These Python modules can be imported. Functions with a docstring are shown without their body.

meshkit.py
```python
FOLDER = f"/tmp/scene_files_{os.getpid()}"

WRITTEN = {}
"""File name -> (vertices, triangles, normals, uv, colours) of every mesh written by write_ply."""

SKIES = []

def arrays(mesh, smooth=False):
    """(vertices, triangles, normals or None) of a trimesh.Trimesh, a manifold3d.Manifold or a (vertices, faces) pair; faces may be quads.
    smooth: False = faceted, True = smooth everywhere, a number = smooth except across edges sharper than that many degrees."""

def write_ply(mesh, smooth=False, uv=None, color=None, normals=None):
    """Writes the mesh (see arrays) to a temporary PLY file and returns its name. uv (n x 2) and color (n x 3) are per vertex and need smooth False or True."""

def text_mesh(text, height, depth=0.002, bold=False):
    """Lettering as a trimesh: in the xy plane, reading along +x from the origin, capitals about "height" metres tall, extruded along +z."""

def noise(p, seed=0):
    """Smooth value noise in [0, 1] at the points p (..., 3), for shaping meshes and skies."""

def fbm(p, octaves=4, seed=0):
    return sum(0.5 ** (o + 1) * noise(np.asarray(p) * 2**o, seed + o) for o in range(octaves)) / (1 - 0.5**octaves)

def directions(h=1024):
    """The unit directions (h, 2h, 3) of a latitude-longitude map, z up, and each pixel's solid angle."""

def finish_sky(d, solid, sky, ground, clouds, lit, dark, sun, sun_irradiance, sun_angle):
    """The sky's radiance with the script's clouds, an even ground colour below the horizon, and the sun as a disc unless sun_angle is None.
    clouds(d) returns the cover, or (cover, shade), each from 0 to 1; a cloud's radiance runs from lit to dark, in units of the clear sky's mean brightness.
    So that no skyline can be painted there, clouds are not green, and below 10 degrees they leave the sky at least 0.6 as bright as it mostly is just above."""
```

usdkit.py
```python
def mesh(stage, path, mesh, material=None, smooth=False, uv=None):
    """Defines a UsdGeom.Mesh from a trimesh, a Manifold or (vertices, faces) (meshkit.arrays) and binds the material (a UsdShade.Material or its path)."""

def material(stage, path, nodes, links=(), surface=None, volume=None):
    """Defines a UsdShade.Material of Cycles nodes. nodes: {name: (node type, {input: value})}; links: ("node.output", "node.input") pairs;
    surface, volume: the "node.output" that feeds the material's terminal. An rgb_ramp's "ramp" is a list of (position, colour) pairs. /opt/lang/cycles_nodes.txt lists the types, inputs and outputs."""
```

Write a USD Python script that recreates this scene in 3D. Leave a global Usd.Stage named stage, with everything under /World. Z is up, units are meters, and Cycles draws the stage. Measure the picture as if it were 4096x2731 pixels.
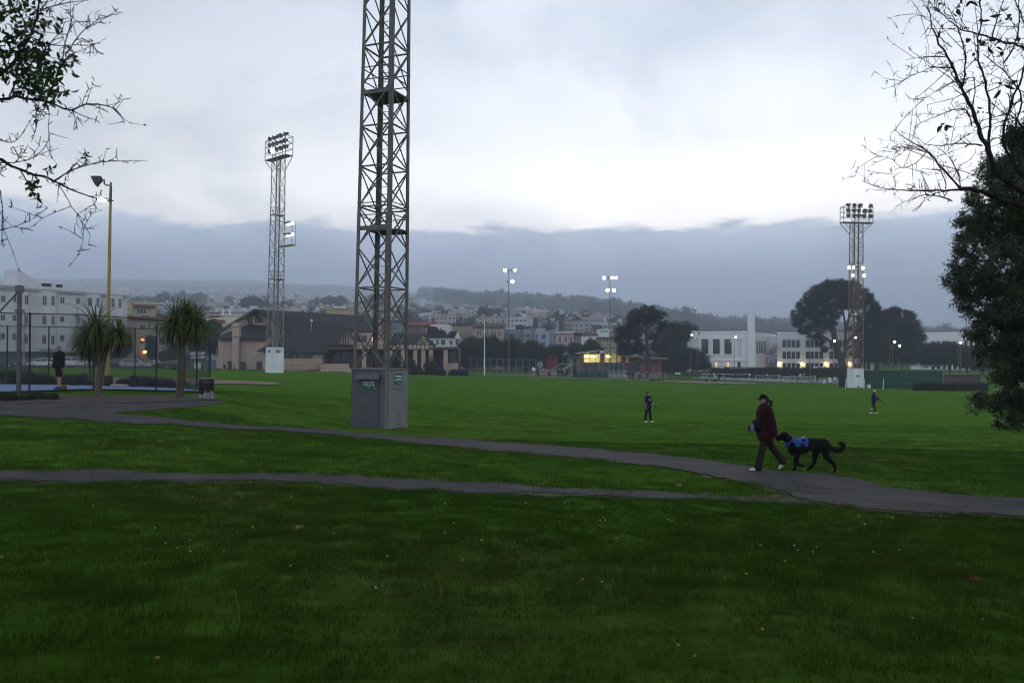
import math, random, re
import numpy as np, trimesh, manifold3d, usdkit, meshkit
from pxr import Usd, UsdGeom, UsdLux, UsdShade, Gf, Sdf, Vt
from scipy.interpolate import RBFInterpolator
from shapely.geometry import Polygon, Point
from shapely.ops import unary_union
import shapely, shapely.affinity

stage = Usd.Stage.CreateInMemory()
UsdGeom.Xform.Define(stage, '/World')
UsdGeom.Scope.Define(stage, '/World/Looks')
stage.SetDefaultPrim(stage.GetPrimAtPath('/World'))
# ------------------------------------------------------------------ camera
EYE, FPX, CX, CY, HOR = 5.0, 3186.0, 2048.0, 1365.5, 1420.0   # measured in pixels of the photograph
PITCH = math.atan((HOR - CY) / FPX)
cam = UsdGeom.Camera.Define(stage, '/World/camera')
cam.AddTranslateOp().Set((0, 0, EYE)); cam.AddRotateXOp().Set(90 + math.degrees(PITCH))
cam.CreateHorizontalApertureAttr(36.0); cam.CreateVerticalApertureAttr(24.0)
cam.CreateFocalLengthAttr(36.0 * FPX / 4096)
cam.CreateFStopAttr(2.8); cam.CreateFocusDistanceAttr(34.0)
cam.CreateClippingRangeAttr((0.05, 20000.0))
cam.CreateExposureAttr(0.24)
# ------------------------------------------------------------------ sky and sun (overcast dusk)
SUN_EL, SUN_AZ = math.radians(14), math.radians(20)
SKY_STRENGTH = 0.05
sky = UsdLux.DomeLight.Define(stage, '/World/sky')
sky.GetPrim().SetCustomDataByKey('kind', 'structure')
sky.GetPrim().SetCustomDataByKey('label', 'grey blue evening sky with a dark fog bank along the hills')
K = 1.0 / SKY_STRENGTH
def kc(r, g, b): return (r * K, g * K, b * K)
skymat = usdkit.material(stage, '/World/Looks/sky', {
    'sky': ('sky_texture', dict(sky_type='single_scattering', sun_disc=False, sun_elevation=SUN_EL, sun_rotation=SUN_AZ, air_density=1.0, aerosol_density=1.5)),
    'co': ('texture_coordinate', {}), 'xyz': ('separate_xyz', {}),
    # bumpy edge of the fog bank
    'mapb': ('mapping', dict(scale=(10.0, 10.0, 34.0))), 'nb': ('noise_texture', dict(scale=1.0, detail=8.0, roughness=0.62, distortion=0.3)),
    'e1': ('math', dict(math_type='multiply_add', value2=0.060, value3=-0.030)),
    'ze': ('math', dict(math_type='add')),
    'bank': ('map_range', dict(range_type='smoothstep', from_min=0.149, from_max=0.164, to_min=1.0, to_max=0.0, clamp=True)),
    'bk': ('map_range', dict(from_min=0.0, from_max=0.17, to_min=0.0, to_max=1.0, clamp=True)),
    'bramp': ('rgb_ramp', dict(ramp=[(0.0, (0.27, 0.36, 0.55)), (0.35, (0.38, 0.49, 0.73)), (0.7, (0.62, 0.76, 1.04)), (1.0, (1.0, 1.1, 1.3))])),
    'bsc': ('vector_math', dict(math_type='scale', scale=K)),
    'mapw': ('mapping', dict(scale=(5.0, 5.0, 16.0))), 'nw': ('noise_texture', dict(scale=1.0, detail=6.0, roughness=0.55, distortion=0.5)),
    'wr': ('rgb_ramp', dict(ramp=[(0.32, (0.70, 0.72, 0.75)), (0.68, (1.28, 1.26, 1.23))])),
    # upper cloud sheet: brightest just over the bank, bluer above
    'ur': ('map_range', dict(from_min=0.12, from_max=0.8, to_min=0.0, to_max=1.0, clamp=True)),
    'uramp': ('rgb_ramp', dict(ramp=[(0.0, (2.6, 2.43, 2.30)), (0.10, (2.05, 1.98, 1.92)), (0.20, (1.38, 1.39, 1.41)), (0.36, (0.96, 1.02, 1.12)), (1.0, (0.42, 0.50, 0.66))])),
    'mapu': ('mapping', dict(scale=(2.6, 2.6, 5.0), location=(3.1, 1.7, 0.4))), 'nu': ('noise_texture', dict(scale=1.0, detail=7.0, roughness=0.55, distortion=0.4)),
    'ucl': ('rgb_ramp', dict(ramp=[(0.28, (0.58, 0.61, 0.66)), (0.42, (0.80, 0.82, 0.85)), (0.52, (0.98, 0.98, 0.98)), (0.72, (1.10, 1.09, 1.08))])),
    'um': ('mix', dict(mix_type='multiply', fac=1.0)), 'bm': ('mix', dict(mix_type='multiply', fac=1.0)),
    'gd': ('vector_math', dict(math_type='dot_product', vector2=(0.20, 0.96, 0.19))), 'gm': ('map_range', dict(from_min=0.80, from_max=1.0, to_min=0.82, to_max=1.16, clamp=True)), 'um2': ('vector_math', dict(math_type='scale')),
    'usc': ('vector_math', dict(math_type='scale', scale=K)),
    'cl': ('mix', {}), 'all': ('mix', dict(fac=0.96)), 'bg': ('background_shader', dict(strength=SKY_STRENGTH))},
    [('co.generated', 'xyz.vector'), ('co.generated', 'mapb.vector'), ('mapb.vector', 'nb.vector'), ('nb.fac', 'e1.value1'),
     ('xyz.z', 'ze.value1'), ('e1.value', 'ze.value2'), ('ze.value', 'bank.value'), ('xyz.z', 'bk.value'), ('bk.result', 'bramp.fac'),
     ('co.generated', 'mapw.vector'), ('mapw.vector', 'nw.vector'), ('nw.fac', 'wr.fac'), ('bramp.color', 'bm.color1'), ('wr.color', 'bm.color2'), ('bm.color', 'bsc.vector1'),
     ('xyz.z', 'ur.value'), ('ur.result', 'uramp.fac'), ('co.generated', 'mapu.vector'), ('mapu.vector', 'nu.vector'), ('nu.fac', 'ucl.fac'),
     ('uramp.color', 'um.color1'), ('ucl.color', 'um.color2'), ('um.color', 'um2.vector1'), ('co.generated', 'gd.vector1'), ('gd.value', 'gm.value'), ('gm.result', 'um2.scale'), ('um2.vector', 'usc.vector1'),
     ('bank.result', 'cl.fac'), ('usc.vector', 'cl.color1'), ('bsc.vector', 'cl.color2'), ('sky.color', 'all.color1'), ('cl.color', 'all.color2'), ('all.color', 'bg.color')],
    surface='bg.background')
UsdShade.MaterialBindingAPI.Apply(sky.GetPrim()).Bind(skymat)
sun = UsdLux.DistantLight.Define(stage, '/World/sun')
sun.CreateNormalizeAttr(True); sun.CreateIntensityAttr(0.12); sun.CreateAngleAttr(30.0); sun.CreateColorAttr((1.0, 0.95, 0.88))
sun.AddRotateZOp().Set(-math.degrees(SUN_AZ)); sun.AddRotateXOp().Set(-(90 - math.degrees(SUN_EL)))
R = random.Random(7)
NR = np.random.default_rng(11)
# ------------------------------------------------------------------ helpers
used = {}
def newpath(parent, name):
    base = '/World' if parent is None else str(parent.GetPath())
    k = used.get((base, name), 0); used[(base, name)] = k + 1
    return f'{base}/{name}' if k == 0 else f'{base}/{name}_{k:03d}'
def tag(o, label=None, cat=None, group=None, kind=None):
    p = o.GetPrim() if hasattr(o, 'GetPrim') else o
    for k, v in (('label', label), ('category', cat), ('group', group), ('kind', kind)):
        if v: p.SetCustomDataByKey(k, v)
    return p
PLACE = {}
def thing(name, label, cat, loc=(0, 0, 0), rz=0.0, group=None):
    x = UsdGeom.Xform.Define(stage, newpath(None, name))
    x.AddTranslateOp().Set(tuple(float(c) for c in loc)); x.AddRotateZOp().Set(math.degrees(rz))
    p = tag(x, label, cat, group); PLACE[str(p.GetPath())] = (np.array(loc, float), rz)
    return p
def dup(root, loc, rz, label, group=None, scale=None):
    x = UsdGeom.Xform.Define(stage, newpath(None, re.sub(r'_\d{3}$', '', root.GetName())))
    x.AddTranslateOp().Set(tuple(float(c) for c in loc)); x.AddRotateZOp().Set(math.degrees(rz))
    if scale: x.AddScaleOp().Set(tuple(scale))
    p = x.GetPrim(); p.GetReferences().AddInternalReference(root.GetPath()); p.SetInstanceable(True)
    was = root.GetCustomData()
    return tag(p, label, was.get('category'), group or was.get('group'))
def lean(t, deg):
    x = UsdGeom.Xformable(t); ops = x.GetOrderedXformOps(); r = x.AddRotateYOp(); r.Set(deg); x.SetXformOpOrder([ops[0], r] + ops[1:])
def rotz(a): c, s = math.cos(a), math.sin(a); return np.array([[c, -s, 0], [s, c, 0], [0, 0, 1.0]])
def frame(p, q):
    d = np.asarray(q, float) - p; L = np.linalg.norm(d) + 1e-12; d = d / L
    a = np.cross(d, [0, 0, 1.0] if abs(d[2]) < .95 else [0, 1.0, 0]); a /= np.linalg.norm(a)
    return d, a, np.cross(a, d), L
class MB:
    """collects simple solids; build() makes them ONE mesh"""
    def __init__(s): s.v, s.f, s.n = [], [], 0
    def add(s, v, f):
        v = np.asarray(v, float); s.v.append(v); f = np.asarray(f, int)
        if f.shape[1] == 4: f = np.vstack([f[:, :3], f[:, [0, 2, 3]]])
        s.f.append(f + s.n); s.n += len(v); return s
    BF = np.array([[0, 3, 2, 1], [4, 5, 6, 7], [0, 1, 5, 4], [1, 2, 6, 5], [2, 3, 7, 6], [3, 0, 4, 7]])
    def box(s, c, d, rz=0.0, top=None):
        x, y, z = np.asarray(d, float) / 2; t = 1.0 if top is None else top
        v = np.array([[-x, -y, -z], [x, -y, -z], [x, y, -z], [-x, y, -z], [-x*t, -y*t, z], [x*t, -y*t, z], [x*t, y*t, z], [-x*t, y*t, z]])
        return s.add(v @ rotz(rz).T + c, s.BF)
    def span(s, x0, x1, y0, y1, z0, z1): return s.box(((x0+x1)/2, (y0+y1)/2, (z0+z1)/2), (abs(x1-x0), abs(y1-y0), abs(z1-z0)))
    def bar(s, p, q, w, h=None):
        h = w if h is None else h; d, a, b, L = frame(np.asarray(p, float), q); p, q = np.asarray(p, float), np.asarray(q, float)
        o = [a*i*w/2 + b*j*h/2 for i, j in ((-1, -1), (1, -1), (1, 1), (-1, 1))]
        return s.add([p + k for k in o] + [q + k for k in o], s.BF)
    def tube(s, pts, r, n=6):
        pts = np.asarray(pts, float); r = np.broadcast_to(r, (len(pts),))
        t = np.gradient(pts, axis=0); t /= np.linalg.norm(t, axis=1, keepdims=True) + 1e-12
        ref = np.array([0, 0, 1.0]) if abs(t[0][2]) < .9 else np.array([1.0, 0, 0])
        rows = []
        a = np.cross(t[0], ref); a /= np.linalg.norm(a)
        for i in range(len(pts)):
            a = a - t[i] * (a @ t[i]); a /= np.linalg.norm(a) + 1e-12; b = np.cross(t[i], a)
            an = np.arange(n) * 2*np.pi/n
            rows.append(pts[i] + r[i] * (np.cos(an)[:, None]*a + np.sin(an)[:, None]*b))
        v = np.vstack(rows + [pts[:1], pts[-1:]]); m = len(pts); f = []
        for i in range(m-1):
            for j in range(n):
                k = (j+1) % n; A, B, C, D = i*n+j, i*n+k, (i+1)*n+k, (i+1)*n+j; f += [[A, B, C], [A, C, D]]
        for j in range(n): k = (j+1) % n; f += [[m*n, k, j], [m*n+1, (m-1)*n+j, (m-1)*n+k]]
        return s.add(v, f)
    def prism(s, poly, z0, z1, M=None):
        """polygon (x,y) extruded z0..z1, optional 3x4 placing"""
        m = trimesh.creation.extrude_polygon(Polygon(poly) if not hasattr(poly, 'area') else poly, z1-z0, engine='earcut'); v = np.array(m.vertices); v[:, 2] += z0
        if M is not None: v = M(v)
        return s.add(v, m.faces)
    def mesh(s, m, T=None):
        v, f, _ = meshkit.arrays(m); return s.add(v if T is None else T(v), f)
    def ball(s, c, r, sub=1, sc=(1, 1, 1)):
        m = trimesh.creation.icosphere(sub, 1.0); return s.add(np.array(m.vertices)*np.array(sc)*r + c, m.faces)
    def lathe(s, prof, c=(0, 0, 0), n=14):
        m = trimesh.creation.revolve(np.array(prof, float), sections=n); return s.add(np.array(m.vertices) + c, m.faces)
    def build(s, name, mat, parent=None, world=False, smooth=False, label=None, kind=None, cat=None, group=None):
        v, f = np.vstack(s.v), np.vstack(s.f)
        if world and parent is not None:
            q = parent
            while str(q.GetPath()) not in PLACE and q.GetParent().GetName() != 'World': q = q.GetParent()
            loc, rz = PLACE.get(str(q.GetPath()), (np.zeros(3), 0.0)); v = (v - loc) @ rotz(rz)
        p = usdkit.mesh(stage, newpath(parent, name), (v, f), mat, smooth=smooth).GetPrim()
        return tag(p, label, cat, group, kind)
def scatter(name, parent, protos, mat, pos, scl, rots=None, kind='stuff', label=None, cat=None, group=None, tilt=None):
    """a PointInstancer of small meshes"""
    pi = UsdGeom.PointInstancer.Define(stage, newpath(parent, name)); n = len(pos)
    tg = []
    for i, pm in enumerate(protos):
        q = usdkit.mesh(stage, f'{pi.GetPath()}/clump_{i+1:03d}', pm, mat); tg.append(q.GetPath())
    pi.CreatePrototypesRel().SetTargets(tg)
    pi.CreateProtoIndicesAttr(Vt.IntArray.FromNumpy((np.arange(n) % len(protos)).astype(np.int32)))
    pi.CreatePositionsAttr(Vt.Vec3fArray.FromNumpy(np.asarray(pos, np.float32)))
    s = np.asarray(scl, np.float32); s = np.repeat(s[:, None], 3, 1) if s.ndim == 1 else s
    pi.CreateScalesAttr(Vt.Vec3fArray.FromNumpy(s))
    qs = []
    for i in range(n):
        if rots is not None: a = Gf.Rotation((0, 0, 1), math.degrees(rots[i]))
        else: a = Gf.Rotation((0, 0, 1), R.uniform(0, 360)) * Gf.Rotation((1, 0, 0), R.uniform(-180, 180))
        if tilt is not None: a = a * Gf.Rotation(Gf.Vec3d(0, 0, 1), Gf.Vec3d(*map(float, tilt[i])))
        u = a.GetQuat(); im = u.GetImaginary(); qs.append(Gf.Quath(u.GetReal(), im[0], im[1], im[2]))
    pi.CreateOrientationsAttr(Vt.QuathArray(qs))
    return tag(pi, label, cat, group, kind)
def P(sx, sy, d):
    """the point d metres ahead of the camera that the photograph shows at pixel (sx, sy)"""
    u, v = (sx - CX) / FPX, (CY - sy) / FPX; c, s = math.cos(PITCH), math.sin(PITCH)
    k = d / (c - v * s); return np.array([u * k, d, EYE + (s + v * c) * k])
def X(sx, d): return P(sx, HOR, d)[0]
def Zs(sy, d): return P(2048, sy, d)[2]
# ------------------------------------------------------------------ materials
mats = {}
def M(name, rgb, rough=0.7, var=0.18, scale=3.0, metal=0.0, bump=0.0, obj=False, spec=0.35, detail=4.0, streak=None, rnd=0.0):
    if name in mats: return mats[name]
    lo = tuple(c * (1 - var) for c in rgb); hi = tuple(c * (1 + var) for c in rgb)
    nodes = {'g': ('texture_coordinate' if obj else 'geometry', {}), 'mp': ('mapping', dict(scale=streak or (1, 1, 1))), 'n': ('noise_texture', dict(scale=scale, detail=detail, roughness=0.6)),
             'r': ('rgb_ramp', dict(ramp=[(0.3, lo), (0.7, hi)])), 'p': ('principled_bsdf', dict(roughness=rough, metallic=metal, specular_ior_level=spec))}
    links = [('g.object' if obj else 'g.position', 'mp.vector'), ('mp.vector', 'n.vector'), ('n.fac', 'r.fac')]
    out = 'r.color'
    if rnd:
        nodes |= {'oi': ('object_info', {}), 'mr': ('map_range', dict(to_min=1 - rnd, to_max=1 + rnd)), 'h': ('hsv', {})}
        links += [('oi.random', 'mr.value'), ('mr.result', 'h.value'), (out, 'h.color')]; out = 'h.color'
    links.append((out, 'p.base_color'))
    if bump:
        nodes['b'] = ('bump', dict(strength=bump, distance=0.02)); nodes['n2'] = ('noise_texture', dict(scale=scale * 8, detail=3.0))
        links += [('mp.vector', 'n2.vector'), ('n2.fac', 'b.height'), ('b.normal', 'p.normal')]
    mats[name] = usdkit.material(stage, f'/World/Looks/{name}', nodes, links, surface='p.BSDF'); return mats[name]
def E(name, rgb, strength):
    if name not in mats: mats[name] = usdkit.material(stage, f'/World/Looks/{name}', {'e': ('emission', dict(color=rgb, strength=strength))}, surface='e.emission')
    return mats[name]
def LEAF(name, rgb, hi=None, trans=0.25, rnd=0.3, scale=0.6, rough=0.55):
    if name in mats: return mats[name]
    hi = hi or tuple(c * 1.8 for c in rgb)
    mats[name] = usdkit.material(stage, f'/World/Looks/{name}', {
        'g': ('geometry', {}), 'n': ('noise_texture', dict(scale=scale, detail=3.0)), 'r': ('rgb_ramp', dict(ramp=[(0.35, rgb), (0.7, hi)])),
        'oi': ('object_info', {}), 'mr': ('map_range', dict(to_min=1 - rnd, to_max=1 + rnd)), 'h': ('hsv', {}),
        'p': ('principled_bsdf', dict(roughness=rough, specular_ior_level=0.3)), 't': ('translucent_bsdf', {}), 'm': ('mix_closure', dict(fac=trans))},
        [('g.position', 'n.vector'), ('n.fac', 'r.fac'), ('oi.random', 'mr.value'), ('mr.result', 'h.value'), ('r.color', 'h.color'), ('h.color', 'p.base_color'), ('h.color', 't.color'), ('p.BSDF', 'm.closure1'), ('t.BSDF', 'm.closure2')], surface='m.closure')
    return mats[name]
# ------------------------------------------------------------------ the lie of the land
CTRL = [(0, 1907, 13.8), (900, 1915, 14.0), (1740, 1945, 14.0), (2440, 1980, 13.6), (3000, 2010, 13.2), (100, 1690, 21.0), (640, 1690, 23.5), (1000, 1715, 26.0), (1400, 1735, 27.6),
        (1740, 1770, 25.0), (2260, 1810, 22.0), (2700, 1850, 19.5), (3060, 1883, 17.4), (3600, 1990, 14.2), (4096, 2030, 12.8), (1535, 1715, 32.3), (1410, 1705, 33.0), (0, 1590, 29.5), (850, 1594, 31.0), (840, 1572, 36.5), (400, 1588, 30.2), (0, 1650, 24.0), (350, 1560, 33.5),
        (2592, 1690, 43.6), (3495, 1655, 60.0), (3420, 1551, 116.0), (2760, 1515, 178.0), (3230, 1534, 166.0), (2860, 1508, 212.0), (3100, 1512, 212.0), (3340, 1516, 208.0), (2825, 1533, 145.0), (2152, 1507, 172.0), (1098, 1491, 106.0), (1300, 1487, 160.0), (950, 1537, 56.0), (400, 1471, 150.0), (560, 1488, 100.0),
        (700, 1640, 27.5), (900, 1612, 33.0), (3900, 1563, 108.0), (2000, 1560, 90.0), (2048, 2731, 3.9), (300, 2731, 3.9), (3800, 2731, 3.9), (-1500, 1560, 33.0), (2500, 2300, 7.0), (600, 2250, 7.2)]
_c = np.array([P(*t) for t in CTRL]); _xy, _z = list(_c[:, :2]), list(_c[:, 2])
for x, y, z in [(0, 0, 3.35), (-12, 0, 3.4), (12, 0, 3.2), (0, -20, 3.8), (-40, -20, 4.2), (40, -20, 3.2), (-60, 60, 3.1), (60, 30, 0.6), (90, 110, 0.3), (-110, 110, 3.0), (-110, 170, 2.6), (0, 230, 0.6), (90, 230, 0.3), (-60, 230, 1.8), (140, 160, 0.3), (-200, 300, 2.5), (200, 300, 0.5), (0, 330, 1.0), (-200, 60, 4), (200, 60, 0), (-150, -150, 5), (150, -150, 4)]:
    _xy.append((x, y)); _z.append(z)
_tps = RBFInterpolator(np.array(_xy) / 50, np.array(_z), kernel='linear', smoothing=0.002)
def Z(x, y):
    x, y = np.broadcast_arrays(np.asarray(x, float), np.asarray(y, float)); sh = x.shape; x, y = x.ravel(), y.ravel()
    z = _tps(np.stack([np.clip(x, -260, 260), np.clip(y, -160, 340)], 1) / 50)
    r = np.hypot(x, y); p = np.stack([x, y, x*0], 1)
    z += (meshkit.noise(p * 0.45, 3) - .5) * 0.10 * np.clip((40 - r) / 25, 0, 1) + (meshkit.noise(p * 1.7, 5) - .5) * 0.045 * np.clip((26 - r) / 16, 0, 1)
    out = z.reshape(sh); return float(out) if sh == () else out
def G(sx, d, dz=0.0):
    x = X(sx, d); return np.array([x, d, Z(x, d) + dz])
def hit(sx, sy):
    """where the ray through a pixel meets the ground (near field)"""
    ds = np.geomspace(2.5, 200, 700); pts = np.array([P(sx, sy, d) for d in ds]); below = pts[:, 2] < Z(pts[:, 0], pts[:, 1])
    i = int(np.argmax(below)) if below.any() else len(ds) - 1; return pts[i][:2]
def clod(pts): return [tuple(hit(*p)) for p in pts]
# ------------------------------------------------------------------ ground, hills
def sheet_grid(xs, ys, zf):
    v = np.stack([xs, ys, zf], -1); n, m = xs.shape; i, j = np.meshgrid(np.arange(n-1), np.arange(m-1), indexing='ij')
    f = np.stack([i*m+j, i*m+j+1, (i+1)*m+j+1, (i+1)*m+j], -1).reshape(-1, 4)
    f = np.vstack([f[:, :3], f[:, [0, 2, 3]]]); v = v.reshape(-1, 3)
    nz = np.cross(v[f[:, 1]] - v[f[:, 0]], v[f[:, 2]] - v[f[:, 0]])[:, 2]
    f[nz < 0] = f[nz < 0][:, ::-1]; return v, f
GRASSN = dict(mode=1)
def grass_mat(name, blade):
    lo, mid, hi = ((0.042, 0.092, 0.009), (0.062, 0.138, 0.013), (0.086, 0.172, 0.018))
    nodes = {'g': ('geometry', {}), 'n1': ('noise_texture', dict(scale=0.22, detail=4.0, roughness=0.6)), 'n2': ('noise_texture', dict(scale=1.6, detail=4.0, roughness=0.65)),
             'ms': ('mapping', dict(scale=(0.035, 0.5, 0.5), rotation=(0, 0, 0.16))), 'n3': ('noise_texture', dict(scale=1.0, detail=3.0)),
             'r': ('rgb_ramp', dict(ramp=[(0.28, lo), (0.5, mid), (0.72, hi)])), 'dry': ('rgb_ramp', dict(ramp=[(0.50, (0, 0, 0)), (0.70, (1, 1, 1))])),
             'far': ('vector_math', dict(math_type='length')), 'fr': ('map_range', dict(from_min=24, from_max=42, to_min=0.38, to_max=0.0, clamp=True)), 'dm': ('math', dict(math_type='multiply')),
             'add': ('math', dict(math_type='multiply_add', value2=0.55)), 'add2': ('math', dict(math_type='multiply_add', value2=0.45, value3=0.0)),
             'c': ('mix', dict(color2=(0.115, 0.108, 0.036))), 'p': ('principled_bsdf', dict(roughness=0.75, specular_ior_level=0.0))}
    links = [('g.position', 'n1.vector'), ('g.position', 'n2.vector'), ('g.position', 'ms.vector'), ('ms.vector', 'n3.vector'), ('n3.fac', 'add2.value1'), ('n2.fac', 'add.value1'), ('add2.value', 'add.value3'),
             ('add.value', 'r.fac'), ('n1.fac', 'dry.fac'), ('g.position', 'far.vector1'), ('far.value', 'fr.value'), ('dry.color', 'dm.value1'), ('fr.result', 'dm.value2'), ('dm.value', 'c.fac'), ('r.color', 'c.color1')]
    out = 'c.color'
    if blade:
        nodes |= {'oi': ('geometry', {}), 'ob': ('object_info', {}), 'm2': ('map_range', dict(to_min=0.72, to_max=1.32)), 'mm': ('math', dict(math_type='multiply')), 'mr': ('map_range', dict(to_min=0.7, to_max=2.5)), 'h': ('hsv', {}), 't': ('translucent_bsdf', {}), 'm': ('mix_closure', dict(fac=0.25))}
        links += [('oi.random_per_island', 'mr.value'), ('mr.result', 'mm.value1'), ('ob.random', 'm2.value'), ('m2.result', 'mm.value2'), ('mm.value', 'h.value'), (out, 'h.color'), ('h.color', 'p.base_color'), ('h.color', 't.color'), ('p.BSDF', 'm.closure1'), ('t.BSDF', 'm.closure2')]
        return usdkit.material(stage, f'/World/Looks/{name}', nodes, links, surface='m.closure')
    nodes |= {'nb': ('noise_texture', dict(scale=9.0, detail=6.0, roughness=0.7)), 'b': ('bump', dict(strength=0.55, distance=0.05)),
              'msx': ('mapping', dict(scale=(0.45, 2.6, 1))), 'nx': ('noise_texture', dict(scale=1.3, detail=7.0, roughness=0.75)), 'rx': ('rgb_ramp', dict(ramp=[(0.3, (0.62, 0.62, 0.62)), (0.68, (1.3, 1.3, 1.3))])), 'mx': ('mix', dict(mix_type='multiply', fac=1.0))}
    nodes |= {'so': ('map_range', dict(from_min=17, from_max=33, to_min=0.22, to_max=0.0, clamp=True)), 'sm': ('mix', dict(color2=(0.022, 0.024, 0.010)))}  # near the camera a soil tone also paints in the foreground shade
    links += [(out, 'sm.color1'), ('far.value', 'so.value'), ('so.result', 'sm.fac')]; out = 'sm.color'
    links += [('g.position', 'nb.vector'), ('nb.fac', 'b.height'), ('b.normal', 'p.normal'), ('g.position', 'msx.vector'), ('msx.vector', 'nx.vector'), ('nx.fac', 'rx.fac'), (out, 'mx.color1'), ('rx.color', 'mx.color2'), ('mx.color', 'p.base_color')]
    return usdkit.material(stage, f'/World/Looks/{name}', nodes, links, surface='p.BSDF')
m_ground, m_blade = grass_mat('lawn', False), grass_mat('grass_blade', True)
rad = np.concatenate([[0.02], np.geomspace(0.7, 64, 360), np.geomspace(66, 6000, 90)])
ang = np.radians(np.concatenate([np.arange(-180, -44, 3.0), np.arange(-44, 44, 0.5), np.arange(44, 180.1, 3.0)]))
rr, aa = np.meshgrid(rad, ang, indexing='ij'); gx, gy = rr*np.sin(aa), rr*np.cos(aa)
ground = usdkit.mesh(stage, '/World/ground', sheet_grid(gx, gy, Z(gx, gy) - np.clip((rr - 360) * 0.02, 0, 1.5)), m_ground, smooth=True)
tag(ground, 'mown green lawn sloping gently down to a wide playing field', kind='structure')
HX = np.array([-2200, -800, 0, 1000, 1600, 1900, 2300, 2600, 2900, 3200, 3700, 4600, 6000.]); HY = np.array([1110, 1110, 1112, 1120, 1160, 1205, 1235, 1275, 1325, 1342, 1370, 1390, 1405.]); HD = np.array([4200, 4200, 4200, 4100, 3400, 2400, 2200, 2000, 2000, 2000, 2000, 2000, 2000.])
def hillz(sx, d):
    sx, d = np.asarray(sx, float), np.asarray(d, float)
    yc, dc = np.interp(sx, HX, HY), np.interp(sx, HX, HD); t = (d - 425) / (dc - 425)
    s = np.where(t < 1, np.clip(t, .0, 1) ** 0.25, 1 - 0.5*(t-1))
    z = EYE + d * (HOR - (1421 + (yc - 1421) * s)) / FPX
    p = np.stack([(sx-CX)/FPX*d*0.006, d*0.006, d*0], -1); return z + (meshkit.noise(p, 9) - .5) * 14 * np.clip(t*2, 0, 1)
hs, hd = np.meshgrid(np.linspace(-2200, 6000, 150), 430 + 4420*np.linspace(0.0, 1, 130)**2.2, indexing='ij')
m_hill = M('hill_scrub', (0.018, 0.026, 0.014), 0.9, 0.5, 0.02)
tag(usdkit.mesh(stage, '/World/hills', sheet_grid((hs-CX)/FPX*hd, hd, hillz(hs, hd)), m_hill, smooth=True), 'dim wooded hills rising into the fog behind the town', kind='structure')
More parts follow.
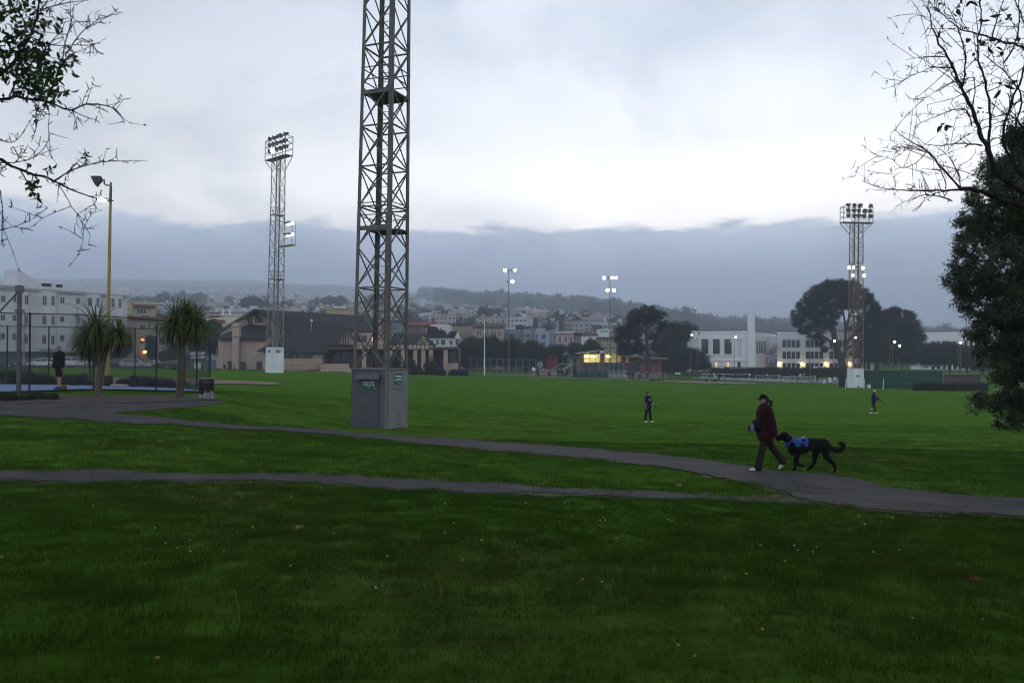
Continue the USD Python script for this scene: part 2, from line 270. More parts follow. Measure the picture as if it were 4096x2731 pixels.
# ------------------------------------------------------------------ paths, infields, courts
m_asph = usdkit.material(stage, '/World/Looks/asphalt', {'g': ('geometry', {}), 'n1': ('noise_texture', dict(scale=0.9, detail=10.0, roughness=0.65)), 'r1': ('rgb_ramp', dict(ramp=[(0.3, (0.030, 0.027, 0.026)), (0.52, (0.047, 0.043, 0.042)), (0.72, (0.068, 0.062, 0.058))])),
    'n2': ('noise_texture', dict(scale=34.0, detail=3.0, roughness=0.7)), 'r2': ('rgb_ramp', dict(ramp=[(0.35, (0.6, 0.6, 0.6)), (0.62, (1.45, 1.42, 1.38))])), 'v': ('voronoi_texture', dict(feature='distance_to_edge', scale=0.55)), 'nd': ('noise_texture', dict(scale=2.0, detail=4.0)), 'vm': ('mix', dict(mix_type='add', fac=0.35)), 'cr': ('rgb_ramp', dict(ramp=[(0.0, (0.35, 0.35, 0.35)), (0.018, (1, 1, 1))])),
    'a': ('mix', dict(mix_type='multiply', fac=1.0)), 'b': ('mix', dict(mix_type='multiply', fac=0.8)), 'bp': ('bump', dict(strength=0.7, distance=0.02)), 'p': ('principled_bsdf', dict(roughness=0.9, specular_ior_level=0.2))},
    [('g.position', 'n1.vector'), ('g.position', 'n2.vector'), ('g.position', 'nd.vector'), ('g.position', 'vm.color1'), ('nd.color', 'vm.color2'), ('vm.color', 'v.vector'), ('v.distance', 'cr.fac'), ('n1.fac', 'r1.fac'), ('n2.fac', 'r2.fac'), ('r1.color', 'a.color1'), ('r2.color', 'a.color2'), ('a.color', 'b.color1'), ('cr.color', 'b.color2'), ('b.color', 'p.base_color'), ('n2.fac', 'bp.height'), ('bp.normal', 'p.normal')], surface='p.BSDF')
m_worn = M('worn_turf', (0.062, 0.056, 0.026), 0.95, 0.5, 5.0, bump=1.0, detail=10.0)
def resample(pts, n):
    pts = np.asarray(pts, float); t = np.concatenate([[0], np.cumsum(np.hypot(*np.diff(pts, axis=0).T))]); u = np.linspace(0, t[-1], n)
    from scipy.interpolate import PchipInterpolator
    return np.stack([PchipInterpolator(t, pts[:, k])(u) for k in (0, 1)], 1)
def edge_noise(p, amp, seed):
    q = np.stack([p[:, 0], p[:, 1], p[:, 0]*0], 1); n = (meshkit.noise(q*1.3, seed) - .5)*amp*1.6 + (meshkit.noise(q*4.5, seed+1) - .5)*amp
    return p + np.stack([n*0.25, n], 1)
def strip(name, up, lo, mat, lift, n, m, label, amp=0.16, seed=1, kind='structure', widen=0.0):
    a, b = edge_noise(resample(up, n), amp, seed), edge_noise(resample(lo, n), amp, seed+7)
    if widen: d_ = a - b; d_ /= np.linalg.norm(d_, axis=1, keepdims=True) + 1e-9; a, b = a + d_*widen, b - d_*widen
    w = np.linspace(0, 1, m)[None, :, None]; g = a[:, None]*(1-w) + b[:, None]*w
    tag(usdkit.mesh(stage, newpath(None, name), sheet_grid(g[..., 0], g[..., 1], Z(g[..., 0], g[..., 1]) + lift), mat, smooth=True), label, kind=kind)
    return Polygon(np.vstack([a, b[::-1]])).buffer(0)
upA = clod([(-700, 1605), (0, 1612), (300, 1612), (560, 1606), (860, 1601), (905, 1606)]); 
loA0 = clod([(-700, 1700), (0, 1664), (250, 1680), (420, 1660), (640, 1640), (850, 1622), (905, 1612)])
upM = clod([(330, 1648), (640, 1672), (900, 1698), (1180, 1712), (1400, 1730), (1740, 1754), (2100, 1776), (2500, 1810), (2850, 1848), (3060, 1878), (3330, 1905), (3600, 1958), (4096, 2000), (4700, 2040)])
loM = clod([(60, 1668), (560, 1697), (860, 1712), (1150, 1726), (1400, 1748), (1740, 1783), (2100, 1815), (2450, 1848), (2750, 1890), (2960, 1930), (3130, 1975), (3400, 2030), (4096, 2078), (4700, 2120)])
upB = clod([(-700, 1880), (0, 1888), (500, 1892), (900, 1898), (1300, 1902), (1740, 1926), (2200, 1950), (2600, 1972), (2900, 1985), (3250, 1996)])
loB = clod([(-700, 1920), (0, 1928), (500, 1930), (900, 1930), (1300, 1936), (1740, 1962), (2200, 1975), (2600, 1992), (2900, 2003), (3250, 2026)])
pathA0 = strip('path', upA, loA0, m_asph, 0.018, 200, 12, 'wide dark asphalt path passing below the fenced court', 0.2, 3)
pathA = strip('path', upM, loM, m_asph, 0.024, 420, 14, 'grey asphalt path crossing the slope past the near light tower', 0.40, 5)
pathB = strip('path', upB, loB, m_asph, 0.018, 380, 9, 'narrow worn asphalt path across the foreground lawn', 0.34, 9)
strip('worn_edge', upM, loM, m_worn, 0.012, 420, 14, 'dry worn turf fringe along the wide asphalt path', 0.5, 45, widen=.13)
strip('worn_edge', upB, loB, m_worn, 0.008, 380, 9, 'dry worn turf fringe along the narrow asphalt path', 0.42, 49, widen=.12)
m_mulch = M('mulch', (0.060, 0.045, 0.032), 0.95, 0.5, 9.0, bump=1.0, detail=8)
bed = strip('mulch_bed', clod([(-500, 1583), (0, 1584), (300, 1584), (600, 1581), (862, 1579)]), clod([(-500, 1612), (0, 1617), (250, 1617), (600, 1612), (872, 1602)]), m_mulch, 0.03, 120, 6, 'strip of brown bark mulch in front of the court fence', 0.15, 13)
PATHS = unary_union([pathA0, pathA, pathB, bed])
def isle(sx, sy, rx_, ry_): c = hit(sx, sy); return shapely.affinity.scale(Point(*c).buffer(1.0, 8), rx_, ry_)
ISLES = unary_union([isle(3330, 1962, .55, .12), (isle(3260, 1945, .3, .08)), isle(3240, 1985, .6, .12), isle(3420, 1972, .5, .14), isle(3140, 1978, .8, .2), isle(3060, 1990, .9, .2), isle(3350, 1925, .25, .06), isle(3290, 1990, .3, .1), isle(3000, 1962, .6, .15)] + [pathA.boundary.buffer(.10), pathB.boundary.buffer(.12)])
m_dirt = M('infield_dirt', (0.165, 0.095, 0.062), 0.9, 0.2, 0.5)
def patch(name, cx, cy, rx, ry, mat, lift, label, kind='structure', n=64, seed=1, jag=0.05):
    t = np.linspace(0, 2*np.pi, n+1); w = np.linspace(0.02, 1, 14)
    jit = 1 + jag*(meshkit.noise(np.stack([np.cos(t)*3, np.sin(t)*3, t*0], 1), seed) - .5)*2
    x, y = cx + rx*np.outer(w, np.cos(t)*jit), cy + ry*np.outer(w, np.sin(t)*jit)
    return tag(usdkit.mesh(stage, newpath(None, name), sheet_grid(x, y, Z(x, y) + lift), mat, smooth=True), label, kind=kind)
_q = [hit(900, 1521), hit(900, 1557), hit(1062, 1540)]
patch('infield', float(_q[2][0]) - 10.5, float(_q[0][1] + _q[1][1])/2, 10.5, float(_q[0][1] - _q[1][1])/2, m_dirt, 0.05, 'brown dirt infield behind the court fence', seed=4)
patch('infield', X(2850, 150), 150, 8.6, 8.5, m_dirt, 0.07, 'far dirt infield where the ball players stand', seed=8, jag=.1)
strip('dirt_path', [tuple(G(s, d)[:2]) for s, d in ((1940, 178), (2200, 171), (2450, 164), (2700, 156))], [tuple(G(s, d)[:2]) for s, d in ((2000, 173), (2200, 165), (2450, 158), (2700, 151))], m_dirt, 0.06, 60, 5, 'thin dirt base line leading to the far infield', 0.3, 20)
m_blue = M('court_blue', (0.085, 0.17, 0.30), 0.7, 0.1, 1.0)
def flat(name, c4, mat, lift, label, n=20, m=20):
    c4 = np.array(c4, float); u, w = np.meshgrid(np.linspace(0, 1, n), np.linspace(0, 1, m), indexing='ij'); u, w = u[..., None], w[..., None]
    g = (c4[0]*(1-u) + c4[1]*u)*(1-w) + (c4[3]*(1-u) + c4[2]*u)*w
    return tag(usdkit.mesh(stage, newpath(None, name), sheet_grid(g[..., 0], g[..., 1], Z(g[..., 0], g[..., 1]) + lift), mat, smooth=True), label, kind='structure')
FA, FB = np.array([X(-300, 29.6), 29.6]), np.array([X(840, 36.5), 36.5])      # front fence line of the court
BA, BB = np.array([X(-300, 42.0), 42.0]), np.array([X(738, 42.0), 42.0])
flat('court', [FA + (0, .12), FB + (-.1, .12), BB + (-.1, -.12), BA + (0, -.12)], m_blue, 0.06, 'blue surfaced ball court behind a chain link fence')
m_line = M('white_line', (0.6, 0.6, 0.6), 0.7, 0.1)
flat('court_line', [FA + (0, 5.3), (FB + BB)/2 + (-1.2, -.2), (FB + BB)/2 + (-1.2, -.12), FA + (0, 5.38)], m_line, 0.075, 'white painted line along the blue court', 30, 2)
m_tcourt = M('court_green', (0.085, 0.115, 0.12), 0.7, 0.1)
flat('tennis_court', [G(2760, 182)[:2], G(3395, 166)[:2], G(3420, 206)[:2], G(2800, 212)[:2]], m_tcourt, 0.06, 'pale grey green tennis courts before the ivy hedge')
m_street = M('street_asphalt', (0.05, 0.05, 0.055), 0.85, 0.15, 0.6)
flat('street', [G(-700, 134)[:2], G(1090, 158)[:2], G(1090, 172)[:2], G(-700, 146)[:2]], m_street, 0.07, 'street with parked cars in front of the apartment houses')
# ------------------------------------------------------------------ grass blades
def tuft_mesh(n, size, h, w, rng):
    v, f = [], []
    for i in range(n):
        x, y = rng.uniform(-size/2, size/2, 2); a = rng.uniform(0, 2*np.pi); hh = h*rng.uniform(.45, 1.25); ww = w*rng.uniform(.7, 1.3); ln = hh*rng.uniform(.15, .95); b = rng.uniform(0, 2*np.pi)
        dx, dy = np.cos(a)*ww/2, np.sin(a)*ww/2; ex, ey = np.cos(b)*ln, np.sin(b)*ln; k = len(v)
        v += [(x-dx, y-dy, -.02), (x+dx, y+dy, -.02), (x+dx*.8+ex*.4, y+dy*.8+ey*.4, hh*.6), (x-dx*.8+ex*.4, y-dy*.8+ey*.4, hh*.6), (x+ex, y+ey, hh)]
        f += [(k, k+1, k+2), (k, k+2, k+3), (k+3, k+2, k+4)]
    return np.array(v), np.array(f)
def grass_zone(d0, d1, step, protos, hs, seed, wide=0.70):
    rng = np.random.default_rng(seed); n = int((d1-d0)/step)+1; pts = []
    for i in range(n):
        d = d0 + i*step; hw = d*wide + 1.0; m = int(2*hw/step); xs = -hw + (np.arange(m) + rng.uniform(0, 1, m))*step; pts.append(np.stack([xs, d + rng.uniform(-.5, .5, m)*step], 1))
    p = np.vstack(pts); keep = ~shapely.contains_xy(PATHS, p[:, 0], p[:, 1]) | (shapely.contains_xy(ISLES, p[:, 0], p[:, 1]) & (meshkit.noise(np.stack([p[:, 0]*2.2, p[:, 1]*2.2, p[:, 0]*0], 1), 77) > .42))
    p = p[keep]; z = Z(p[:, 0], p[:, 1]); e = 0.3
    nx, ny = (Z(p[:, 0]-e, p[:, 1]) - Z(p[:, 0]+e, p[:, 1]))/(2*e), (Z(p[:, 0], p[:, 1]-e) - Z(p[:, 0], p[:, 1]+e))/(2*e)
    hn = meshkit.noise(np.stack([p[:, 0]*.8, p[:, 1]*.8, p[:, 0]*0], 1), 31)
    s = np.stack([np.ones(len(p)), np.ones(len(p)), hs*(0.45 + 1.15*hn)], 1)
    return np.column_stack([p, z]), s, rng.uniform(0, 6.28, len(p)), np.column_stack([nx, ny, np.ones(len(p))])
rg = np.random.default_rng(5)
for d0, d1, step, cnt, size, h, w, hs in ((2.6, 13, .28, 190, .40, .050, .0044, 1.0), (13, 28, .40, 170, .56, .045, .006, 1.0), (28, 46, .8, 150, 1.1, .022, .012, 1.0)):
    pos, sc, ro, ti = grass_zone(d0, d1, step, None, hs, int(d0*10))
    scatter('grass', None, [tuft_mesh(cnt, size, h, w, rg) for _ in range(4)], m_blade, pos, sc, ro, 'stuff', 'mown grass of the park lawn', 'grass', tilt=ti)
# ------------------------------------------------------------------ floodlight towers
m_steel = M('weathered_steel', (0.105, 0.097, 0.090), 0.65, 0.35, 2.5, bump=0.3)
m_steel2 = M('grey_steel', (0.19, 0.185, 0.18), 0.6, 0.3, 2.5, metal=0.2)
m_rust = M('rusty_steel', (0.16, 0.115, 0.085), 0.75, 0.4, 1.2)
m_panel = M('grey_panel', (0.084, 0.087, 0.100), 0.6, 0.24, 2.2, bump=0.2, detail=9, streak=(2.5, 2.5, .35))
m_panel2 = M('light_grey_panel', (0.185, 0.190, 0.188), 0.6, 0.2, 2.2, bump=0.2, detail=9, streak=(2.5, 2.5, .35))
m_white = M('white_paint', (0.62, 0.66, 0.66), 0.6, 0.08, 1.0)
m_green = M('green_sign', (0.004, 0.095, 0.060), 0.45, 0.1)
m_letter = M('white_letter', (0.75, 0.78, 0.76), 0.5, 0.03)
m_black = M('black_metal', (0.012, 0.012, 0.013), 0.5, 0.2)
m_lampw = E('lamp_white', (1.0, 0.97, 0.90), 14.0)
m_lampd = M('lamp_glass', (0.10, 0.10, 0.10), 0.25, 0.1, spec=0.6)
m_lbody = M('lamp_body', (0.035, 0.036, 0.038), 0.5, 0.2)
def sign(parent, x, y, z, w, h, lines, ang, small=None):
    """a flat sign facing direction ang (outward normal), local coordinates of the thing"""
    n = np.array([math.cos(ang), math.sin(ang), 0]); u = np.array([-n[1], n[0], 0]); c = np.array([x, y, z])
    b = MB(); b.box((0, 0, 0), (w, .012, h)); b.v = [v @ np.stack([u, -n, [0, 0, 1]]) + c for v in b.v]
    sg = b.build('sign', m_green, parent, label='green sign with white lettering')
    t = MB(); k = len(lines); hs = h * .17
    for i, tx in enumerate(lines):
        m = meshkit.text_mesh(tx, hs, .003, bold=True); v = np.array(m.vertices); wd = v[:, 0].max(); sc = min(1.0, w*.86/wd)
        v[:, 0] = (v[:, 0] - wd/2)*sc; yy = h*.26 - i*hs*1.75
        t.add(c + np.outer(v[:, 0], u) + np.outer(v[:, 1] + yy - hs/2, [0, 0, 1]) + np.outer(v[:, 2] + .0065, n), m.faces)
    t.add(c + np.outer([-w*.12, w*.12, w*.12, -w*.12], u) + np.outer([-h*.33, -h*.33, -h*.30, -h*.30], [0, 0, 1]) + n*.008, [[0, 1, 2, 3]])
    t.add(c + np.outer([w*.40, w*.45, w*.45, w*.40], u) + np.outer([-h*.45, -h*.45, -h*.30, -h*.30], [0, 0, 1]) + n*.008, [[0, 1, 2, 3]])
    t.build('lettering', m_letter, sg)
def lamp_head(b, c, d, r=.24, l=.42):
    d = np.asarray(d, float)/np.linalg.norm(d); c = np.asarray(c, float)
    b.tube([c - d*l, c - d*l*.75, c - d*.25*l, c], [.3*r, .5*r, .62*r, r], 10)
def tower(name, label, loc, rz, side, boxh, H, taper, bay, detail, mats_, heads=None, rack=None, upto=None):
    ms, mp, mp2 = mats_
    t = thing(name, label, 'light tower', loc, rz)
    hw = lambda z: (side - taper*z)/2
    corners = ((-1, -1), (1, -1), (1, 1), (-1, 1)); Ht = upto or H; w = .14 if detail else .12
    for cx, cy in corners:                                              # angle-section legs
        b = MB()
        for k in range(2):
            o0, o1 = hw(0), hw(Ht); ox = np.array([-cx*w/2, 0]) if k == 0 else np.array([0, -cy*w/2])
            p = np.array([cx*o0 + ox[0], cy*o0 + ox[1], -.15]); q = np.array([cx*o1 + ox[0], cy*o1 + ox[1], Ht])
            dx, dy = (w, .03) if k == 0 else (.03, w)
            f = np.array([[-1, -1], [1, -1], [1, 1], [-1, 1]])*np.array([dx, dy])/2
            b.add([np.array([p[0]+i, p[1]+j, p[2]]) for i, j in f] + [np.array([q[0]+i, q[1]+j, q[2]]) for i, j in f], MB.BF)
        b.build('leg', ms, t)
    nb = int((Ht - boxh)/bay); bay = (Ht - boxh)/nb; bw = .056 if detail else .048
    for i in range(nb):
        z0, z1 = boxh + i*bay, boxh + (i+1)*bay
        for k in range(4):
            (ax, ay), (bx, by) = corners[k], corners[(k+1) % 4]; h0, h1 = hw(z0) - .02, hw(z1) - .02; nrm = np.array([(ax+bx)/2, (ay+by)/2, 0])*.015
            for sgn, (px, py, qx, qy) in ((1, (ax, ay, bx, by)), (-1, (bx, by, ax, ay))):
                MB().bar(np.array([px*h0, py*h0, z0]) + nrm*sgn, np.array([qx*h1, qy*h1, z1]) + nrm*sgn, bw*.55, bw).build('brace', ms, t)
            if i % 2 == 0 or (detail and i in (5,)): MB().bar((ax*h0, ay*h0, z0), (bx*h0, by*h0, z0), bw*1.1, bw).build('cross_bar', ms, t)
    # ladder inside, changing side at the landings
    stops = [boxh + 2*bay*j for j in range(int(nb/4) and 0, 1)]; zs = [boxh - .2, boxh + (Ht-boxh)*(.268 if detail else .36), boxh + (Ht-boxh)*(.527 if detail else .70), Ht]
    for j in range(3):
        b = MB(); sx = -.25 if j % 2 == 0 else .25; yy = .30 if j % 2 == 0 else -.30
        for s_ in (-1, 1): b.bar((sx + s_*.2, yy, zs[j]), (sx + s_*.2, yy, zs[j+1] + .7), .035)
        ld = b.build('ladder', ms, t); rb = MB(); z = zs[j] + .15
        while z < zs[j+1] + .6: rb.bar((sx-.2, yy, z), (sx+.2, yy, z), .02); z += .31
        rb.build('rungs', ms, ld)
    for zp in zs[1:3]:
        h = hw(zp); b = MB(); b.span(-h, h, -h*.1 if zp == zs[1] else -h, h, zp - .05, zp); b.span(-h, h, -h - .02, -h + .04, zp-.12, zp+.05).span(-h, h, h-.04, h+.02, zp-.12, zp+.05)
        pf = b.build('landing', ms, t); b = MB()
        for zz in (.5, 1.0):
            for k in range(4): (ax, ay), (bx, by) = corners[k], corners[(k+1) % 4]; b.bar((ax*h, ay*h, zp+zz), (bx*h, by*h, zp+zz), .035)
        b.build('guard_rail', ms, pf)
    # the sheet-metal shed that closes the foot
    h0, h1 = hw(0), hw(boxh)
    def face(k, z0, z1, mat, nm, proud=.025, inset=.09):
        (ax, ay), (bx, by) = corners[k], corners[(k+1) % 4]; n = np.array([(ax+bx)/2, (ay+by)/2, 0]); u = np.array([bx-ax, by-ay, 0])/2
        b = MB(); v = []
        for pr in (proud, proud - .03):
            for (zz, s_) in ((z0, -1), (z0, 1), (z1, 1), (z1, -1)): h = hw(zz); v.append(n*(h + pr) + u*s_*(h - inset) + np.array([0, 0, zz]))
        b.add(v, MB.BF[:, ::-1]); return b.build(nm, mat, t)
    for k in range(4):
        zz = [0.02, boxh*.34, boxh*.67, boxh - .03] if k != 0 or not detail else [0.02, boxh - .03]
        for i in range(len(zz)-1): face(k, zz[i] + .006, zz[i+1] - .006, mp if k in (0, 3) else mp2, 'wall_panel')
    for cx, cy in corners:                                              # riveted corner strips
        b = MB(); e = .028
        for ddx, ddy in ((.12, .02), (.02, .12)):
            v = []
            for zz in (0, boxh):
                h = hw(zz) + e; c0 = np.array([cx*h, cy*h, zz])
                for i, j in ((0, 0), (1, 0), (1, 1), (0, 1)): v.append(c0 - np.array([cx*i*ddx, cy*j*ddy, 0]))
            b.add(v, MB.BF)
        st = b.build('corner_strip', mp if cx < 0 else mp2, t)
        if detail:
            rv = MB()
            for z in [.06+.07*i for i in range(9)] + [.9, 1.0, 1.1, 1.6, 1.9, 2.2, 2.3]:
                for side_ in ((1, 0), (0, 1)):
                    h = hw(z) + e; c0 = np.array([cx*h, cy*h, z]) - np.array([cx*side_[0]*.06, cy*side_[1]*.06, 0]); rv.ball(c0, .014, 0)
            rv.build('rivets', m_black, st, kind='stuff')
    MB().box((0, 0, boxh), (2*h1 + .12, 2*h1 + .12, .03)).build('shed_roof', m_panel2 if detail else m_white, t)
    MB().box((0, 0, -.12), (2*h0 + .09, 2*h0 + .09, .22)).build('footing', M('concrete', (0.26, 0.25, 0.24), 0.9, 0.15, 2.0, bump=.4), t)
    if heads:
        hx, z0, hh, sgn = heads; b = MB(); D = 1.1
        b.span(-hx, hx, -D/2, D/2, Ht, Ht + .1).build('platform', ms, t)
        b = MB()
        for x in (-hx + .05, 0, hx - .05):
            for y in (-D/2, D/2): b.bar((x, y, Ht + .1), (x, y, Ht + hh), .07)
        for zz in (.36, .68, 1.0):
            for y in (-D/2, D/2): b.bar((-hx, y, Ht + hh*zz), (hx, y, Ht + hh*zz), .06)
            for x in (-hx + .05, hx - .05): b.bar((x, -D/2, Ht + hh*zz), (x, D/2, Ht + hh*zz), .06)
        for y in (-D/2, D/2): b.bar((-hx, y, Ht+hh), (0, y, Ht + .1), .03); b.bar((hx, y, Ht+hh), (0, y, Ht + .1), .03)
        b.build('lamp_frame', ms, t); h = hw(Ht - 1.4)
        for sx in (-1, 1):
            for sy in (-1, 1): MB().bar((sx*hx*.98, sy*D/2, Ht), (sx*h, sy*h, Ht - 1.5), .07).build('platform_brace', ms, t)
        R2 = random.Random(3)
        for zi, zz in enumerate((.38, .70, 1.02)):
            for xi in range(5):
                x = -hx*.62 + xi*hx*.36 + R2.uniform(-.06, .06); d = np.array([R2.uniform(-.5, .5), sgn, -.45 + R2.uniform(-.15, .1)])
                lit = (zi, xi) in sgn_lit[name_key]; b = MB(); c = np.array([x, sgn*D*.42, Ht + hh*zz + .12]); lamp_head(b, c, d, .34, .6); b.bar(c - (0, 0, .1), (x, sgn*D/2, Ht + hh*zz), .06)
                lh = b.build('lamp', m_lbody, t, smooth=40); g = MB(); dn = d/np.linalg.norm(d); g.tube([c + dn*.005, c + dn*.03], [.33, .30], 12) if not lit else g.ball(c + dn*.1, .3, 2)
                g.build('lamp_glass', m_lampw if lit else m_lampd, lh)
    for (x, y, z, d, r) in (rack or []):
        b = MB(); c = np.array([x, y, z]); lamp_head(b, c, d, r, .5); b.bar(c - (0, 0, .25), c + (0, 0, .02), .05); lh = b.build('lamp', m_lbody, t, smooth=40)
        dn = np.array(d, float)/np.linalg.norm(d); MB().ball(c + dn*.08, r*1.1, 2).build('lamp_glass', m_lampw, lh)
    return t
sgn_lit = {'a': set(), 'b': {(0, 1)}, 'c': {(2, 3)}}; name_key = 'a'
NT = G(1520, 33.0); NTR = math.radians(-32)                            # near tower: its corner points at the camera
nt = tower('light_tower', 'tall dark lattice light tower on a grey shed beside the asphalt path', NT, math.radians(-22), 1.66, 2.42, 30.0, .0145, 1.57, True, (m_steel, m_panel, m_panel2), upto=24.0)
hwn = lambda z: (1.66 - .0145*z)/2
# door, hood, lock and signs on the dark grey face (local -y), sign on the pale grey face (+x)
b = MB(); b.span(-.47, .45, -.868, -.85, .10, 2.03); b.build('door', M('door_grey', (0.066, 0.072, 0.090), 0.55, 0.1, 1.5, bump=.1), nt)
dr = nt.GetChild('door'); b = MB(); b.ball((-.40, -.878, 1.13), .035, 1).span(-.42, -.36, -.872, -.866, 1.05, 1.2).build('handle', m_steel2, dr)
b = MB(); b.span(-.27, -.17, -.874, -.868, 1.49, 1.51).build('slot', m_black, dr)
b = MB()
for z in (.3, 1.1, 1.85): b.span(.445, .475, -.875, -.86, z-.07, z+.07)
b.build('hinges', m_black, dr)
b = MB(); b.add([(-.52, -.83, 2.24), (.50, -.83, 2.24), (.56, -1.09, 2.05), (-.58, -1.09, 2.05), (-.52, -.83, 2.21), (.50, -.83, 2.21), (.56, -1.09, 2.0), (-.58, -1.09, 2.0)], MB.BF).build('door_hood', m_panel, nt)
sign(nt, 0.0, -.876, 1.80, .62, .37, ['No Dogs on Athletic', 'Courts or Fields'], -math.pi/2)
sign(nt, .848, .0, 2.02, .60, .46, ['No Dogs Allowed', 'on Athletic Fields'], 0.0)
rv = MB(); RR = random.Random(2)
for z, y in [(1.68, .2), (1.62, .05), (1.6, .12), (1.53, .02), (1.5, .1), (1.46, -.04), (1.14, 0.), (1.07, -.12), (.62, -.03), (.55, .03), (.53, .11), (.48, .06), (.45, .11), (.4, .18), (.12, -.2), (.13, .2), (.14, .3), (.13, .4)]: rv.box((.862, y, z), (.006, .03, .03))
rv.box((.862, .05, .14), (.006, .2, .035)); rv.build('dent_marks', m_black, nt, kind='stuff')
name_key = 'b'
mt = (m_steel2, m_white, m_white)
LT = G(1098, 106.0)
tower('light_tower', 'light tower with white foot standing before the brown field house', LT, math.radians(-43), 1.66, 3.4, 28.6, .0125, 2.0, False, mt, heads=(2.6, 0, 2.6, -1), rack=[(.9 + .55*i, .95, z, (.35, 1, -.3), .19) for z in (18.4, 19.9) for i in range(3)])
lt = stage.GetPrimAtPath('/World/light_tower_001')
b = MB(); b.span(-.8, 2.4, .75, 1.35, 16.9, 17.05); b.bar((2.35, .8, 17), (2.35, .8, 20), .06).bar((-.8, 1.3, 19.4), (2.4, 1.3, 19.4), .06).bar((-.8, 1.3, 18.0), (2.4, 1.3, 18.0), .06).bar((2.35, 1.3, 17), (2.35, 1.3, 20), .06); b.build('lamp_rack', M('lit_rack', (0.30, 0.28, 0.16), .6), lt)
sign(lt, 0.0, -.85, 2.9, .7, .42, ['No Dogs Allowed', 'on Athletic Fields'], -math.pi/2); sign(lt, .85, 0, 2.9, .7, .42, ['No Dogs Allowed', 'on Athletic Fields'], 0.0)
name_key = 'c'
RT = G(3420, 116.0)
tower('light_tower', 'rusty light tower in front of the big round cypress, lamps lit halfway up', RT, math.radians(4), 1.66, 2.85, 24.0, .012, 1.75, False, (m_rust, m_white, m_white), heads=(2.25, 0, 2.35, -1),
      rack=[(-1.45, -.8, 17.4, (-.35, -1, -.25), .19), (-.85, -.85, 17.45, (-.1, -1, -.3), .17), (-.95, -.85, 16.3, (-.1, -1, -.3), .17), (.55, -.85, 17.4, (.1, -1, -.3), .2), (.75, -.85, 16.3, (.1, -1, -.3), .19)])
rt = stage.GetPrimAtPath('/World/light_tower_002'); sign(rt, -.05, -.87, 1.75, .52, .25, ['No Dogs Allowed', 'on Fields'], -math.pi/2)
b = MB(); b.span(-.15, .15, -.885, -.86, .12, .34).build('vent', m_steel, rt)
for q_ in (nt, lt, rt): lean(q_, .85)
# ------------------------------------------------------------------ park light poles
m_pole = M('pole_steel', (0.10, 0.095, 0.085), 0.6, 0.25, 1.5); m_yel = M('yellow_pole', (0.28, 0.215, 0.055), 0.5, 0.18, .8)
def pole(name, label, cat, sx, d, sytop, r, mat, arms, group=None, steps=True, foot=None):
    """arms: (dx, z from the top, lit, radius, direction)"""
    p = G(sx, d); top = Zs(sytop, d) - p[2]; t = thing(name, label, cat, p, 0, group)
    MB().tube([(0, 0, -.2), (0, 0, top*.5), (0, 0, top)], [r, r*.8, r*.6], 8).build('pole', mat, t, smooth=40)
    if steps:
        b = MB(); z = 3.0
        while z < top - 1: b.bar((-r*2.2 if int(z/.8) % 2 else 0, 0, z), (0 if int(z/.8) % 2 else r*2.2, 0, z), .025); z += .8
        b.build('step_pegs', m_pole, t, kind='stuff')
    lo = sorted({a[1] for a in arms})
    for zz in lo:
        xs = [a[0] for a in arms if a[1] == zz]; b = MB(); b.bar((min(xs + [0]), 0, top + zz), (max(xs + [0]), 0, top + zz), .06)
        for x in xs: b.bar((x, 0, top + zz), (x, 0, top + zz + .3), .05)
        b.build('cross_arm', m_pole, t)
    for dx, zz, lit, rr_, dr_ in arms:
        c = np.array([dx, 0, top + zz + .45]); b = MB(); lamp_head(b, c, dr_, rr_*(.75 if lit else 1), rr_*1.7); lh = b.build('lamp', m_lbody, t, smooth=40)
        dn = np.array(dr_, float)/np.linalg.norm(dr_); (MB().ball(c + dn*rr_*.3, rr_*1.05, 2) if lit else MB().tube([c + dn*.01, c + dn*.03], [rr_*.95, rr_*.9], 10)).build('lamp_glass', m_lampw if lit else m_lampd, lh)
    return t, top
F_ = (0, -1, -.15)
pole('floodlight_pole', 'left of the two tall thin floodlight poles beyond the far fence, three lamps lit', 'light pole', 2035, 205, 1088, .14, m_pole, [(-.95, 0, True, .42, F_), (-.1, 0, False, .3, F_), (.75, 0, False, .3, (.8, -.4, -.3)), (1.65, 0, True, .36, F_), (-.4, -2.9, False, .3, (-1, -.2, -.1)), (.95, -2.9, True, .46, F_)])
pole('floodlight_pole', 'right of the two tall thin floodlight poles beside the lit pavilion, five lamps lit', 'light pole', 2440, 205, 1118, .14, m_pole, [(-1.5, 0, True, .42, F_), (-.4, 0, False, .33, F_), (.65, 0, True, .38, F_), (1.6, 0, True, .36, F_), (-.6, -3.2, True, .44, F_), (1.05, -3.2, True, .44, F_)])
